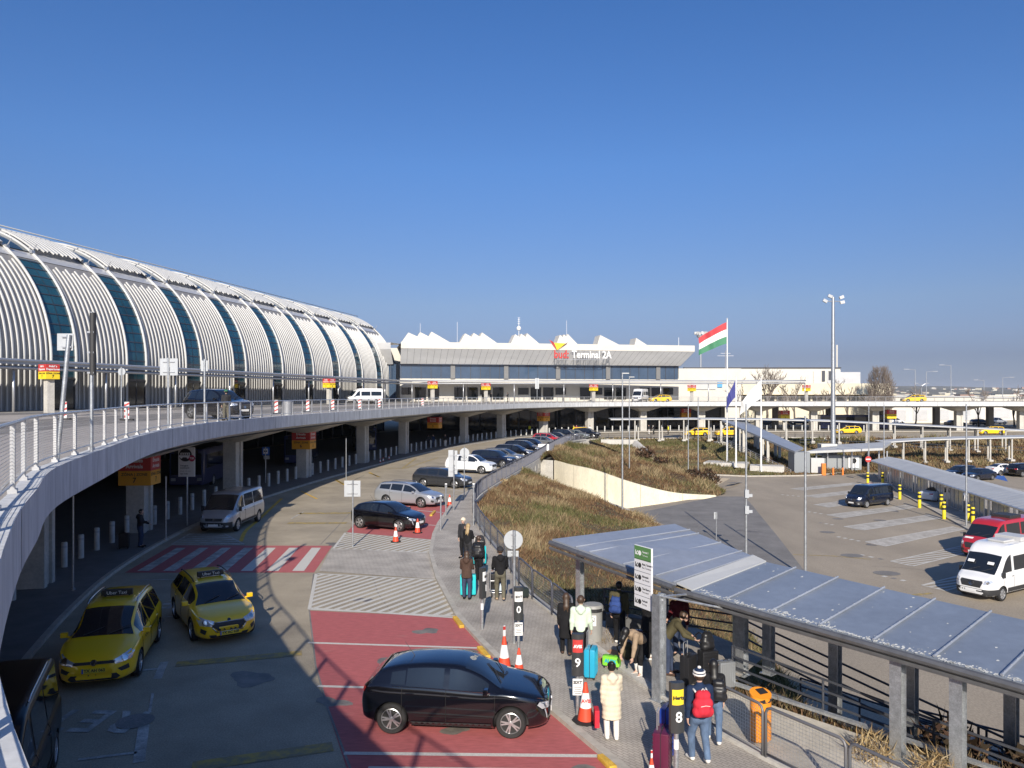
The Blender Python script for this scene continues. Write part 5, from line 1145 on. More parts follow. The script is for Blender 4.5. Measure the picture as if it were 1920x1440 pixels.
VAN = dict(L=4.95, r=.34, axles=(1.50, -1.55), wroof=.80, rim='steel', crown=.05, dark_mirror=True, tallmirror=True,
    top=[(-2.475, 1.0), (-2.465, 1.6), (-2.43, 1.88), (-2.3, 1.95), (-1, 1.975), (.3, 1.975), (.75, 1.93), (1.05, 1.78), (1.5, 1.40), (1.75, 1.20), (1.88, 1.12), (2.15, 1.0), (2.35, .86), (2.45, .70), (2.475, .55)],
    belt=[(-2.475, .9), (-2.4, 1.13), (-1, 1.13), (.8, 1.12), (1.5, 1.08), (1.9, .98), (2.2, .86), (2.475, .5)],
    plan=[(-2.475, .86), (-2.42, .93), (-2.2, .955), (0, .96), (1.5, .955), (1.95, .90), (2.2, .80), (2.4, .64), (2.475, .5)],
    bot=[(-2.475, .45), (-2.35, .36), (-1, .28), (1.2, .28), (2.0, .26), (2.4, .28), (2.475, .36)],
    screen=(1.8, .92), rear=('v', .75, 1.15, 1.75), wins=((1.40, .62, .06, .12), (.45, -.75, .06, .13), (-.85, -2.25, .06, .13)), doors=(1.30, .52, -.80), handles=(.62, -.65), mirror=1.38, dark_handles=True, skirt=(.38, .5),
    front=(('headlight*', '+x', [(.50, .80), (.62, .96), (.80, .98), (.82, .86), (.70, .74)], lampglass, .008), ('grille', '+x', [(-.46, .80), (.46, .80), (.42, .66), (-.42, .66)], trim, .008), ('bumper', '+x', [(-.86, .60), (.86, .60), (.84, .30), (-.84, .30)], trim, .012), ('fog_light*', '+x', [(.62, .44), (.72, .44), (.72, .36), (.62, .36)], lampglass, .02), ('tail_light*', '-x', [(.84, 1.3), (.92, 1.3), (.92, .8), (.84, .8)], tail_red, .008)))
SPRINTER = dict(L=6.0, r=.36, axles=(1.95, -1.75), wroof=.84, rim='steel', crown=.06, dark_mirror=True, tallmirror=True, steer=.0,
    top=[(-3.0, 1.2), (-2.99, 2.3), (-2.95, 2.58), (-2.8, 2.66), (-1, 2.68), (.9, 2.66), (1.2, 2.58), (1.45, 2.40), (1.75, 2.0), (2.15, 1.52), (2.3, 1.38), (2.45, 1.28), (2.75, 1.14), (2.92, .98), (2.98, .8), (3.0, .6)],
    belt=[(-3.0, 1.1), (-2.9, 1.28), (-1, 1.28), (1.2, 1.27), (1.9, 1.22), (2.4, 1.08), (2.75, .95), (3.0, .55)],
    plan=[(-3.0, .9), (-2.94, .97), (-2.7, 1.0), (0, 1.01), (1.9, 1.0), (2.4, .95), (2.7, .86), (2.92, .72), (3.0, .58)],
    bot=[(-3.0, .5), (-2.85, .42), (-1, .32), (1.5, .32), (2.5, .26), (2.9, .28), (3.0, .38)],
    screen=(2.36, 1.62), rear=('v', .8, 1.35, 2.1), wins=((1.92, 1.02, .10, .42), (.8, -.75, .12, .55), (-.9, -2.7, .12, .55)), doors=(1.85, .92, -.82), handles=(1.05, -.7), mirror=1.95, dark_handles=True, skirt=(.36, .62),
    front=(('headlight*', '+x', [(.58, .86), (.60, 1.02), (.80, 1.10), (.88, 1.0), (.78, .84)], lampglass, .008), ('grille', '+x', [(-.50, 1.00), (.50, 1.00), (.54, .92), (.44, .68), (-.44, .68), (-.54, .92)], trim, .008), ('bumper', '+x', [(-.98, .62), (.98, .62), (.94, .30), (-.94, .30)], trim, .014), ('tail_light*', '-x', [(.88, 1.4), (.96, 1.4), (.96, .9), (.88, .9)], tail_red, .008)))
SEDAN = dict(WAGON); SEDAN.update(L=4.55, axles=(1.36, -1.3),
    top=[(-2.275, .75), (-2.25, .98), (-2.1, 1.02), (-1.75, 1.07), (-1.3, 1.28), (-.95, 1.40), (-.3, 1.445), (.1, 1.44), (.45, 1.37), (.8, 1.20), (1.2, 1.0), (1.3, .96), (1.7, .89), (2.0, .81), (2.18, .73), (2.25, .62), (2.275, .5)],
    belt=[(-2.275, .72), (-2.1, .93), (-1.7, .97), (-.8, .95), (.6, .90), (1.25, .87), (1.75, .8), (2.1, .69), (2.275, .46)],
    plan=[(-2.275, .66), (-2.2, .78), (-2.0, .85), (-1.4, .885), (-.6, .885), (.6, .885), (1.36, .885), (1.8, .84), (2.06, .73), (2.21, .57), (2.275, .40)],
    bot=[(-2.275, .42), (-2.2, .3), (-1.95, .24), (-1, .18), (1.2, .18), (1.75, .2), (2.2, .22), (2.275, .3)],
    screen=(1.25, .42), rear=(-1.68, -1.05), wins=((.92, .05), (-.05, -.92), (-.98, -1.3, .04, .08)), doors=(1.05, -.0, -.95))
SKIN_ARGS = None
def setpos(o, rear_px, front_px, S, side, z=0.0, label=None, group=None, dist=None):
    """stand a vehicle so that its two near wheels touch the ground where the photo shows them; side = +1 when the near wheels are on its left"""
    a = G(*rear_px, z) if len(rear_px) == 2 else Vector(rear_px); b = G(*front_px, z); d = (b - a).normalized() if dist is None else Vector((*dist, 0)).normalized()
    left = Vector((-d.y, d.x, 0)); xf, xr = S['axles']; wy = pchip(S['plan'])(xf)
    if side == 0: c = b
    else: c = b - d * xf - left * side * (wy - .1)
    place(o, (c.x, c.y, z), atan2(d.y, d.x), label, group); return o
def recolor(o, pm):
    for ch in o.children:
        if ch.name.split('.')[0] in ('body', 'mirror', 'door_handle') and ch.material_slots and ch.material_slots[0].material.name.startswith('paint'):
            ch.material_slots[0].link = 'OBJECT'; ch.material_slots[0].material = pm
    return o
# big black hatchback in the red bay
hatch1 = make_vehicle('parked_car', HATCH, P_black, 'large black hatchback parked across the red bays in the foreground', 'car', (plate_f('', z=.45), antenna(-1.0), badge(.57, .05)))
for x in hatch1.children:
    if x.name.startswith('wheel'): pass
setpos(hatch1, (732, 1374), (958, 1383), HATCH, -1)
T1 = make_vehicle('taxi', MPV, P_yellow, 'yellow taxi people carrier with silver roof rails in the shade at the left', 'taxi', (plate_f('TX AH 063', z=.50, mm=plate_y), taxi_sign(-.35), roof_rails(-1.75, .25, chrome), badge(.675, .075), checker()))
setpos(T1, (293, 1200), (257, 1266), MPV, 1, dist=(.27, -.96))
T2 = make_vehicle('taxi', WAGON, P_yellow, 'yellow taxi estate car with chrome rimmed grille beside the striped crossing', 'taxi', (plate_f('TX AC 558', z=.36, mm=plate_y), taxi_sign(-.15), roof_rails(-1.8, .2, trim), badge(.70, .05, P_navy)))
setpos(T2, (338, 1150), (372, 1197), WAGON, -1, dist=(.55, -.835)); T2.location.x -= .05; T2.location.y -= .2
g = MB(); 
for pts in ([(-.42, .67), (.42, .67), (.48, .56), (.34, .405), (-.34, .405), (-.48, .56), (-.42, .67)],):
    Bw = Body(WAGON); v_, f_2 = Bw.mesh(); bv = BVHTree.FromPolygons([Vector(p) for p in v_], f_2); w_pts = []
    for a, b in zip(pts, pts[1:]):
        for t in np.linspace(0, 1, 6):
            h = bv.ray_cast(Vector((9, a[0] + (b[0] - a[0]) * t, a[1] + (b[1] - a[1]) * t)), Vector((-1, 0, 0)))[0]
            if h: w_pts.append(h + Vector((.012, 0, 0)))
    g.path(w_pts, .013, 5)
g.build('grille_surround', chrome, T2, smooth=True)
dv = make_vehicle('parked_van', VAN, P_black, 'black people carrier van at the left bottom edge in deep shade', 'van', (plate_f('', z=.45), roof_rails(-2.0, .3, chrome)))
recolor(dv, mat('paint_deep_black', (.003, .003, .004), .3, coat=.15, spec=.25))
d_ = Vector((.40, -.92, 0)); left = Vector((.92, .40, 0)); place(dv, Vector((-9.15, 15.75, 0)) + d_ * 2.5 - left * .98, atan2(d_.y, d_.x))
sv = make_vehicle('parked_van', VAN, P_silver, 'silver minibus with a black bumper stopped beside the covered pavement', 'van', (plate_f('', z=.46), badge(.73, .06)))
setpos(sv, (494, 975), (444, 996), VAN, 1, dist=(-.03, -1))
# cars along the fence
WG = make_vehicle('parked_car', WAGON, P_silver, 'silver estate car parked behind the black hatchback with cones', 'car', (plate_f('', z=.42), roof_rails(-1.8, .2, chrome)))
SU = make_vehicle('parked_car', SUV, P_white, 'white crossover parked in the row beside the bar fence', 'car', (plate_f('', z=.5), badge(.68, .08)))
SE = make_vehicle('parked_car', SEDAN, P_mid, 'grey saloon in the row along the bar fence, in front of the red car', 'car', (plate_f('', z=.42),))
row = 'cars parked in a row along the bar fence'
for o in (WG, SU, SE): o['group'] = row
c = copy_tree(hatch1); setpos(c, (674, 990), (749, 997), HATCH, -1, label='black hatchback with two traffic cones around its nose', group=row)
setpos(WG, (0, 0, 0), (790, 952), WAGON, -1, dist=(.89, -.45))
c = recolor(copy_tree(WG), P_dgrey); setpos(c, (0, 0, 0), (853, 916), WAGON, -1, label='dark grey estate car between the silver estate and the white crossover', dist=(.93, -.36))
setpos(SU, (0, 0, 0), (903, 889), SUV, -1, dist=(.93, -.37))
for src, S, u, v, pm, lb in ((SU, SUV, 942, 877, P_navy, 'dark navy crossover directly behind the white crossover'), (WG, WAGON, 960, 869, P_mid, 'mid grey estate car third behind the white crossover row'), (WG, WAGON, 980, 859.5, P_black, 'black estate car with bright headlights behind the mid grey estate'),
        (SU, SUV, 996, 853.5, P_black, 'black crossover with a silver grille beside a white notice on the fence'), (SU, SUV, 1010, 848, P_black, 'second black crossover tucked behind the one with the silver grille'), (SE, SEDAN, 1031, 838, None, None), (WG, WAGON, 1041, 832, P_red, 'bright red estate car far along the parking row'),
        (SE, SEDAN, 1056, 828.5, P_navy, 'dark saloon just beyond the red estate car'), (SU, SUV, 1072, 825, P_black, 'black off-roader beyond the red estate, near the row end'), (WG, WAGON, 1092, 823.5, P_green, 'pale green grey estate car second from the far end of the row'), (SU, SUV, 1112, 822, P_black, 'black crossover at the far end of the parking row')):
    if lb is None: setpos(src, (0, 0, 0), (u, v), S, -1, dist=(.92, -.39)); continue
    c = recolor(copy_tree(src), pm); setpos(c, (0, 0, 0), (u, v), S, -1, label=lb, group=row, dist=(.90, -.43))
c = recolor(copy_tree(MPV and T1), P_yellow); place(c, (12.5, 131.5, 0), R(-10), 'yellow taxi half hidden behind the far end of the parked row')
tx = 'yellow taxis far along the road'
for (x, y, z, rz, lb, src) in ((32, 133.5, 0, R(182), 'yellow taxi waiting left in the pair beside the far pavement', T2), (37.6, 134, 0, R(184), 'yellow taxi people carrier waiting right in the far pair', T1), (79.0, 151.5, DZ, R(180), 'yellow taxi driving on the elevated road at the far right', T2), (86.5, 139, 0, R(180), 'yellow taxi below the elevated road at the far right', T2), (61.5, 141, 0, R(180), 'yellow taxi partly hidden behind the upper walkway roof', T2), (29.3, 152.6, DZ, R(200), 'small yellow taxi behind the white truck on the elevated road', T2)):
    c = copy_tree(src); place(c, (x, y, z), rz, lb, tx)
# elevated road
c = recolor(copy_tree(SU), P_black); place(c, (-18.3, 48.0, DZ), R(-32), 'black off-roader stopped on the elevated road behind the railing', 'cars on the elevated road'); c.scale = (1.05, 1.05, 1.1)
tv = make_vehicle('parked_van', SPRINTER, P_white, 'white high roof minibus nearest in the car park', 'van', (plate_f('', z=.50), badge(.88, .12)))
c = copy_tree(tv); place(c, (-24.0, 124.5, DZ), R(214), 'white minibus standing on the elevated road in front of the hall'); c.scale = (1, 1, .95)
c = copy_tree(tv); place(c, (25.2, 151.6, DZ), R(245), 'small white van on the elevated road below the Terminal lettering')
# car park
pd = (-.86, -.51)
setpos(tv, (0, 0, 0), (1877, 1127), SPRINTER, 1, LOTZ, dist=pd)
m = MB(); m.box((.2, 0, 2.72), (1.0, .8, .1)); m.box((-1.0, 0, 2.76), (1.1, 1.3, .22)); m.build('roof_hatch', [white_metal], tv, bevel=.03)
m = MB(); 
for y in (-.5, .45): m.box((2.02, y, 1.78), (.02, .3, .16), 0, 0, Matrix.Rotation(R(-42), 3, 'Y'))
m.build('dashboard_paper', white_print, tv)
rv = dict(SPRINTER); rv['top'] = [(x, z if z < 1.5 else 1.5 + (z - 1.5) * .72) for x, z in SPRINTER['top']]; rv['wins'] = ((1.92, 1.02, .08, .16), (.8, -.75, .08, .22), (-.9, -2.7, .08, .22)); rv['screen'] = (2.34, 1.60); rv['rear'] = ('v', .8, 1.35, 1.9)
rd = make_vehicle('parked_van', rv, P_red, 'red low roof minibus parked beside the white minibus', 'van', (plate_f('', z=.50), badge(.88, .12)))
m = MB(); m.box((-.9, 0, 2.40), (1.3, 1.2, .22)); m.build('roof_unit', trim, rd, bevel=.05)
m = MB(); m.box((2.55, -.45, 1.245), (.18, .5, .01), 0, 0, Matrix.Rotation(R(23), 3, 'Y')); m.build('bonnet_lettering', white_print, rd)
setpos(rd, (0, 0, 0), (1869, 1050), SPRINTER, 1, LOTZ, dist=pd)
bv2 = recolor(copy_tree(sv), P_navy); setpos(bv2, (0, 0, 0), (1624.5, 952.5), VAN, 1, LOTZ, 'dark blue minibus parked alone on the white bay stripes', dist=pd)
for (u, v, rz, src, pm, lb) in ((1800, 895, R(205), WG, P_black, 'black estate car parked beyond the shelter'), (1835, 900, R(205), SE, P_navy, 'dark saloon beside the blue painted bay beyond the shelter'), (1882, 890, R(12), SE, P_white, 'white saloon seen from behind beyond the shelter'), (1925, 893, R(12), SU, P_black, 'black crossover at the right edge beyond the shelter'), (1768, 940, R(20), SE, P_white, 'white saloon half hidden behind the shelter glass')):
    c = recolor(copy_tree(src), pm); p = G(u, v, LOTZ); place(c, p, rz, lb, 'cars beyond the shelter')
rs = np.random.RandomState(3)
bgc = [(P_white, 'white'), (P_mid, 'grey'), (P_navy, 'dark blue'), (P_silver, 'silver'), (P_black, 'black')]
for i in range(9):
    x, y = 52 + i * 8.2 + rs.uniform(-1, 1), 176 + (i % 3) * 5; pm, cn = bgc[i % 5]; where = ['between the left columns', 'beside a bare tree', 'in front of the low building', 'behind the dark bus', 'near the shed doors', 'beyond the second dark column', 'in front of the depot shed', 'below the far taxi', 'near the right edge'][i]
    c = recolor(copy_tree([SE, WG, SU][i % 3]), pm); place(c, (x, y, 0), R(rs.choice([0, 180]) + rs.uniform(-8, 8)), cn + ' car far below the elevated road ' + where, 'cars far below the elevated road')
# buses in the shade under the elevated road
def bus(label, loc, rz, L=12.0, col=P_blue):
    t = thing('bus', label, 'bus', loc, rz, 'dark blue buses'); m = MB(); m.box((0, 0, 1.72), (L, 2.55, 2.75)); m.build('body', col, t, bevel=.15)
    for s in (-1, 1): g = MB(); g.box((-.2, s * 1.265, 2.1), (L - 1.0, .05, 1.05)); g.build('side_window', car_glass, t)
    g = MB(); g.box((L / 2 + .005, 0, 1.95), (.05, 2.2, 1.6)); g.build('windscreen', car_glass, t)
    g = MB(); g.box((L / 2 + .03, 0, 2.88), (.04, 1.7, .28)); g.build('destination_board', ink, t)
    tm, rm = wheel_meshes(.48, .28, 'steel')
    for x in (L * .28, -L * .25):
        for s in (-1, 1):
            q = bpy.data.objects.new('wheel', tm); COL.objects.link(q); q.parent = t; q.location = (x, s * 1.16, .48); q.rotation_euler = (0, 0, 0 if s > 0 else pi); r_ = bpy.data.objects.new('rim', rm); COL.objects.link(r_); r_.parent = q
    for s in (-1, 1):
        g = MB(); g.box((L / 2 + .02, s * .95, .8), (.04, .35, .22)); g.build('headlight', lampglass, t, bevel=.01)
    return t
b1 = bus('dark blue bus with lit front below the road, behind the sign for zone 6', (-25.2, 64, 0), R(-84))
m = MB(); add_text(m, 'MiniBUD', 1.0, frame(Vector((-1.5, 1.3, 1.0)), (-1, 0, 0), (0, 0, 1)), 0, ext=.002); m.build('side_lettering', [mat('lettering_blue', (.25, .42, .7))], b1)
bus('blue bus second along the covered stop', (-22.6, 83, 0), R(-80)); bus('blue bus third along the covered stop', (-19.5, 101, 0), R(-76)); bus('dark blue bus seen between columns under the far right of the road', (70, 158.5, 0), R(2), 14)
# ---------------------------------------------------------------- poles, signs, bollards, flags
def pole_thing(name, label, cat, base, z1, r0, r1, m=galv, group=None, n=8):
    t = thing(name, label, cat, base, 0, group); k = MB(); h = z1 - base[2]
    k.tube((0, 0, 0), (0, 0, h), r0, n, r2=r1); k.tube((0, 0, 0), (0, 0, .06), r0 * 2.2, n); k.build('pole', m, t, smooth=R(50)); return t, h
LP = [(1167, 64, -2.95, 700, .085, .05, 'tall lamp post standing on the near grass bank against the cream wall', 1), (1180, 84, -2.0, 707, .075, .045, 'slimmer lamp post on the brown hump just behind the near tall post', 1),
      (1290.5, 98, -2.85, 757, .075, .05, 'bare pole left of the pair at the foot of the green slope', 0), (1309, 90, -2.6, 745, .075, .05, 'bare pole right of the pair beside the dark shrub', 0),
      (1399, 48.2, -3, 757, .085, .05, 'grey lamp post with small boxes rising behind the first canopy roof', 2), (1510, 43, -3, 780, .09, .055, 'grey pole rising behind the canopy roof in front of the bay stripes', 0),
      (1629, 92, -3, 757, .08, .05, 'thin pole above the no entry sign', 0), (1657.5, 93, -3, 755, .08, .05, 'thin pole at the corner of the long shelter', 0), (1812, 59, -3, 757, .08, .05, 'thin pole standing in front of the shelter glass', 0)]
for u, Y, z0, vt, r0, r1, lb, kind in LP:
    b = P(u, 740, Y); zt = CAMZ - (vt - HZ) / FPX * Y; t, h = pole_thing('lamp_post' if kind == 1 else 'pole', lb, 'lamp post' if kind == 1 else 'pole', (b.x, Y, z0), zt, r0, r1, galv if kind != 3 else white_pole)
    if kind == 1:
        k = MB(); k.box((.25, 0, h), (.6, .22, .08)); k.build('lamp_head', white_metal, t, bevel=.03)
    if kind == 2:
        for z_ in (3.0, 4.0): k = MB(); k.box((.0, -.1, z_), (.24, .2, .5)); k.box((.22, -.1, z_ - .1), (.25, .15, .18)); k.build('junction_box', sign_grey, t)
def flag(label, u, vt, vb, Y, w_, h_, droop, cols, vertical=False, seed=0, lean=-1):
    zt = CAMZ - (vt - HZ) / FPX * Y; zb = CAMZ - (vb - HZ) / FPX * Y; b = P(u, 740, Y)
    t, h = pole_thing('flagpole', label[0], 'flagpole', (b.x, Y, zb), zt, .13 if h_ > 2 else .1, .07, white_pole); k = MB(); k.lathe([(.01, 0), (.12, .06), (.01, .14)], (0, 0, h), 8); k.build('finial', white_pole, t)
    rows = []; nx, nz = 34, 18
    for i in range(nx + 1):
        s = i / nx; row = []
        for j in range(nz + 1):
            q = j / nz; sx = lean * s * w_ * (1 - .25 * droop); z = -q * h_ * (1 - .25 * s * droop) - droop * s ** 1.15 * w_ * .62
            yy = .22 * w_ * .3 * sin(s * 9 + q * 1.2 + seed) * (s ** .6) + .10 * sin(s * 19 + q * 3) * s
            row.append((sx + .06 * sin(q * 5 + s * 6) * s, yy, z))
        rows.append(row)
    k = MB(); k.grid(rows); n = len(k.f)
    if len(cols) == 1: k.m = [0] * n
    else:
        for i in range(nx):
            for j in range(nz): k.m[i * nz + j] = min(len(cols) - 1, int(j / nz * len(cols)))
    o = k.build('flag', cols, None, smooth=True); o.location = (b.x - .1, Y, zt - .45); tag(o, label[1], 'flag'); return o
flagw = mat('flag_white', (.78, .78, .76), .7)
flag(('tall white flagpole carrying the Hungarian flag', 'red white and green striped flag blowing from the tallest pole'), 1363.5, 598, 866, 104, 4.6, 2.9, .75, [mat('flag_red', (.52, .05, .06), .7), flagw, mat('flag_green', (.06, .22, .12), .7)])
o = flag(('white flagpole with a limp blue flag, middle of the plinth poles', 'limp dark blue flag hanging low on the middle pole'), 1380, 707, 876, 100, 2.2, 2.2, 1.9, [mat('flag_blue', (.045, .05, .22), .7)], seed=2)
flag(('white flagpole with a drooping white flag, right end of the plinth', 'white flag drooping to the left from the right pole'), 1427, 708, 885, 99, 3.6, 2.3, 1.25, [flagw], seed=4)
# floodlight masts
def mast(label, u, vt, Y, z0, r, crown):
    b = P(u, 740, Y); zt = CAMZ - (vt - HZ) / FPX * Y; t, h = pole_thing('floodlight_mast', label, 'floodlight mast', (b.x, Y, z0), zt, r, r * .55, galv, n=12); k = MB()
    if crown:
        k.lathe([(.3, -.8), (1.3, -.9), (1.5, -.2), (.3, -.1)], (0, 0, h), 12, 0); k.build('platform', steel, t)
        for i in range(8):
            a = i * pi / 4; q = MB(); q.box((1.9 * cos(a), 1.9 * sin(a), h + .6), (.8, .8, .9), a); q.tube((1.2 * cos(a), 1.2 * sin(a), h - .2), (1.9 * cos(a), 1.9 * sin(a), h + .6), .08, 4); q.build('floodlight', white_metal, t)
    else:
        k.tube((-1.2, 0, h - .6), (1.4, 0, h - .6), .06, 5); k.tube((0, 0, h - .4), (0, 0, h + .2), .05, 5); k.build('cross_arm', steel, t)
        for x, z, tl in ((-1.15, -.55, .5), (-.45, .1, .4), (1.15, -.05, -.4), (1.25, -.75, -.2)):
            q = MB(); q.box((x, -.1, h + z), (.62, .3, .42), 0, 0, Matrix.Rotation(tl, 3, 'Y')); q.build('floodlight', white_metal if x > 0 else sign_grey, t, bevel=.03)
mast('tall grey floodlight mast rising above the right part of the road', 1562, 557, 108, -.8, .36, False); mast('distant floodlight mast with a ring of lamps behind the striped flag', 1314, 628, 270, 0, .45, True)
m = MB(); q = P(1560, 838, 107); m.box((q.x - .9, 106.4, -.4), (2.2, 1.4, 1.6)); tag(m.build('switch_cabinet', white_wall, bevel=.04), 'white switch cabinet at the foot of the tall floodlight mast', 'cabinet')
for u, vt, Y, sx, lb in ((1716, 693, 240, -1, 'street lamp with arm to the left, leftmost beyond the elevated road'), (1737, 697, 255, 1, 'street lamp with arm to the right, close to the leftmost far lamp'), (1783, 685, 235, -1, 'tallest far street lamp near the middle of the right horizon'), (1845, 713, 260, -1, 'short far street lamp with a red band'), (1880, 708, 250, 1, 'rightmost far street lamp on the horizon')):
    b = P(u, 740, Y); zt = CAMZ - (vt - HZ) / FPX * Y; t, h = pole_thing('street_lamp', lb, 'street lamp', (b.x, Y, 0), zt, .16, .09, galv, 'far street lamps'); k = MB(); k.tube((0, 0, h - .1), (sx * 2.2, 0, h + .1), .07, 5); k.box((sx * 2.9, 0, h + .12), (1.6, .4, .18)); k.build('lamp_arm', steel, t)
t, h = pole_thing('street_lamp', 'double armed far street lamp between the leftmost pair', 'street lamp', (P(1728, 740, 265).x, 265, 0), CAMZ + 21 / FPX * 265, .14, .1, galv, 'far street lamps'); k = MB()
for s in (-1, 1): k.tube((0, 0, h - .9), (s * 1.4, 0, h), .07, 5); k.box((s * 1.9, 0, h + .05), (1.2, .4, .18))
k.build('lamp_arm', steel, t)
# white bollards along the covered pavement
bo = None; i = 0
bcurve = resample([p for p in offset2(E, 4.3) if p.y > 26.5 and p.x < 70], step=1.75)
names_near = 0
for p in bcurve:
    if any((p - c[1]).length < 1.15 for c in cols): continue
    i += 1
    if i > 96: break
    if bo is None:
        bo = thing('bollard', 'white cylindrical bollard in the line along the covered pavement kerb', 'bollard', (0, 0, 0), 0, 'white bollards along the covered pavement'); k = MB(); k.lathe([(.115, 0), (.115, .98), (.10, 1.02), (.001, 1.03)], n=12); k.build('bollard_post', mat('bollard_white', (.55, .55, .53), .7, var=.15, scale=4), bo, smooth=R(40)); k = MB(); k.lathe([(.118, .80), (.118, .88), (.112, .88), (.112, .80)], n=12); k.build('reflective_band', sign_grey, bo); o = bo
    else: o = copy_tree(bo)
    place(o, (p.x, p.y, .12), 0)
# yellow and black bollards of the car park
yb = None; yn = ['behind the no entry sign', 'at the shelter corner', 'beyond the dark blue minibus', 'second beyond the dark blue minibus', 'with a broken black band between two others', 'at the end of the widest bay stripe', 'nearest pair behind the red minibus, left', 'nearest pair behind the red minibus, right']
for (u, v), w_ in zip(((1627, 909), (1655, 909), (1687, 936), (1724, 952), (1765, 957), (1770, 973), (1815, 979), (1824, 985)), yn):
    if yb is None:
        yb = thing('safety_bollard', '', 'bollard'); k = MB(); k.lathe([(.14, 0), (.14, 1.38), (.12, 1.42), (.001, 1.43)], n=12); k.build('bollard_post', mat('safety_yellow', (.78, .60, .02), .5, var=.08, scale=4), yb, smooth=R(40))
        for z in (.75, 1.12): k = MB(); k.lathe([(.144, z), (.144, z + .18), (.13, z + .18), (.13, z)], n=12); k.build('black_band', ink, yb)
        o = yb
    else: o = copy_tree(yb)
    place(o, G(u, v, LOTZ), 0, 'yellow bollard with black bands ' + w_, 'yellow and black bollards')
# arrivals zone signs: boxes around the columns, red above orange, and their twins on the road above
def zone_sign(label, c, rz, num, s=1.0, lines=('Érkezés', 'Arrivals'), post=0.0):
    t = thing('zone_sign', label, 'sign', c, rz, 'red and orange zone signs'); w_, d_ = 1.62 * s, 1.3 * s
    k = MB(); k.box((0, 0, .42 * s), (w_, d_, .72 * s)); k.build('red_panel', red_sign, t, bevel=.01)
    k = MB(); k.box((0, 0, -.32 * s), (w_ - .004, d_ - .004, .74 * s)); k.build('orange_panel', orange_sign if not post else yellow_sign, t, bevel=.01)
    k = MB()
    for M0, W in ((frame(Vector((0, -d_ / 2 - .01, 0)), (1, 0, 0), (0, 0, 1)), w_), (frame(Vector((w_ / 2 + .01, 0, 0)), (0, 1, 0), (0, 0, 1)), d_), (frame(Vector((-w_ / 2 - .01, 0, 0)), (0, -1, 0), (0, 0, 1)), d_)):
        add_text(k, lines[0], .27 * s, M0 @ Matrix.Translation((0, .58 * s, 0)), 0, ext=.0, bold=.006); add_text(k, lines[1], .27 * s, M0 @ Matrix.Translation((0, .28 * s, 0)), 0, ext=.0, bold=.006)
        add_text(k, 'ZÓNA | ZONE', .2 * s, M0 @ Matrix.Translation((0, -.13 * s, 0)), 1, ext=.0, bold=.004); add_text(k, num, .36 * s, M0 @ Matrix.Translation((0, -.43 * s, 0)), 1, ext=.0, bold=.008)
    k.build('lettering', [white_print, ink], t)
    if post:
        k = MB(); k.box((0, 0, -.7 * s - post / 2), (.55, .45, post)); k.build('post', concrete, t)
    return t
for ci, num, lb in ((1, '7', 'red and orange zone 7 sign on the near column'), (3, '6', 'red and orange zone 6 sign on the column beyond the silver minibus'), (8, '4', 'red and orange zone sign on the column above the red parked car')):
    u, p, rz = cols[ci]; zone_sign(lb, (p.x, p.y, 3.25), rz + pi * (0 if False else 0) - R(90) if ci < 5 else rz, num, 1.0 if ci < 8 else 1.15)
q = on_curve(815, ins)[0]; zone_sign('red and orange zone 5 sign standing between two middle columns', (q.x, q.y, 3.4), R(75) - R(90), '5', 1.0)
q = on_curve(1298, ins)[0]; zone_sign('red zone sign beyond the yellow taxi pair', (q.x, q.y + 6, 3.4), 0, '3', 1.2); 
for u, v, Y, num in ((1470, 778, 155, '2'), (1669, 777, 153, '1')): q = P(u, v, Y); zone_sign('red and yellow zone sign below the road ' + ('left of the dark bus' if u < 1500 else 'in front of the dark bus'), q, 0, num, 1.15, post=2.4)
for u, v, Y, lb in ((92, 698, 52, 'yellow and red zone 7 sign on the upper pavement at the far left'), (617, 719, 108, 'yellow and red departures sign left of the white minibus'), (811, 722, 135, 'yellow and red departures sign at the left end of the terminal'), (911, 725, 146, 'yellow and red departures sign beside two walkers'), (1113, 727, 152, 'yellow and red departures sign below the Terminal lettering'), (1297, 728, 156, 'yellow and red departures sign past the terminal corner'), (1512, 728, 158, 'yellow and red departures sign in front of the hangar')):
    q = P(u, v, Y); zone_sign(lb, q, R(-35) if u < 700 else R(40), '7' if u < 200 else '5', .68 if u < 200 else .85, ('Indulás', 'Departures'), post=max(.5, q.z - .75 - DZ))
# road signs and sign backs
def sign_post(label, base, zt, panels, r=.035, m=galv, tilt=(0, 0), name='road_sign'):
    t = thing(name, label, 'sign', base); h = zt - base[2]; k = MB(); k.tube((0, 0, 0), (tilt[0], tilt[1], h), r, 8); k.build('pole', m, t, smooth=R(50))
    for kind, x, z, w_, hh, mm in panels:
        k = MB(); y = -.03
        fx = tilt[0] * (z - base[2]) / h
        if kind == 'disc': k.lathe([(.001, -.012), (w_ / 2, -.012), (w_ / 2, .012), (.001, .012)], (x + fx, .05, z - base[2]), 24, 0, Matrix.Rotation(R(90), 3, 'X'))
        else: k.box((x + fx, .05, z - base[2]), (w_, .025, hh))
        k.build('panel', mm, t, bevel=.006)
        k = MB(); k.box((x * .5 + fx, .015, z - base[2] + hh * .3), (abs(x) * .9 + .12, .04, .03)); k.box((x * .5 + fx, .015, z - base[2] - hh * .3), (abs(x) * .9 + .12, .04, .03)); k.build('clamp', steel, t)
    return t
def ground_sign(label, u, v, vt, panels, z=0.0, **kw):
    b = G(u, v, z); sc_ = b.y / FPX; zt = CAMZ - (vt - HZ) * sc_
    return sign_post(label, tuple(b), zt, [(k, (pu - u) * sc_, CAMZ - (pv - HZ) * sc_, w_ * sc_, h_ * sc_, mm) for k, pu, pv, w_, h_, mm in panels], **kw)
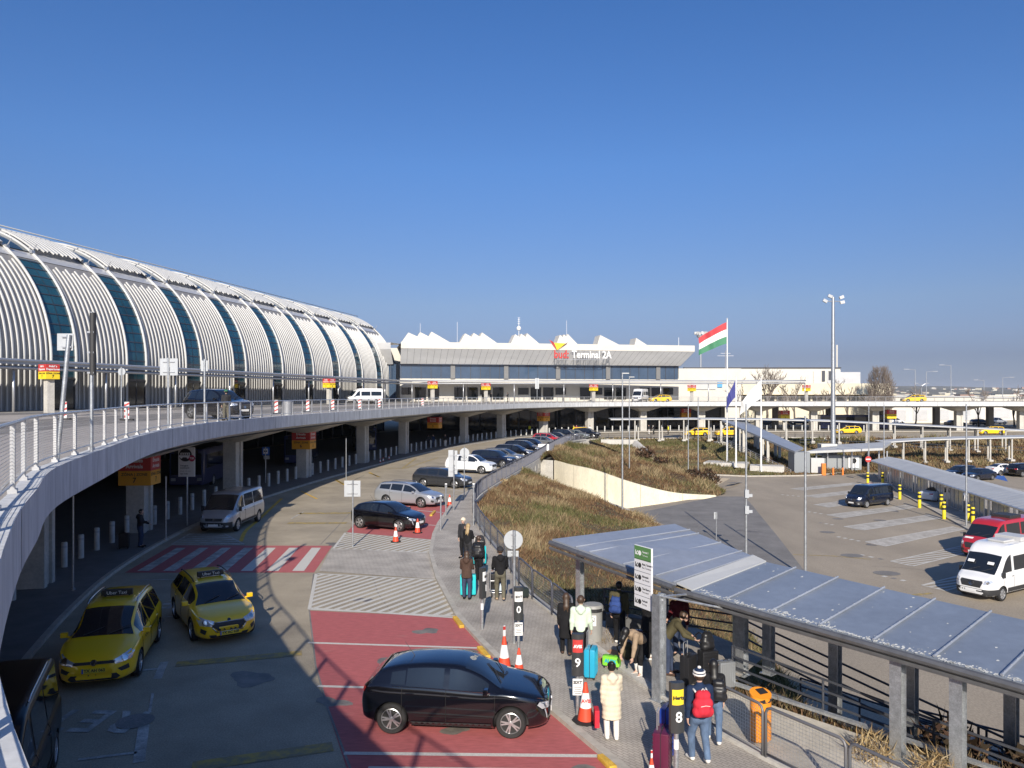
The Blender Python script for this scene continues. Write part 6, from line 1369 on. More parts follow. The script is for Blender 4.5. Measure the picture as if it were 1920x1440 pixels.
ground_sign('round grey back of a road sign beside the man with the trolley', 964, 1206, 995, [('disc', 962.5, 1013, 36, 36, sign_grey), ('box', 962, 1039, 21, 11, sign_grey)], .1, r=.045)
ground_sign('pair of grey rectangular sign backs on a pole in the hatched corner', 661.5, 1025, 901, [('box', 652.5, 916.5, 15, 30, sign_grey), ('box', 668.5, 916.5, 14, 30, sign_grey)], .01)
ground_sign('round grey sign back beside the dark grey estate car', 870.5, 937, 838, [('disc', 871, 849, 18, 18, sign_grey), ('box', 871, 861, 14, 6, sign_grey)], 0)
ground_sign('tall double strip of grey sign backs in front of the estate car', 851, 957, 843, [('box', 845, 869, 9, 50, sign_grey), ('box', 855, 867, 5, 44, sign_grey)], .1)
for u, v, vt, lb in ((826.5, 994, 930, 'short grey post beside the cones of the black hatchback'), (836, 967, 908, 'short grey post at the end of the silver estate'), (888, 985, 908, 'grey post beside the fence above the waiting women')): ground_sign(lb, u, v, vt, [('box', u, vt + 3, 4, 8, steel)], .1, r=.04, name='marker_post')
ground_sign('no entry disc on a pole at the car park entrance', 1628, 903, 855, [], LOTZ)
b = G(1627.5, 903, LOTZ); k = MB(); t = thing('no_entry_sign', 'red disc with a white bar at the car park entrance', 'sign', (b.x, b.y - .06, CAMZ - (861 - HZ) / FPX * b.y)); Mx = Matrix.Rotation(R(90), 3, 'X')
k.lathe([(.001, -.02), (.36, -.02), (.36, .02), (.001, .02)], n=24, M=Mx); k.build('red_disc', red_sign, t); k = MB(); k.box((0, -.03, 0), (.52, .03, .13)); k.build('white_bar', white_print, t)
ground_sign('small narrow sign on a pole alone in the car park', 1343, 1012, 960, [('box', 1342, 967, 6, 13, sign_grey)], LOTZ)
# signs under the road
t = ground_sign('bus stop sign with a blue border beside the silver minibus', 498, 905, 838, [('box', 498, 846, 14, 15, mat('sign_blue', (.03, .13, .5), .5)), ('box', 499.5, 858, 11, 6, sign_grey)], .12, r=.04)
b = t.location; k = MB(); k.box((0, -.0, CAMZ - (846 - HZ) / FPX * b.y - .12), (.36, .02, .40)); k.build('white_field', white_print, t); k = MB(); k.box((0, -.02, CAMZ - (846 - HZ) / FPX * b.y - .12), (.24, .02, .12)); k.build('bus_symbol', ink, t, bevel=.01)
b = G(351, 985, .12); t = thing('stop_board', 'white board with a van symbol and T2B roundel by the covered stop', 'sign', b, 0); s = b.y / FPX
k = MB(); k.tube((0, 0, 0), (0, 0, 3.9), .045, 8); k.build('pole', galv, t); z = CAMZ - (866 - HZ) * s - .12; k = MB(); k.box((0, -.06, z), (31 * s, .06, 55 * s)); k.build('panel', mat('board_white', (.62, .62, .60), .5), t, bevel=.01)
k = MB(); k.lathe([(.001, -.01), (12 * s, -.01), (12 * s, .01), (.001, .01)], (-2 * s, -.10, z + 13 * s), 24, 0, Mx); k.build('black_roundel', ink, t)
k = MB(); y = -.125; zz = z + 13 * s
k.box((-2 * s, y, zz + 1.5 * s), (17 * s, .02, 5.5 * s)); k.box((-4 * s, y, zz - 2 * s), (20 * s, .02, 4 * s)); k.lathe([(.001, 0), (2 * s, 0), (2 * s, .02)], (-9 * s, y, zz - 4.5 * s), 10, 0, Mx); k.lathe([(.001, 0), (2 * s, 0), (2 * s, .02)], (3 * s, y, zz - 4.5 * s), 10, 0, Mx); k.build('van_symbol', white_print, t)
k = MB()
for i in range(4): k.box(((-7.5 + i * 4) * s, y - .012, zz + 2 * s), (2.6 * s, .01, 2.6 * s))
add_text(k, 'Tömeghez', 3.6 * s, frame(Vector((-12 * s, -.092, z - 7 * s)), (1, 0, 0), (0, 0, 1)), 0, ext=0, align='LEFT', bold=.003); add_text(k, 'mozdonyok', 3.6 * s, frame(Vector((-12 * s, -.092, z - 11 * s)), (1, 0, 0), (0, 0, 1)), 0, ext=0, align='LEFT', bold=.003); add_text(k, 'max. 5 min.', 3.2 * s, frame(Vector((-12 * s, -.092, z - 22 * s)), (1, 0, 0), (0, 0, 1)), 0, ext=0, align='LEFT', bold=.003); add_text(k, 'érkezés  (05)  tilos', 2.6 * s, frame(Vector((-12 * s, -.092, z - 17 * s)), (1, 0, 0), (0, 0, 1)), 0, ext=0, align='LEFT'); k.build('small_lettering', ink, t)
k = MB(); k.lathe([(.001, -.01), (6 * s, -.01), (6 * s, .01), (.001, .01)], (10.5 * s, -.12, z + 7 * s), 20, 0, Mx); o = k.build('red_roundel', mat('crimson', (.35, .02, .07), .5), t); k = MB(); add_text(k, 'T2B', 4.6 * s, frame(Vector((10.5 * s, -.135, z + 7 * s)), (1, 0, 0), (0, 0, 1)), 0, ext=0, bold=.004); k.build('roundel_letters', white_print, o)
for u, v, vt, lb in ((311, 1012, 893, 'thin grey pole beside the zone 7 column'), (137, 1106, 930, 'thin grey pole in the deep shade near the first column'), (649, 905, 822, 'thin pole between the second and third bus')):
    b = G(u, v, .12); pole_thing('pole', lb, 'pole', tuple(b), CAMZ - (vt - HZ) / FPX * b.y, .035, .03, galv)
# signs standing on the elevated road
def deck_sign(label, u, Y, vt, panels, tilt=0, r=.05):
    b = P(u, 740, Y); b.z = DZ; s = Y / FPX; zt = CAMZ - (vt - HZ) * s
    return sign_post(label, tuple(b), zt, [(k, (pu - u) * s - tilt * ((CAMZ - (pv - HZ) * s) - DZ) / (zt - DZ), CAMZ - (pv - HZ) * s, w_ * s, h_ * s, mm) for k, pu, pv, w_, h_, mm in panels], r=r, tilt=(tilt, 0))
deck_sign('leaning pole with two grey sign backs at the left railing', 107, 17.2, 628, [('box', 120, 641, 30, 32, sign_grey)], tilt=.27)
b = P(168, 740, 19.0); t, h = pole_thing('banner_pole', 'tall pole with a dark rolled banner at the left railing', 'pole', (b.x + .05, 19.0, DZ), CAMZ + 155 / FPX * 19, .045, .04, galv); k = MB(); k.tube((0.03, 0, h - 1.55), (0.03, 0, h - .02), .075, 10); k.build('rolled_banner', trim, t, smooth=R(50))
for z in (-1.5, -1.0, -.5): k = MB(); k.box((0, 0, h + z), (.16, .12, .04)); k.build('banner_clamp', steel, t)
deck_sign('pair of large grey sign backs on a pole above the railing', 315.5, 33.5, 671, [('box', 307, 688, 16, 32, sign_grey), ('box', 325, 688, 15, 32, sign_grey)])
deck_sign('single grey sign back on a pole right of the large pair', 383.5, 39, 673, [('box', 382.5, 686, 13, 20, sign_grey)])
deck_sign('round grey sign back on the upper road', 227.5, 50, 688, [('disc', 227.5, 697, 14, 14, sign_grey)], r=.04)
deck_sign('grey board on a pole in front of the terminal windows', 1007, 138, 709, [('box', 1007, 719, 7, 20, sign_grey)])
# red and white delineators
dl = None
for (u, Y), w_ in zip(((121, 46), (238, 44.5), (518, 60), (577, 66), (624, 72), (674, 78), (711, 85), (792, 100)), ('leftmost, behind the leaning pole', 'left of the large grey sign pair', 'beyond the black off-roader', 'left of the yellow departures sign', 'in front of the yellow departures sign', 'in front of the white minibus', 'right of the white minibus', 'farthest, before the terminal')):
    if dl is None:
        dl = thing('delineator', '', 'delineator'); k = MB(); k.box((0, 0, .58), (.26, .06, 1.0)); k.build('panel', white_print, dl, bevel=.02); k = MB()
        for z in (.3, .62, .94): k.add([(-.13, -.034, z - .14), (.13, -.034, z), (.13, -.034, z + .13), (-.13, -.034, z - .01)], [(0, 1, 2, 3)]); 
        k.build('red_stripes', red_sign, dl); k = MB(); k.box((0, 0, .05), (.7, .35, .1)); k.build('foot', black_rubber, dl, bevel=.02); o = dl
    else: o = copy_tree(dl)
    b = P(u, 740, Y); place(o, (b.x, Y, DZ), R(10), 'red and white delineator ' + w_, 'red and white delineators')
m = MB(); b = P(539, 740, 56); m.lathe([(.3, 0), (.34, 1.0), (.3, 1.02), (.001, 1.0)], (b.x, 56, DZ), 14); tag(m.build('litter_bin', steel, smooth=R(40)), 'grey round litter bin behind the railing of the elevated road', 'bin')
# rental pillars with numbers
def pillar(label, base, zt, rz, num, top, topm, topc, extra=None):
    t = thing('rental_pillar', label, 'sign', base, rz, 'numbered rental pillars'); h = zt - base[2]; k = MB(); k.tube((0, 0, 0), (0, 0, h - .5), .045, 10); k.tube((0, 0, .32 * h), (0, 0, .42 * h), .048, 10, m=1); k.build('pole', [galv, white_print], t, smooth=R(50))
    n = 9; a = [(-.13 + .26 * i / (n - 1), -.07 - .045 * sin(pi * i / (n - 1))) for i in range(n)]; k = MB(); k.prism(a + [(.13, .03), (-.13, .03)], h - .92, h); k.build('sign_body', mat('pillar_grey', (.055, .058, .06), .4, metal=.3), t, smooth=R(30))
    f = lambda x0, x1, z0, z1, e: [[(x, -.07 - .045 * sin(pi * (x + .13) / .26) - e, z) for x in np.linspace(x0, x1, 7)] for z in (z0, z1)]
    k = MB(); k.grid(f(-.11, .11, h - .40, h - .12, .004)); o = k.build('logo_panel', topm, t); k = MB(); add_text(k, top, .092, frame(Vector((0, -.135, h - .26)), (1, 0, 0), (0, 0, 1)), 0, ext=.002, bold=.004); k.build('logo_letters', topc, o)
    k = MB(); add_text(k, num, .27, frame(Vector((0, -.135, h - .62)), (1, 0, 0), (0, 0, 1)), 0, ext=.004, bold=.004); k.build('number', white_print, t)
    if extra:
        k = MB(); k.box((0, -.09, h - 1.16), (.22, .012, .36)); o = k.build('notice', white_print, t); k = MB(); add_text(k, extra, .095, frame(Vector((0, -.1, h - 1.06)), (1, 0, 0), (0, 0, 1)), 0, ext=.001, bold=.005)
        for i in range(4): k.box((0, -.098, h - 1.16 - i * .045), (.17 - .03 * (i % 2), .004, .014))
        k.build('notice_print', ink, o)
    return t
pillar('rental pillar number 9 with a red panel behind the large traffic cone', tuple(G(1083, 1342, .1)), 1.93, R(-3), '9', 'AVIS', red_sign, white_print, 'SIXT')
pillar('rental pillar number 0 beside the round grey sign back', tuple(G(972, 1218, .1)), 1.86, R(4), '0', 'SIXT', white_print, ink, 'SIXT')
pillar('grey rental pillar seen side on behind the man with the trolley', tuple(G(904, 1180, .1)), 1.98, R(62), '1', 'SIXT', white_print, ink)
b = Vector((3.02, 14.15, .1)); pillar('rental pillar number 8 with a yellow panel by the man with the red backpack', tuple(b), 1.93, R(10), '8', 'Hertz', yellow_sign, ink)
# directory board at the canopy
dt = thing('directory_board', 'tall white directory board with a green header on the canopy column', 'sign', (0, 0, 0)); c0 = Vector((2.98, 18.62, 0)); dx = (Vector((3.26, 18.13, 0)) - c0); W = dx.length * 1.12; dx.normalize(); dn = Vector((dx.y, -dx.x, 0)); zT, zB = 3.58, 2.10
k = MB(); c = c0 + dx * W / 2; k.box((c.x, c.y, (zT + zB) / 2), (W, .05, zT - zB), atan2(dx.y, dx.x)); k.build('panel', mat('board_white2', (.70, .70, .72), .5), dt, bevel=.006)
k = MB(); k.box((c + dn * .028 + Vector((0, 0, zT - .17)))[:], (W - .02, .004, .32), atan2(dx.y, dx.x)); k.build('green_header', mat('board_green', (.10, .23, .08), .5), dt)
k = MB(); Fd = lambda x, z: frame(c0 + dx * x + dn * .034 + Vector((0, 0, z)), dx, (0, 0, 1))
for i, (a, bb) in enumerate((('Terminál', 'Terminal'), ('Busz, Terminál', 'Bus, Terminals'), ('Bérautók', 'Car Rentals'), ('Taxiállomás', 'Taxi stand'), ('Parkoló', 'Parking'))):
    z = zT - .17 - i * .29; mi = 1 if i == 0 else 0; Mf = Fd(.10, z)
    k.add([Mf @ Vector(p) for p in ((-.05, .06, 0), (-.05, -.05, 0), (.05, -.05, 0), (.05, -.025, 0), (-.01, -.025, 0), (.055, .04, 0), (.04, .055, 0), (-.025, -.01, 0), (-.025, .06, 0))], [(0, 1, 2, 3, 4, 7, 8), (4, 5, 6, 7)], mi)
    Mc = Fd(.215, z); k.add([Mc @ Vector((.06 * cos(t * pi / 8), .06 * sin(t * pi / 8), 0)) for t in range(16)], [tuple(range(16))], mi)
    add_text(k, a, .062, Fd(.31, z + .04), mi, ext=0, align='LEFT', bold=.002); add_text(k, bb, .055, Fd(.31, z - .04), mi, ext=0, align='LEFT')
    if i: Mf = Fd(W / 2, z + .145); k.add([Mf @ Vector(p) for p in ((-W * .47, -.003, 0), (W * .47, -.003, 0), (W * .47, .003, 0), (-W * .47, .003, 0))], [(0, 1, 2, 3)], 0)
k.build('print', [ink, white_print], dt)
k = MB(); k.tube(c0 + dx * W + Vector((0, 0, 2.4)), c0 + dx * W + Vector((.25, -.1, 2.4)), .04, 5); k.build('bracket', steel, dt)
# cones
def make_cone(h=.75, band=True):
    t = thing('traffic_cone', '', 'traffic cone'); s = h / .75; k = MB(); k.lathe([(.26 * s, 0), (.27 * s, .03 * s), (.2 * s, .04 * s), (.001, .04 * s)], n=8); k.build('base', black_rubber, t)
    cm = mat('cone_orange', (.68, .07, .03), .5); wm = white_print; r = lambda z: (.165 - .135 * (z / .75)) * s
    k = MB(); zs = [.03, .25, .50, .62, .75]
    for a, b_, mi in ((.03, .28, 0), (.28, .56, 1), (.56, .75, 0)): k.lathe([(r(a), a * s), (r(b_), b_ * s), (r(b_) - .01, b_ * s), (r(a) - .01, a * s)], n=16, m=mi)
    k.build('cone', [cm, wm], t, smooth=R(50)); return t
cone = make_cone(); first = True
for u, v, sc_, lb in ((742, 1016, .98, 'traffic cone with a small white notice at the front wheel of the black hatchback'), (783, 999, .98, 'traffic cone at the bumper of the black hatchback'), (843, 948, .95, 'traffic cone beside the silver estate car'), (1098, 1352, 1.12, 'largest traffic cone at the foot of pillar 9'), (945.5, 1255, 1.15, 'traffic cone topped by a red marker behind the bonnet of the foreground hatchback'), (973, 1262, .85, 'smaller traffic cone behind the bonnet of the foreground hatchback'), (713, 869, .7, 'left small cone in the shade beside the covered pavement'), (718.5, 867, .7, 'middle small cone in the shade beside the covered pavement'), (729.5, 863, .7, 'right small cone in the shade beside the covered pavement'), (1221, 1452, .62, 'traffic cone cut by the lower edge beside the purple suitcase')):
    o = cone if first else copy_tree(cone); first = False; z = .1 if u in (1098, 945.5, 973, 1221) else .008; b = G(u, v, z)
    if u == 1221: b = Vector((2.55, 14.05, .1))
    place(o, b, random.random() * 6, lb, 'traffic cones'); o.scale = (sc_,) * 3
    if u == 1098:
        k = MB(); add_text(k, 'AVIS', .09, frame(Vector((0, -.115, .43)), (1, 0, 0), (0, .2, 1)), 0, ext=.002, bold=.004); k.build('cone_lettering', red_sign, o); o.rotation_euler = (0, 0, 0)
    if u in (945.5, 1221):
        k = MB(); k.box((0, 0, .84), (.05, .03, .28)); k.box((0, -.002, .93), (.052, .03, .08), m=1); k.build('marker', [white_print, red_sign], o)
k = MB(); k.box((0, 0, .82), (.3, .02, .14)); k.build('notice', white_print, cone)
# bins
b = G(1112, 1199, .1); t = thing('litter_bin', 'grey cylindrical litter bin with a dog sign beside the mint hoodie', 'bin', b); k = MB(); k.lathe([(.27, 0), (.27, .84), (.30, .86), (.30, .98), (.26, 1.03), (.001, 1.05)], n=20); k.build('drum', mat('bin_grey', (.27, .27, .26), .5, var=.1, scale=3), t, smooth=R(40)); k = MB(); k.lathe([(.285, .86), (.285, .95), (.27, .95), (.27, .86)], (0, -.03, 0), n=20); k.build('slot', ink, t)
k = MB(); M4 = frame(Vector((-.04, -.275, .62)), (1, 0, 0), (0, 0, 1)); k.add([M4 @ Vector(p) for p in ((-.1, -.15, 0), (.1, -.15, 0), (.1, .15, 0), (-.1, .15, 0))], [(0, 1, 2, 3)], 0); k.add([M4 @ Vector((.07 * cos(i * pi / 8) * q, .03 + .07 * sin(i * pi / 8) * q, .003)) for q in (1, .78) for i in range(16)], [(i, (i + 1) % 16, 16 + (i + 1) % 16, 16 + i) for i in range(16)], 1); k.add([M4 @ Vector(p) for p in ((-.05, .07, .004), (-.04, .08, .004), (.05, -.02, .004), (.04, -.03, .004))], [(0, 1, 2, 3)], 1); k.build('sticker', [white_print, ink], t)
b = G(1426, 1392, .03); t = thing('litter_bin', 'orange litter bin with a slanted top behind the wire fence', 'bin', b, R(25)); om = mat('bin_orange', (.80, .28, .02), .4, coat=.3); pr_ = [(.24 * cos(a), .18 * sin(a)) for a in np.linspace(0, 2 * pi, 22)[:-1]]
k = MB(); k.prism(pr_, .08, .86); k.build('drum', om, t, smooth=R(40)); k = MB(); vs = [(x, y, .86) for x, y in pr_] + [(x * 1.02, y * 1.02, 1.02 + y * .35) for x, y in pr_]; n = len(pr_); k.add(vs, [tuple(range(n, 2 * n))] + [(i, (i + 1) % n, n + (i + 1) % n, n + i) for i in range(n)]); k.build('hood', om, t, smooth=R(40))
k = MB(); k.add([(x * .85, -.15 - .04 * cos(x * 6), z) for x, z in ((-.22, .93), (-.1, .87), (.1, .87), (.22, .93), (.1, .95), (-.1, .95))], [(0, 1, 2, 3, 4, 5)]); k.box((.05, .02, 1.045), (.2, .16, .012), 0, 0, Matrix.Rotation(R(19), 3, 'X')); k.build('slot', ink, t)
b = Vector((5.9, 13.45, -.35)); t = thing('litter_bin', 'white bin with a blue lid at the lower edge behind the fence', 'bin', b); k = MB(); k.lathe([(.26, 0), (.27, .8), (.001, .8)], n=18); k.build('drum', white_metal, t, smooth=R(40)); k = MB(); k.lathe([(.29, .8), (.29, .86), (.2, .93), (.001, .95)], n=18); k.build('lid', mat('lid_blue', (.06, .3, .5), .4), t, smooth=R(40))
# small notice on the fence
q = [p for p in RB if p.y > 92][0]; m = MB(); m.box((q.x - .4, q.y, .8), (1.3, .05, .9)); m.tube((q.x - .4, q.y, 0), (q.x - .4, q.y, .4), .04, 5); tag(m.build('notice_board', white_print), 'white notice at the bar fence in front of a black crossover', 'sign')
# ---------------------------------------------------------------- people: smooth surfaces grown round a posed skeleton
def surf(prims, vox, k=.03, cut=None, wav=None):
    P0 = np.array([[*p[0]] for p in prims] + [[*p[1]] for p in prims], float); rm = max(max(p[2], p[3]) for p in prims) + 3 * vox
    lo = P0.min(0) - rm * 1.25; hi = P0.max(0) + rm * 1.25; n = np.ceil((hi - lo) / vox).astype(int) + 1
    X, Y, Z = np.meshgrid(*[lo[i] + vox * np.arange(n[i]) for i in range(3)], indexing='ij'); D = None
    for p in prims:
        a, b, ra, rb = np.array(p[0], float), np.array(p[1], float), p[2], p[3]; sq = p[4] if len(p) > 4 else (1, 1, 1)
        ab = b - a; px, py, pz = (X - a[0]), (Y - a[1]), (Z - a[2]); L = max(ab @ ab, 1e-9); t = np.clip((px * ab[0] + py * ab[1] + pz * ab[2]) / L, 0, 1)
        d = np.sqrt(((px - t * ab[0]) / sq[0]) ** 2 + ((py - t * ab[1]) / sq[1]) ** 2 + ((pz - t * ab[2]) / sq[2]) ** 2) - (ra + t * (rb - ra))
        if D is None: D = d
        else: h = np.clip(.5 + .5 * (D - d) / k, 0, 1); D = D * (1 - h) + d * h - k * h * (1 - h)
    if wav is not None: D = D - wav(X, Y, Z)
    if cut is not None: D = np.maximum(D, cut(X, Y, Z))
    ins = D < 0; c = ins[:-1, :-1, :-1].astype(int); corners = [(i, j, l) for i in (0, 1) for j in (0, 1) for l in (0, 1)]; sl = lambda A, o: A[o[0]:n[0] - 1 + o[0], o[1]:n[1] - 1 + o[1], o[2]:n[2] - 1 + o[2]]
    cnt = sum(sl(ins, o).astype(int) for o in corners); act = (cnt > 0) & (cnt < 8); acc = np.zeros(act.shape + (3,)); num = np.zeros(act.shape)
    for a_, o in enumerate(corners):
        for ax in range(3):
            if o[ax]: continue
            q = list(o); q[ax] = 1; d0, d1 = sl(D, o), sl(D, q); m = (d0 < 0) != (d1 < 0); t = np.where(m, d0 / np.where(m, d0 - d1, 1), 0)
            for c_ in range(3): acc[..., c_] += np.where(m, o[c_] + (t if c_ == ax else 0), 0)
            num += m
    idx = -np.ones(act.shape, int); w_ = np.argwhere(act); idx[act] = np.arange(len(w_)); V = lo + vox * (w_ + acc[act] / num[act][:, None]); F = []
    for ax in range(3):
        b, c_ = (ax + 1) % 3, (ax + 2) % 3; s0 = [slice(1, n[i] - 1) for i in range(3)]; s0[ax] = slice(0, n[ax] - 1); s1 = list(s0); s1[ax] = slice(1, n[ax])
        i0, i1 = ins[tuple(s0)], ins[tuple(s1)]; w2 = np.argwhere(i0 != i1)
        if not len(w2): continue
        off = np.array([s.start for s in s0]); g = w2 + off; eb = np.zeros(3, int); eb[b] = 1; ec = np.zeros(3, int); ec[c_] = 1
        q = np.stack([idx[tuple((g - eb - ec).T)], idx[tuple((g - ec).T)], idx[tuple(g.T)], idx[tuple((g - eb).T)]], 1); fl = i0[tuple(w2.T)]
        q[~fl] = q[~fl][:, ::-1]; F.append(q[(q >= 0).all(1)])
    return V, np.concatenate(F)
def surf_obj(name, prims, vox, m, parent, k=.03, cut=None, wav=None, extra=None):
    V, F = surf(prims, vox, k, cut, wav); mb = MB(); mb.add([tuple(v) for v in V], [tuple(int(i) for i in f) for f in F])
    for e in (extra or []):
        V, F = surf(*e); mb.add([tuple(v) for v in V], [tuple(int(i) for i in f) for f in F])
    return mb.build(name, m, parent, smooth=True)
skin_m = mat('skin', (.52, .33, .25), .6); skin2 = mat('skin_warm', (.42, .26, .19), .6); eye_m = mat('eye_dark', (.02, .02, .02), .3); lip_m = mat('lip', (.40, .16, .14), .5)
def cloth(n, c, v=.2, sc_=7): return mat('cloth_' + n, c, .85, var=v, scale=sc_, bump=.7, bscale=11, spec=.2, stretch=(1, 1, .45))
C_black = cloth('black', (.012, .012, .014)); C_char = cloth('charcoal', (.03, .03, .034)); C_navy = cloth('navy', (.015, .028, .065)); C_jean = cloth('jeans', (.10, .15, .24), .3); C_dkjean = cloth('dark_jeans', (.04, .055, .10), .25); C_cream = cloth('cream', (.66, .58, .44), .06); C_white = cloth('white', (.68, .66, .62), .05); C_mint = cloth('mint', (.60, .70, .56), .05); C_olive = cloth('olive', (.075, .065, .035)); C_brown = cloth('brown', (.07, .042, .032)); C_khaki = cloth('khaki', (.12, .11, .08)); C_tan = cloth('tan', (.34, .25, .17)); C_red = cloth('red', (.55, .03, .05)); C_yellow = cloth('hi_vis', (.75, .72, .05)); C_blue = cloth('royal_blue', (.03, .06, .2))
H_black = mat('hair_black', (.010, .009, .009), .45, var=.3, scale=30, stretch=(1, 1, .1)); H_brown = mat('hair_brown', (.055, .032, .02), .5, var=.3, scale=30, stretch=(1, 1, .1)); H_blond = mat('hair_blond', (.34, .24, .12), .5, var=.3, scale=30, stretch=(1, 1, .1)); H_grey = mat('hair_grey', (.45, .44, .42), .6)
def person(label, loc, rz, h=1.75, top=C_black, bottom=C_black, shoe=C_black, hair=('short', H_brown), step=.0, lean=0, arms=None, coat=0.0, puffy=0.0, female=False, hood=None, hat=None, turn=0, boots=None, group=None, sk=skin_m, open_top=False, knee=0.0):
    t = thing('person', label, 'person', loc, rz, group); s = h / 1.75; W = (.165 if female else .19); ba = R(lean)
    piv = np.array([0, 0, .94])
    def tor(x, y, z):           # upper body points bend about the hips
        d = np.array([x, y, z]) - piv; return piv + np.array([d[0], d[1] * cos(ba) + d[2] * sin(ba), -d[1] * sin(ba) + d[2] * cos(ba)]) + np.array([0, -.18 * sin(ba) * (1 if lean > 20 else 0), -knee * .3])
    hipc = np.array([0, -.18 * sin(ba) * (1 if lean > 20 else 0), .94 - knee * .3]); legs = []
    for sx, st in ((-1, step), (1, -step)):
        hip = hipc + np.array([sx * .085, 0, -.02]); an = np.array([sx * .10, st * .8, .09 + (.06 if st < -.12 else 0)]); kn = (hip + an) / 2 + np.array([sx * .015, .04 + knee * .6 + (.05 if abs(st) > .1 else 0), .02]); toe = an + np.array([sx * .03, .16, -.055 if st >= -.12 else -.09]); legs.append((hip, kn, an, toe))
    nb = tor(0, 0, 1.46); nt_ = tor(0, .02, 1.56); hc = tor(0, .035, 1.645); rt = R(turn); fw = np.array([-sin(rt) , cos(rt), 0]); 
    if lean > 25: fw = np.array([0, cos(ba * .7), -sin(ba * .7)])
    arms = arms or [((0, .05, -1), (0, .15, -1)), ((0, .05, -1), (0, .15, -1))]; AR = []
    for sx, (u_, f_) in zip((-1, 1), arms):
        sh_ = tor(sx * W, 0, 1.42); u_ = np.array(u_, float) * [1, 1, 1]; u_[0] += sx * .12; f_ = np.array(f_, float); f_[0] += sx * .03; el = sh_ + u_ / np.linalg.norm(u_) * .29; wr = el + f_ / np.linalg.norm(f_) * .25; AR.append((sh_, el, wr, f_ / np.linalg.norm(f_)))
    S = lambda pr: [(tuple(np.array(p[0]) * s), tuple(np.array(p[1]) * s), p[2] * s, p[3] * s, *p[4:]) for p in pr]
    sqt = (1.25, .85, 1)
    body = [(tor(0, 0, 1.0), tor(0, 0, 1.34), .115, .135, sqt), (tor(-W * .8, 0, 1.41), tor(W * .8, 0, 1.41), .06, .06), (hipc - [.05, 0, 0], hipc + [.05, 0, 0], .11, .11), (nb, nt_, .055, .05), (hc - fw * .012 + [0, 0, .02], hc + fw * .01 + [0, 0, .02], .094, .090, (.95, 1, 1.12)), (hc + fw * .03 - [0, 0, .03], hc + fw * .055 - [0, 0, .075], .058, .034), (hc + fw * .095, hc + fw * .112 - [0, 0, .028], .010, .017)]
    sd = np.array([fw[1], -fw[0], 0]); 
    for q in (-1, 1): body.append((hc + sd * q * .088 - fw * .01, hc + sd * q * .095 - fw * .02 + [0, 0, .03], .014, .018))
    for hip, kn, an, toe in legs: body += [(hip, kn, .085, .055), (kn, an, .052, .036), (an, toe, .036, .028)]
    for sh_, el, wr, f_ in AR: body += [(sh_, el, .052, .040), (el, wr, .038, .026)]
    hands = []
    for sx, (sh_, el, wr, f_) in zip((-1, 1), AR):
        ax = np.array([0, 1, 0]) if abs(f_[1]) < .7 else np.array([1., 0, 0]); la = ax - f_ * (ax @ f_); la /= np.linalg.norm(la); nn = np.cross(f_, la) * sx
        pr = [(wr, wr + f_ * .03, .026, .024)] + [(wr + f_ * .02 + la * o * .4, wr + f_ * .085 + la * o, .015, .012) for o in (-.027, -.009, .009, .027)]
        for i, o in enumerate((-.029, -.010, .010, .029)):
            L = (.058, .072, .078, .068)[i]; b0 = wr + f_ * .085 + la * o; b1 = b0 + f_ * L * .55 - nn * .012; b2 = b1 + f_ * L * .4 - nn * .03; pr += [(b0, b1, .0095, .0085), (b1, b2, .0085, .007)]
        b0 = wr + f_ * .03 + la * .03; b1 = b0 + f_ * .035 + la * .03 - nn * .01; pr += [(b0, b1, .012, .010), (b1, b1 + f_ * .03 - nn * .012, .0095, .008)]
        hands.append((S(pr), .0065 * s, .006))
    bo_ = surf_obj('body', S(body), .017, sk, t, .025, extra=hands)
    e = MB()
    for q in (-1, 1): c = (hc + fw * .088 + sd * q * .033 + [0, 0, .015]) * s; e.lathe([(.001, -.008), (.009, -.004), (.010, 0), (.006, .006), (.001, .008)], c, 8)
    e.build('eyes', eye_m, t, smooth=True)
    e = MB(); c0, c1 = (hc + fw * .089 - sd * .022 - [0, 0, .058]) * s, (hc + fw * .089 + sd * .022 - [0, 0, .058]) * s; e.path([c0, (c0 + c1) / 2 + fw * .006, c1], .006, 5); e.build('mouth', lip_m, t)
    # trousers
    tr = [(hipc - [.05, 0, -.06], hipc + [.05, 0, .06], .128, .128, (1, .95, 1)), (hipc - [.045, 0, .06], hipc + [.045, 0, -.06], .125, .125)]
    for hip, kn, an, toe in legs: tr += [(hip, kn, .105, .078), (kn, an + [0, 0, .02] if not boots else kn * .6 + an * .4, .075, .062)]
    surf_obj('trousers', S(tr), .02, bottom, t, .03)
    sh = [];
    for hip, kn, an, toe in legs:
        sh += [(an - [0, .02, .03], toe + [0, .01, 0], .046, .042, (1, 1, .85)), (an - [0, .02, .02], an + [0, 0, .03 if not boots else .2], .044, .05 if not boots else .066)]
    surf_obj('shoes', S(sh), .016, boots or shoe, t, .02, cut=lambda X, Y, Z: -(Z - .004))
    # jacket / coat
    pf = puffy; jk = [(tor(0, 0, 1.0), tor(0, 0, 1.34), .135 + pf, .155 + pf * .6, sqt), (tor(-W * .85, 0, 1.40), tor(W * .85, 0, 1.40), .083 + pf * .3, .083 + pf * .3), (tor(0, 0, 1.40), tor(0, .005, 1.49), .09, .075)]
    if coat: jk += [(tor(0, 0, 1.05), hipc - [0, 0, .08], .15 + pf, .165 + pf, (1.15, .92, 1)), (hipc - [0, 0, .05], hipc - [0, 0, coat], .165 + pf, .175 + pf, (1.15, .95, 1))]
    else: jk += [(tor(0, 0, 1.05), hipc + [0, -.005, .0], .15 + pf * .5, .148 + pf * .3, (1.15, .9, 1))]
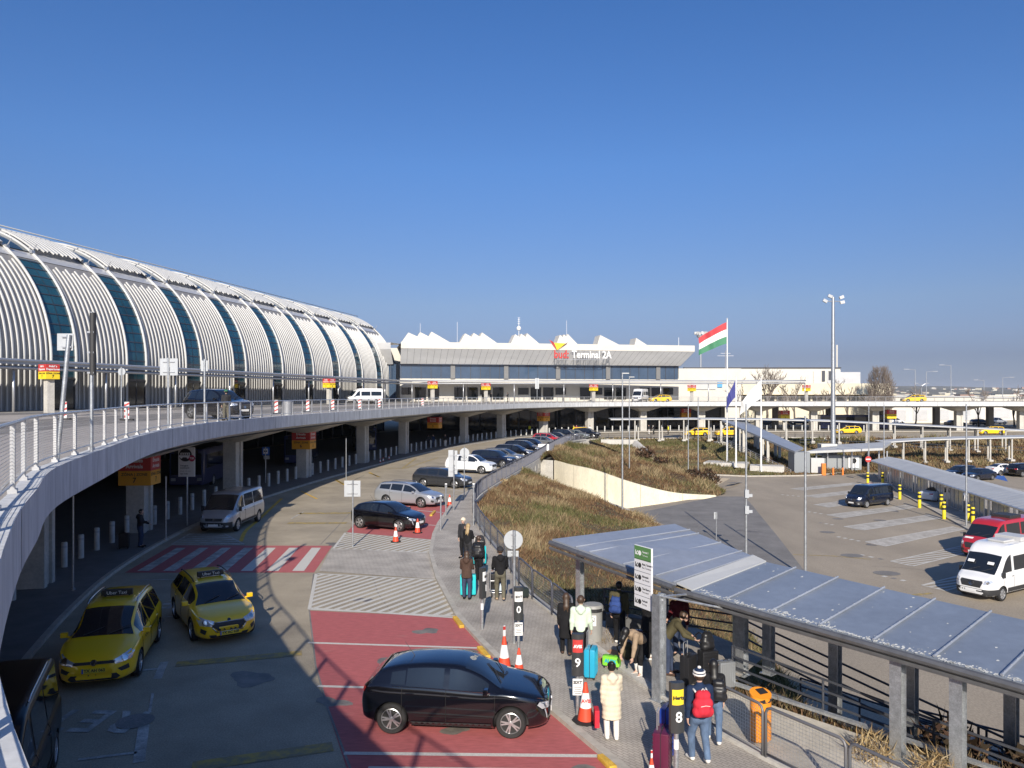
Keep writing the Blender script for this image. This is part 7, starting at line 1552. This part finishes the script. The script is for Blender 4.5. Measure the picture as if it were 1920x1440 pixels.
    for sh_, el, wr, f_ in AR: jk += [(sh_, el, .076 + pf * .5, .062 + pf * .4), (el, el + (wr - el) * .93, .062 + pf * .4, .046 + pf * .3)]
    if hood: jk += [(tor(-.06, -.09, 1.46), tor(.06, -.09, 1.46), .07, .07), (tor(0, -.12, 1.40), tor(0, -.08, 1.5), .07, .07)]
    hem = (hipc[2] - (coat if coat else .06)) * s
    surf_obj('jacket', S(jk), .02, top, t, .035, cut=(lambda X, Y, Z: hem - Z) if lean < 25 else None, wav=(lambda X, Y, Z: .010 * np.abs(np.sin(Z * pi / .105)) - .006) if puffy else None)
    kind, hm = hair; R0 = .104
    hp = [(hc - fw * .012 + [0, 0, .028], hc + fw * .006 + [0, 0, .03], R0, R0 * .97, (.95, 1, 1.10))]
    if kind == 'long': hp += [(hc - fw * .045, tor(.01, -.095, 1.40), .088, .07, (1.1, .75, 1)), (tor(-.03, -.10, 1.42), tor(-.045, -.115, 1.31), .05, .025, (1.1, .7, 1)), (tor(.03, -.10, 1.42), tor(.04, -.115, 1.28), .05, .022, (1.1, .7, 1))]
    if kind == 'hang': hp += [(hc - fw * .02, hc + np.array([0, .10, -.14]), .09, .07), (hc + np.array([0, .10, -.12]), hc + np.array([0, .12, -.30]), .065, .03)]
    if kind == 'bun': hp += [(hc - fw * .06 + [0, 0, .10], hc - fw * .07 + [0, 0, .11], .055, .05)]
    c_ = (hc + [0, 0, 0]) * s
    def cutf(X, Y, Z):          # keep the face free
        f = (X - c_[0]) * fw[0] + (Y - c_[1]) * fw[1] + (Z - c_[2]) * fw[2]; u_ = Z - c_[2]; return np.minimum(f - .035 * s, .5 * (f + .0 - (u_ - .035 * s) * 2.0)) if kind != 'hang' else f * 0 - 1
    surf_obj('hair', S(hp), .013, hm, t, .03, cut=cutf)
    if hat:
        hk, m1, m2 = hat; z0 = (hc[2] + .025) * s
        ha = [(hc - fw * .012 + [0, 0, .035], hc + fw * .0 + [0, 0, .04], .115, .112, (.97, 1, 1.12))]
        if hk == 'cap': ha += [(hc + fw * .08 + [0, 0, .06], hc + fw * .17 + [0, 0, .05], .05, .04, (1.2, 1, .2))]
        o = surf_obj('hat', S(ha), .013, m1, t, .02, cut=lambda X, Y, Z: z0 - Z)
        if hk == 'beanie':
            b = MB(); c3 = (hc - fw * .01) * s
            for z, r_ in ((.045, .121), (.095, .114)): b.lathe([(r_ * s, (z - .016) * s), (r_ * 1.03 * s, z * s), (r_ * .985 * s, (z + .016) * s)], c3 + np.array([0, 0, .0]), 16)
            b.build('hat_stripes', m2, o, smooth=True); b = MB(); b.lathe([(.001, -.03), (.03, -.02), (.036, 0), (.03, .02), (.001, .03)], (hc - fw * .01 + [0, 0, .17]) * s, 10); b.build('pompom', m2, o, smooth=True)
    if coat and not hood and not puffy:
        pass
    return t
def backpack(label, p, rz, m, h=.5, w_=.32, d=.18, m2=None):
    z0 = 1.02 * p[2] if False else 0
    o = thing('backpack', label, 'backpack', p, rz); pr = [((-w_ * .28, 0, -h * .28), (w_ * .28, 0, -h * .28), d * .52, d * .52), ((-w_ * .25, 0, .0), (w_ * .25, 0, .0), d * .5, d * .5), ((-w_ * .15, .01, h * .28), (w_ * .15, .01, h * .28), d * .45, d * .45), ((-w_ * .12, -d * .35, -h * .22), (w_ * .12, -d * .35, -h * .22), d * .35, d * .35), ((-w_ * .12, -d * .32, -h * .05), (w_ * .12, -d * .32, -h * .05), d * .32, d * .32)]
    surf_obj('bag', pr, .018, m, o, .04); k = MB()
    for sx in (-1, 1): k.path([(sx * w_ * .3, .04, h * .33), (sx * w_ * .34, .17, h * .40), (sx * w_ * .36, .28, h * .2), (sx * w_ * .4, .22, -h * .1), (sx * w_ * .38, .06, -h * .3)], .02, 5)
    k.build('strap', m2 or m, o, smooth=True); k = MB()
    k.path([(-w_ * .25, -d * .62, -h * .02), (0, -d * .70, h * .02), (w_ * .25, -d * .62, -h * .02)], .006, 4); k.path([(-.03, 0, h * .46), (0, 0, h * .52), (.03, 0, h * .46)], .008, 4); k.build('zip', m2 or black_plastic, o); return o
def suitcase(label, loc, rz, m, w_=.44, h=.66, d=.27, ridges='v', handle=.0, group=None, lay=False):
    t = thing('suitcase', label, 'suitcase', loc, rz, group); k = MB(); z0 = .06; k.box((0, 0, z0 + h / 2), (w_, d, h)); b = k.build('shell', m, t, bevel=.045, smooth=R(50)); k = MB()
    n = 6 if ridges == 'v' else 9
    for i in range(n):
        for s in (-1, 1):
            if ridges == 'v': x = -w_ * .36 + w_ * .72 * i / (n - 1); k.box((x, s * (d / 2 + .002), z0 + h / 2), (w_ * .06, .012, h * .86))
            else: z = z0 + h * .08 + h * .84 * i / (n - 1); k.box((0, s * (d / 2 + .002), z), (w_ * .86, .012, h * .045))
    k.build('ridges', m, b); k = MB(); k.box((0, 0, z0 + h / 2), (w_ + .004, .016, h + .004)); k.build('zip_seam', black_plastic, t, bevel=.004)
    for x in (-1, 1):
        for y in (-1, 1): k = MB(); k.lathe([(.028, -.012), (.028, .012)], (x * w_ * .38, y * d * .36, .03), 10, 0, Matrix.Rotation(R(90), 3, 'Y')); k.box((x * w_ * .38, y * d * .36, .055), (.035, .05, .03)); k.build('wheel', black_rubber, t)
    k = MB(); k.path([(-.06, 0, z0 + h), (-.05, 0, z0 + h + .03), (.05, 0, z0 + h + .03), (.06, 0, z0 + h)], .012, 5); k.build('carry_handle', black_plastic, t)
    if handle: k = MB(); k.path([(-.1, d * .3, z0 + h - .05), (-.1, d * .3, z0 + h + handle), (.1, d * .3, z0 + h + handle), (.1, d * .3, z0 + h - .05)], .010, 5); k.build('pull_handle', steel, t)
    return t
S_purple = mat('case_purple', (.10, .012, .04), .3, coat=.3); S_blue = mat('case_blue', (.015, .05, .30), .3, coat=.3); S_cyan = mat('case_turquoise', (.02, .52, .56), .35, coat=.3); S_azure = mat('case_azure', (.02, .34, .52), .35, coat=.3); S_lime = mat('case_lime', (.22, .62, .05), .4); S_dark = mat('case_black', (.015, .015, .017), .4); S_grey = mat('case_grey', (.25, .26, .27), .3, metal=.3)
ZP = .105
def GP(u, v): return G(u, v, ZP)
down = ((0, .04, -1), (0, .12, -1)); fwd = ((0, .35, -1), (0, .9, -.35)); bentf = ((0, .4, -1), (0, 1, -.1))
woman_cream = person('woman in a long cream quilted coat and white trousers seen from behind', GP(1147, 1388), R(4), 1.58, C_cream, C_white, C_white, ('bun', H_black), .04, arms=[((0, .0, -1), (0, .05, -1)), fwd], coat=.42, puffy=.02, female=True, hood=True)
b = GP(1147, 1388); k = MB(); k.box((0, 0, .19), (.10, .26, .36)); rb_ = k.build('shopping_bag', C_red, bevel=.015); rb_.location = (b.x - .31, b.y + .02, ZP + .28); tag(rb_, 'small red paper bag held by the woman in the cream coat', 'bag')
pm_ = GP(1312, 1432); person('man with a red backpack, navy jacket, jeans and striped bobble hat', pm_, R(8), 1.78, C_navy, C_jean, C_white, ('short', H_brown), .17, arms=[((0, -.05, -1), (0, .1, -1)), ((0, .1, -1), (0, .4, -1))], hat=('beanie', C_navy, C_white)); backpack('bright red backpack on the back of the man in the navy jacket', (pm_.x - .0, pm_.y - .25, ZP + 1.26), R(8), C_red, .54, .36, .21, C_white)
pw_ = GP(1338, 1394); person('dark haired woman in a black jacket striding beside the man with the red backpack', pw_, R(-12), 1.68, C_black, C_jean, C_white, ('long', H_black), .26, female=True); backpack('black backpack worn by the dark haired woman by the fence', (pw_.x + .04, pw_.y - .24, ZP + 1.18), R(-12), S_dark, .46, .30, .17, C_char)
suitcase('large purple ribbed suitcase pulled by the man with the red backpack', Vector((2.85, 14.55, ZP)), R(70), S_purple, .50, .72, .30, 'h', .35); suitcase('blue suitcase behind rental pillar number 8', Vector((3.08, 15.1, ZP)), R(60), S_blue, .42, .92, .26, 'v')
mm_ = Vector((1.80, 20.15, ZP)); person('man in a pale mint hooded top and black trousers seen from behind', mm_, R(-6), 1.80, C_mint, C_black, C_black, ('short', H_brown), .08, arms=[down, ((.05, .12, -1), (.1, .3, -1))], hood=True)
suitcase('azure suitcase standing beside the man in the mint top', GP(1108, 1270), R(75), S_azure, .46, .70, .28, 'v', .40)
wd_ = Vector((1.47, 20.9, ZP)); person('woman in a long black coat at the left of the man in the mint top', wd_, R(-4), 1.68, C_black, C_black, C_brown, ('long', H_brown), .18, coat=.42, female=True)
pb_ = GP(1197, 1268); person('woman in a tan top bending over a green case, white boots', pb_, R(128), 1.70, C_tan, C_black, C_white, ('hang', H_black), .05, lean=62, arms=[((0, .35, -1), (0, .3, -1)), ((0, .3, -1), (0, .25, -1))], female=True, boots=C_white, knee=.08)
t = suitcase('lime green child case with blue lettering on the orange paving', GP(1147, 1252) + Vector((0, 0, .0)), R(-25), S_lime, .46, .26, .22, 'v'); k = MB(); add_text(k, 'ALEX', .13, frame(Vector((0, -.125, .2)), (1, 0, 0), (0, 0, 1)), 0, ext=.003, bold=.006); k.build('lettering', S_azure, t)
po_ = Vector((3.02, 21.75, ZP)); person('man in an olive jacket with a blue rucksack walking to the steps', po_, R(-18), 1.78, C_olive, C_black, C_white, ('short', H_black), .24); backpack('dark blue rucksack of the man in the olive jacket', (po_.x - .13, po_.y - .24, ZP + 1.22), R(-18), C_blue, .5, .32, .19)
person('man in an olive jacket leaning over luggage behind the canopy column', Vector((4.0, 19.5, ZP)), R(-95), 1.76, C_olive, C_dkjean, C_brown, ('short', H_brown), .08, lean=38, arms=[((.0, .6, -1), (0, .9, -.5)), ((0, .6, -1), (0, 1, -.4))])
suitcase('black suitcase under the canopy in front of the leaning man', Vector((4.85, 19.05, ZP)), R(20), S_dark, .46, .72, .28, 'h'); suitcase('grey hard suitcase next to the black one under the canopy', Vector((5.15, 18.55, ZP)), R(15), S_grey, .42, .62, .26, 'v'); backpack('black rucksack lying on top of the black suitcase', (4.85, 19.1, ZP + .98), R(30), S_dark, .46, .34, .22)
person('dark haired figure in a black coat standing behind the canopy column', Vector((3.62, 20.6, ZP)), R(-70), 1.70, C_black, C_black, C_white, ('long', H_black), .05, arms=[fwd, fwd], coat=.12, female=True); person('figure in a maroon jacket under the canopy near the railing', Vector((4.55, 20.9, ZP)), R(150), 1.74, cloth('maroon', (.10, .015, .02)), C_dkjean, C_black, ('short', H_brown), .04, arms=[down, fwd])
suitcase('tall black suitcase between the canopy column and the leaning man', Vector((4.3, 18.75, ZP)), R(50), S_dark, .44, .70, .26, 'v', .3); suitcase('small maroon suitcase on the landing behind the black coat', Vector((3.55, 21.3, ZP)), R(10), S_purple, .38, .52, .24, 'h'); backpack('olive rucksack on the paving beside the lime green case', GP(1178, 1236) + Vector((0, 0, .24)), R(60), C_olive, .44, .32, .2)
pk_ = GP(938, 1127); person('man in a black jacket and khaki trousers pushing a luggage trolley', pk_, R(6), 1.82, C_black, C_khaki, C_tan, ('short', H_brown), .16, arms=[((0, .35, -1), (0, .8, -.5)), ((0, .35, -1), (0, .8, -.5))], hood=True, hat=('cap', C_char, C_white))
k = MB(); o = thing('scarf', 'white scarf round the neck of the man with the trolley', 'scarf', (pk_.x, pk_.y - .02, ZP + 1.47), R(6)); k.lathe([(.10, -.04), (.125, -.02), (.12, .03), (.09, .05)], n=16); k.build('scarf_loop', C_white, o, smooth=True)
def trolley(label, loc, rz):
    t = thing('luggage_trolley', label, 'trolley', loc, rz); k = MB()
    for x in (-.28, .28): k.path([(x, -.35, 1.0), (x, -.3, .3), (x * .8, -.25, .16), (x * .6, .55, .16)], .016, 6)
    k.tube((-.28, -.35, 1.0), (.28, -.35, 1.0), .02, 6); k.tube((-.28, -.32, .6), (.28, -.32, .6), .014, 5)
    for y in (-.2, .1, .4): k.tube((-.22, y, .16), (.22, y, .16), .012, 5)
    k.build('frame', steel, t, smooth=R(50))
    for x, y in ((-.22, -.2), (.22, -.2), (0, .5)): k = MB(); k.lathe([(.07, -.02), (.07, .02)], (x, y, .07), 12, 0, Matrix.Rotation(R(90), 3, 'Y')); k.build('wheel', black_rubber, t)
    return t
tl_ = pk_ + Vector((-.10, .72, 0)); trolley('metal luggage trolley pushed by the man in the black jacket', tl_, R(4)); suitcase('dark suitcase standing on the luggage trolley', tl_ + Vector((-.1, .2, .14)), R(4), S_dark, .42, .56, .25, 'h'); suitcase('pale blue case lying against the dark one on the trolley', tl_ + Vector((.12, -.08, .14)), R(4), mat('case_pale', (.5, .58, .66), .4), .34, .26, .2, 'v')
suitcase('dark green holdall case on the pavement right of the trolley', pk_ + Vector((.72, .35, 0)), R(30), mat('case_green', (.02, .03, .028), .6), .5, .3, .28, 'v')
pn = GP(875, 1124); person('woman in a brown coat and blue jeans seen from behind', pn, R(-3), 1.66, C_brown, C_dkjean, C_black, ('long', H_brown), .05, arms=[fwd, fwd], coat=.14, female=True, hood=True); suitcase('bright turquoise suitcase in front of the woman in the brown coat', pn + Vector((.02, .50, 0)), R(3), S_cyan, .56, .70, .30, 'v')
pk2 = Vector((-1.28, 29.3, ZP)); person('person in black with a round black rucksack behind the brown coat', pk2, R(-30), 1.70, C_black, C_black, C_black, ('short', H_brown), .06); backpack('round black rucksack of the person behind the brown coat', (pk2.x - .02, pk2.y - .22, ZP + 1.2), R(-10), S_dark, .5, .42, .24)
pl2 = Vector((-1.85, 32.3, ZP)); person('fair haired woman in a black jacket near the fence', pl2, R(-20), 1.66, C_black, C_char, C_black, ('long', H_blond), .05, arms=[fwd, bentf], female=True); suitcase('turquoise suitcase beside the fence and the fair haired woman', Vector((-1.35, 32.0, ZP)), R(35), S_cyan, .5, .74, .3, 'v'); backpack('dark bag with white print on the turquoise suitcase by the fence', (-1.33, 32.0, ZP + 1.02), R(20), C_char, .42, .4, .24, C_white)
person('person in a pale fur hat and dark coat behind the fair haired woman', Vector((-2.1, 33.4, ZP)), R(150), 1.72, C_char, C_black, C_black, ('short', H_grey), .03, arms=[((0, .3, -1), (0, .6, .9)), down], hat=('cap', C_cream, C_white))
pu = G(263, 1026, .12); person('person in a dark coat reading a phone beside the zone 7 column', pu, R(-75), 1.74, C_char, C_dkjean, C_black, ('short', H_black), .03, arms=[fwd, ((0, .3, -1), (0, 1, .3))], hood=True); suitcase('dark suitcase beside the phone reader under the road', pu + Vector((-.6, -.3, 0)), R(15), S_dark)
pd_ = Vector((-16.5, 44.4, DZ)); deckman = person('man in a green cap beside the black off-roader on the elevated road', pd_, R(40), 1.76, C_char, C_khaki, C_black, ('short', H_black), .05, hat=('cap', mat('cap_green', (.02, .12, .06), .7), C_black))
# far people: copies in other clothes
def far(src, loc, rz, label, top=None, bottom=None):
    c = copy_tree(src); place(c, loc, rz, label, 'people far along the road')
    for ch in c.children:
        n_ = ch.name.split('.')[0]; m_ = top if n_ == 'jacket' else bottom if n_ == 'trousers' else None
        if m_: ch.material_slots[0].link = 'OBJECT'; ch.material_slots[0].material = m_
    return c
srcA = [o for o in sc.objects if o.get('label', '').startswith('person in black with a round')][0]; srcB = [o for o in sc.objects if o.get('label', '').startswith('person in a dark coat reading')][0]
del_ = lambda u, v, z=.12: G(u, v, z)
for (x, y, z, rz, lb, tp, bt, sr) in ((P(803, 740, 103).x, 103, .12, 20, 'left figure of the dark pair waiting by the zone 5 sign', C_char, C_black, srcA), (P(811, 740, 103).x, 103.6, .12, 200, 'right figure of the dark pair waiting by the zone 5 sign', C_navy, C_dkjean, srcA), (P(835, 740, 104).x, 104, .12, 160, 'figure with pale trousers standing apart beyond the zone 5 sign', C_char, C_white, srcA),
        (P(993, 740, 141).x, 141, 0, 30, 'figure in a yellow vest beside the zone sign over the red car', C_yellow, C_black, srcA), (P(1019, 740, 140).x, 140, 0, 150, 'figure in a white top behind the dark off-roader', C_white, C_black, srcA), (P(1076, 740, 138).x, 138, 0, 90, 'figure in a yellow jacket above the silver parked cars', C_yellow, C_black, srcA), (P(1081, 740, 138.5).x, 138.5, 0, 180, 'figure in a red jacket next to the yellow jacket', C_red, C_black, srcA), (P(1098, 740, 137).x, 137, 0, 120, 'figure in dark clothes beside the white coat at the row end', C_char, C_black, srcA), (P(1106, 740, 136).x, 136, 0, 200, 'figure in a white coat at the end of the parked row', C_white, C_white, srcB),
        (P(1217, 740, 139).x, 139, 0, 120, 'figure in white trousers walking beyond the tall poles', C_char, C_white, srcA), (P(1226, 740, 139).x, 139, 0, 60, 'figure in black following the one in white trousers', C_black, C_black, srcB), (P(1253, 740, 138).x, 138, 0, 90, 'figure in a yellow vest by the small square sign', C_yellow, C_black, srcA), (P(1303, 740, 129.5).x, 129.5, 0, 80, 'dark figure in front of the left yellow taxi of the pair', C_black, C_black, srcA), (P(1333, 740, 130).x, 130, 0, 100, 'dark figure in front of the right yellow taxi of the pair', C_black, C_char, srcB),
        (P(905, 740, 146).x, 149, DZ + .15, 0, 'left walker on the upper pavement under the canopy', C_black, C_black, srcA), (P(920, 740, 146).x, 149, DZ + .15, 180, 'right walker on the upper pavement under the canopy', C_char, C_black, srcA), (P(952, 740, 147).x, 150, DZ + .15, 90, 'lone dark figure on the upper pavement before the terminal doors', C_char, C_black, srcB), (P(632, 740, 112).x, 112, DZ + .1, 40, 'dark figure left of the white minibus on the elevated road', C_black, C_black, srcA), (P(1667, 740, 90).x, 91, LOTZ + .12, 90, 'dark figure at the near corner of the long shelter', C_black, C_black, srcB)):
    far(sr, (x, y, z), R(rz), lb, tp, bt)
# ---------------------------------------------------------------- trees, bare in winter
bark = mat('bark_grey', (.12, .10, .085), .9, var=.25, scale=6); twig_m = mat('twig_grey', (.19, .155, .13), .9, var=.3, scale=3)
def bare_tree(name, label, loc, h, spread, seed, dense=1.0, group=None, col=False):
    rs = random.Random(seed); t = thing(name, label, 'tree', loc, 0, group); tr = MB(); cr = MB()
    def grow(p, d, L, r, lev):
        n = 3; pts = [p]; q = p.copy(); dd = d.copy()
        for i in range(n): dd = (dd + Vector((rs.uniform(-1, 1), rs.uniform(-1, 1), rs.uniform(-.2, .6))) * .16).normalized(); q = q + dd * (L / n); pts.append(q.copy())
        m_ = tr if lev == 0 else cr; m_.path(pts, [r * (1 - .45 * i / n) for i in range(n + 1)], 6 if lev < 2 else 3)
        if lev >= 4 or L < .35: return
        k = int((5 if lev == 0 else 4 if lev < 3 else 4) * dense)
        for j in range(k):
            f = rs.uniform(.35, 1.0); i = min(n - 1, int(f * n)); b = pts[i].lerp(pts[i + 1], f * n - i); a = rs.uniform(0, 2 * pi); sp = spread * rs.uniform(.6, 1.2)
            nd = (dd + Vector((cos(a) * sp, sin(a) * sp, rs.uniform(.0, .5)))).normalized(); grow(b, nd, L * rs.uniform(.52, .74), max(.045, r * .55), lev + 1)
    grow(Vector((0, 0, -.2)), Vector((0, 0, 1)), h * .58, h * .024, 0); tr.build('trunk', bark, t, smooth=True); cr.build('crown', twig_m, t); return t
bt = bare_tree('bare_tree', 'largest bare tree in front of the hangar behind the white flag', (P(1437, 740, 185).x, 185, 0), 13.5, .75, 2)
for i, (u, Y, h, lb) in enumerate(((1388, 188, 9.5, 'bare tree left of the largest one, behind the blue flag'), (1490, 186, 10.5, 'bare tree in front of the grey hangar panel'), (1545, 184, 8.5, 'small bare tree just left of the floodlight mast'), (1590, 186, 9.5, 'bare tree beside the low cream block end'), (1630, 172, 8, 'low bare tree below the road behind the dark bus'), (1715, 174, 8, 'bare tree below the road in front of the depot shed'), (1835, 172, 8.5, 'bare tree below the road by the second dark column'), (1902, 176, 8.5, 'bare tree below the road at the right edge'), (1480, 172, 7, 'low bare tree below the road behind the tall poles'))):
    bare_tree('bare_tree', lb, (P(u, 740, Y).x, Y, 0), h, .7, 10 + i, .95)
# big bushy leafless tree made of dense upright twigs
def dense_tree(label, loc, h, w_, n, seed):
    t = thing('bushy_tree', label, 'tree', loc); rs = np.random.RandomState(seed); k = MB(); k.tube((0, 0, -.2), (0, 0, h * .4), .35, 8, r2=.2); k.build('trunk', bark, t, smooth=True); k = MB()
    for i in range(n):
        z0 = rs.uniform(.05, .86) * h; f = z0 / h; R_ = w_ * sin(pi * (.10 + .88 * f)) ** .8 * rs.uniform(.15, 1) ** .6; a = rs.uniform(0, 2 * pi); p = Vector((R_ * cos(a) * .7, R_ * sin(a) * .7, z0)); L = rs.uniform(1.0, 2.6) * (1.15 - .75 * f) * h / 14; e = p + Vector((cos(a) * .35 + rs.randn() * .12, sin(a) * .35 + rs.randn() * .12, 1)) * L
        if e.z > h * (1.02 - .25 * (Vector((e.x, e.y)).length / w_) ** 2): continue
        k.tube(p, e, .05, 3, r2=.015, cap=False)
        for j in range(3): q = p.lerp(e, rs.uniform(.3, 1)); k.tube(q, q + Vector((rs.randn() * .3, rs.randn() * .3, rs.uniform(.2, .9))) * L * .35, .03, 3, r2=.01, cap=False)
    k.build('crown', twig_m, t); return t
dense_tree('tall bushy leafless tree at the end of the low cream block', (P(1651, 740, 195).x, 195, 0), 15.6, 4.3, 1500, 5)
dense_tree('smaller leafless tree behind the corner of the hangar', (P(1592, 740, 240).x, 240, 0), 15.5, 3.2, 500, 6)
# shrubs of the slopes
def shrub(label, loc, r_, cols_, seed, n=420, h=1.0):
    rs = np.random.RandomState(seed); p = rs.randn(n, 3); p /= np.linalg.norm(p, axis=1)[:, None]; p *= (rs.rand(n, 1) ** .4) * r_; p[:, 2] = np.abs(p[:, 2]) * h; d = rs.randn(n, 3) * r_ * .16; d[:, 2] += r_ * .12; w2 = rs.randn(n, 3) * r_ * (.06 if r_ > .6 else .02); d *= 1 if r_ > .6 else 2.0
    v = np.stack([p - w2, p + w2, p + d], 1).reshape(-1, 3); me = bpy.data.meshes.new('twigs'); me.from_pydata(v.tolist(), [], [(3 * i, 3 * i + 1, 3 * i + 2) for i in range(n)]); c4 = np.ones((n, 4)); c4[:, :3] = np.array(cols_)[rs.randint(0, len(cols_), n)] * (.7 + .6 * rs.rand(n, 1)); at_ = me.attributes.new('col', 'FLOAT_COLOR', 'FACE'); at_.data.foreach_set('color', c4.ravel()); me.materials.append(blade_mat); o = bpy.data.objects.new('shrub', me); COL.objects.link(o); o.location = loc; tag(o, label, 'shrub'); return o
dk_ = [(.06, .035, .025), (.09, .05, .03), (.04, .03, .02), (.12, .08, .05)]; st_ = [(.36, .27, .14), (.28, .19, .09), (.42, .33, .2)]
for u, v, z, r_, c_, lb in ((1325, 905, -2.85, 1.5, dk_, 'dark reddish shrub at the tip of the brown hump by the car park'), (1300, 898, -2.6, 1.2, dk_, 'dark shrub beside the bare pole on the hump'), (1240, 876, -2.3, 1.4, dk_, 'dark heather clump below the sloping wing wall'), (1210, 858, -1.7, 1.5, dk_, 'dark heather clump under the second concrete beam'), (940, 915, -.4, .8, st_, 'straw coloured grass tuft against the bar fence, left'), (975, 898, -.7, .9, st_, 'straw coloured grass tuft against the bar fence, right'), (1440, 868, -2.2, 1.3, dk_, 'dark shrub behind the concrete plinth')):
    shrub(lb, G(u, v, z), r_, c_, int(u))
for s, w_, lb in ((2.3, -.15, 'dry straw plant at the foot of the first galvanised column'), (3.4, -.1, 'dry pinkish grass tuft between two galvanised columns'), (4.6, 2.0, 'dark bush beyond the second galvanised column'), (3.0, 1.9, 'dark leafless bush behind the ramp railing'), (6.5, 1.9, 'dark bush at the right edge below the canopy')):
    p = CP(s, w_); shrub(lb, (p.x, p.y, .02 if w_ < 0 else -.6), .42 if w_ < 0 else .8, st_ if w_ < 0 else dk_, int(s * 10), 420 if w_ < 0 else 500, 1.2)
# ---------------------------------------------------------------- wear of the roads: cracks, oil spots, repairs, tyre marks, wall joints
tar = mat('tar_seal', (.085, .08, .075), .7, var=.2, scale=3); oil = mat('oil_stain', (.17, .155, .14), .6, var=.25, scale=2, col2=(.24, .215, .185), thr=(.4, .65)); patch_m = mat('road_repair', (.245, .225, .195), .85, var=.15, scale=1.2, var2=(25, .2)); dust = mat('light_dust', (.42, .385, .32), .9, var=.15, scale=3, var2=(12, .15))
wr = MB(); rs = np.random.RandomState(12)
def crack(x, y, a, L, w_, z, mi=0):
    pts = [Vector((x, y, 0))]
    for i in range(int(L / .5)): a += rs.randn() * .16; pts.append(pts[-1] + Vector((cos(a), sin(a), 0)) * .5)
    line(wr, pts, w_, z, mi)
def blob(x, y, r_, z, mi=1, sx=1.0, rot=0.0):
    ph = rs.uniform(0, 6, 3); n = 22; q = []
    for i in range(n):
        t = 2 * pi * i / n; k = r_ * (1 + .25 * sin(2 * t + ph[0]) + .18 * sin(3 * t + ph[1]) + .12 * sin(5 * t + ph[2])); X, Y = k * cos(t) * sx, k * sin(t); q.append((x + X * cos(rot) - Y * sin(rot), y + X * sin(rot) + Y * cos(rot), z))
    wr.poly(q, mi)
mid = [p for p in offset2(E, -4.5) if p.y > 14 and p.y < 130]; mid2 = [p for p in offset2(E, -8.0) if p.y > 10 and p.y < 130]
line(wr, [p + Vector((.04 * sin(p.y * 1.3), 0, 0)) for p in mid2], .022, .0045, 1)
for p in resample(mid2, step=7)[1:]: crack(p.x - 2, p.y, rs.uniform(-.3, .3), rs.uniform(2, 6), .02, .0052, 1)
for x, y, r_ in ((-6.6, 19.5, .45), (-5.2, 27, .3), (-8.5, 37, .5), (-6.8, 35.5, .28), (-9.5, 47, .5), (-7.5, 58, .6), (-5, 66, .6), (-3.5, 75, .7), (-1, 88, .7), (-6, 62, .4), (-11.5, 24.5, .4)): blob(x, y, r_, .0056, 1, rs.uniform(.7, 1.5), rs.uniform(0, 3))
for x, y, r_ in ((-1.2, 16.6, .3), (-.2, 17.4, .22), (-3.2, 20.6, .35), (-1.5, 21.5, .28), (-2.6, 23.4, .3), (-.8, 19.2, .2), (-4.2, 18.0, .25), (1.2, 14.6, .3)): blob(x, y, r_, .0075, 1, rs.uniform(.8, 2.0), rs.uniform(-.2, .2))
for q in ([(-9, 52), (-6.4, 53), (-6.0, 50), (-8.7, 49.2)], [(-10.4, 33.2), (-8.2, 33.6), (-8.3, 32.2), (-10.3, 31.9)]): wr.poly([(a, b, .0049) for a, b in q], 2)
for i in range(26):
    x, y = rs.uniform(16, 36), rs.uniform(38, 92)
    if x / y > .66: continue
    if rs.rand() < .5: blob(x, y, rs.uniform(.2, .55), LOTZ + .0062, 1, rs.uniform(.8, 2.5), rs.uniform(0, 3))
    else: crack(x, y, rs.uniform(-.2, .9), rs.uniform(3, 8), .03, LOTZ + .0066, 1)
wr.build('road_wear', [tar, oil, patch_m, dust])['kind'] = 'structure'
jn = MB(); wj = resample(wt, step=4.2)
for p in wj[1:-1]:
    i = min(range(len(wt)), key=lambda q: (wt[q] - p).length); d = (wt[min(i + 1, len(wt) - 1)] - wt[max(i - 1, 0)]); d.z = 0; d.normalize(); n_ = Vector((d.y, -d.x, 0)); c = wt[i] + n_ * .004
    jn.add([c - d * .02, c + d * .02, at(c + d * .02, -5), at(c - d * .02, -5)], [(0, 1, 2, 3), (3, 2, 1, 0)])
cwall = [o for o in sc.objects if o.name == 'retaining_wall'][0]; jn.build('formwork_joint', mat('joint_grey', (.42, .38, .30), .9), cwall)
# litter and small stones at the kerbs
# ---------------------------------------------------------------- winter haze over the distance
hz_m = bpy.data.materials.new('haze'); hz_m.use_nodes = True; n = hz_m.node_tree.nodes; l = hz_m.node_tree.links; n.remove(n['Principled BSDF'])
pv = n.new('ShaderNodeVolumePrincipled'); pv.inputs['Color'].default_value = (.78, .84, .95, 1); pv.inputs['Density'].default_value = .00006; pv.inputs['Anisotropy'].default_value = 0.0; l.new(pv.outputs[0], n['Material Output'].inputs['Volume'])
k = MB(); k.box((0, 4500, 66), (19000, 16000, 146)); o = k.build('haze', hz_m); o['kind'] = 'stuff'; o['label'] = 'thin winter haze over the distance'; o.visible_shadow = True
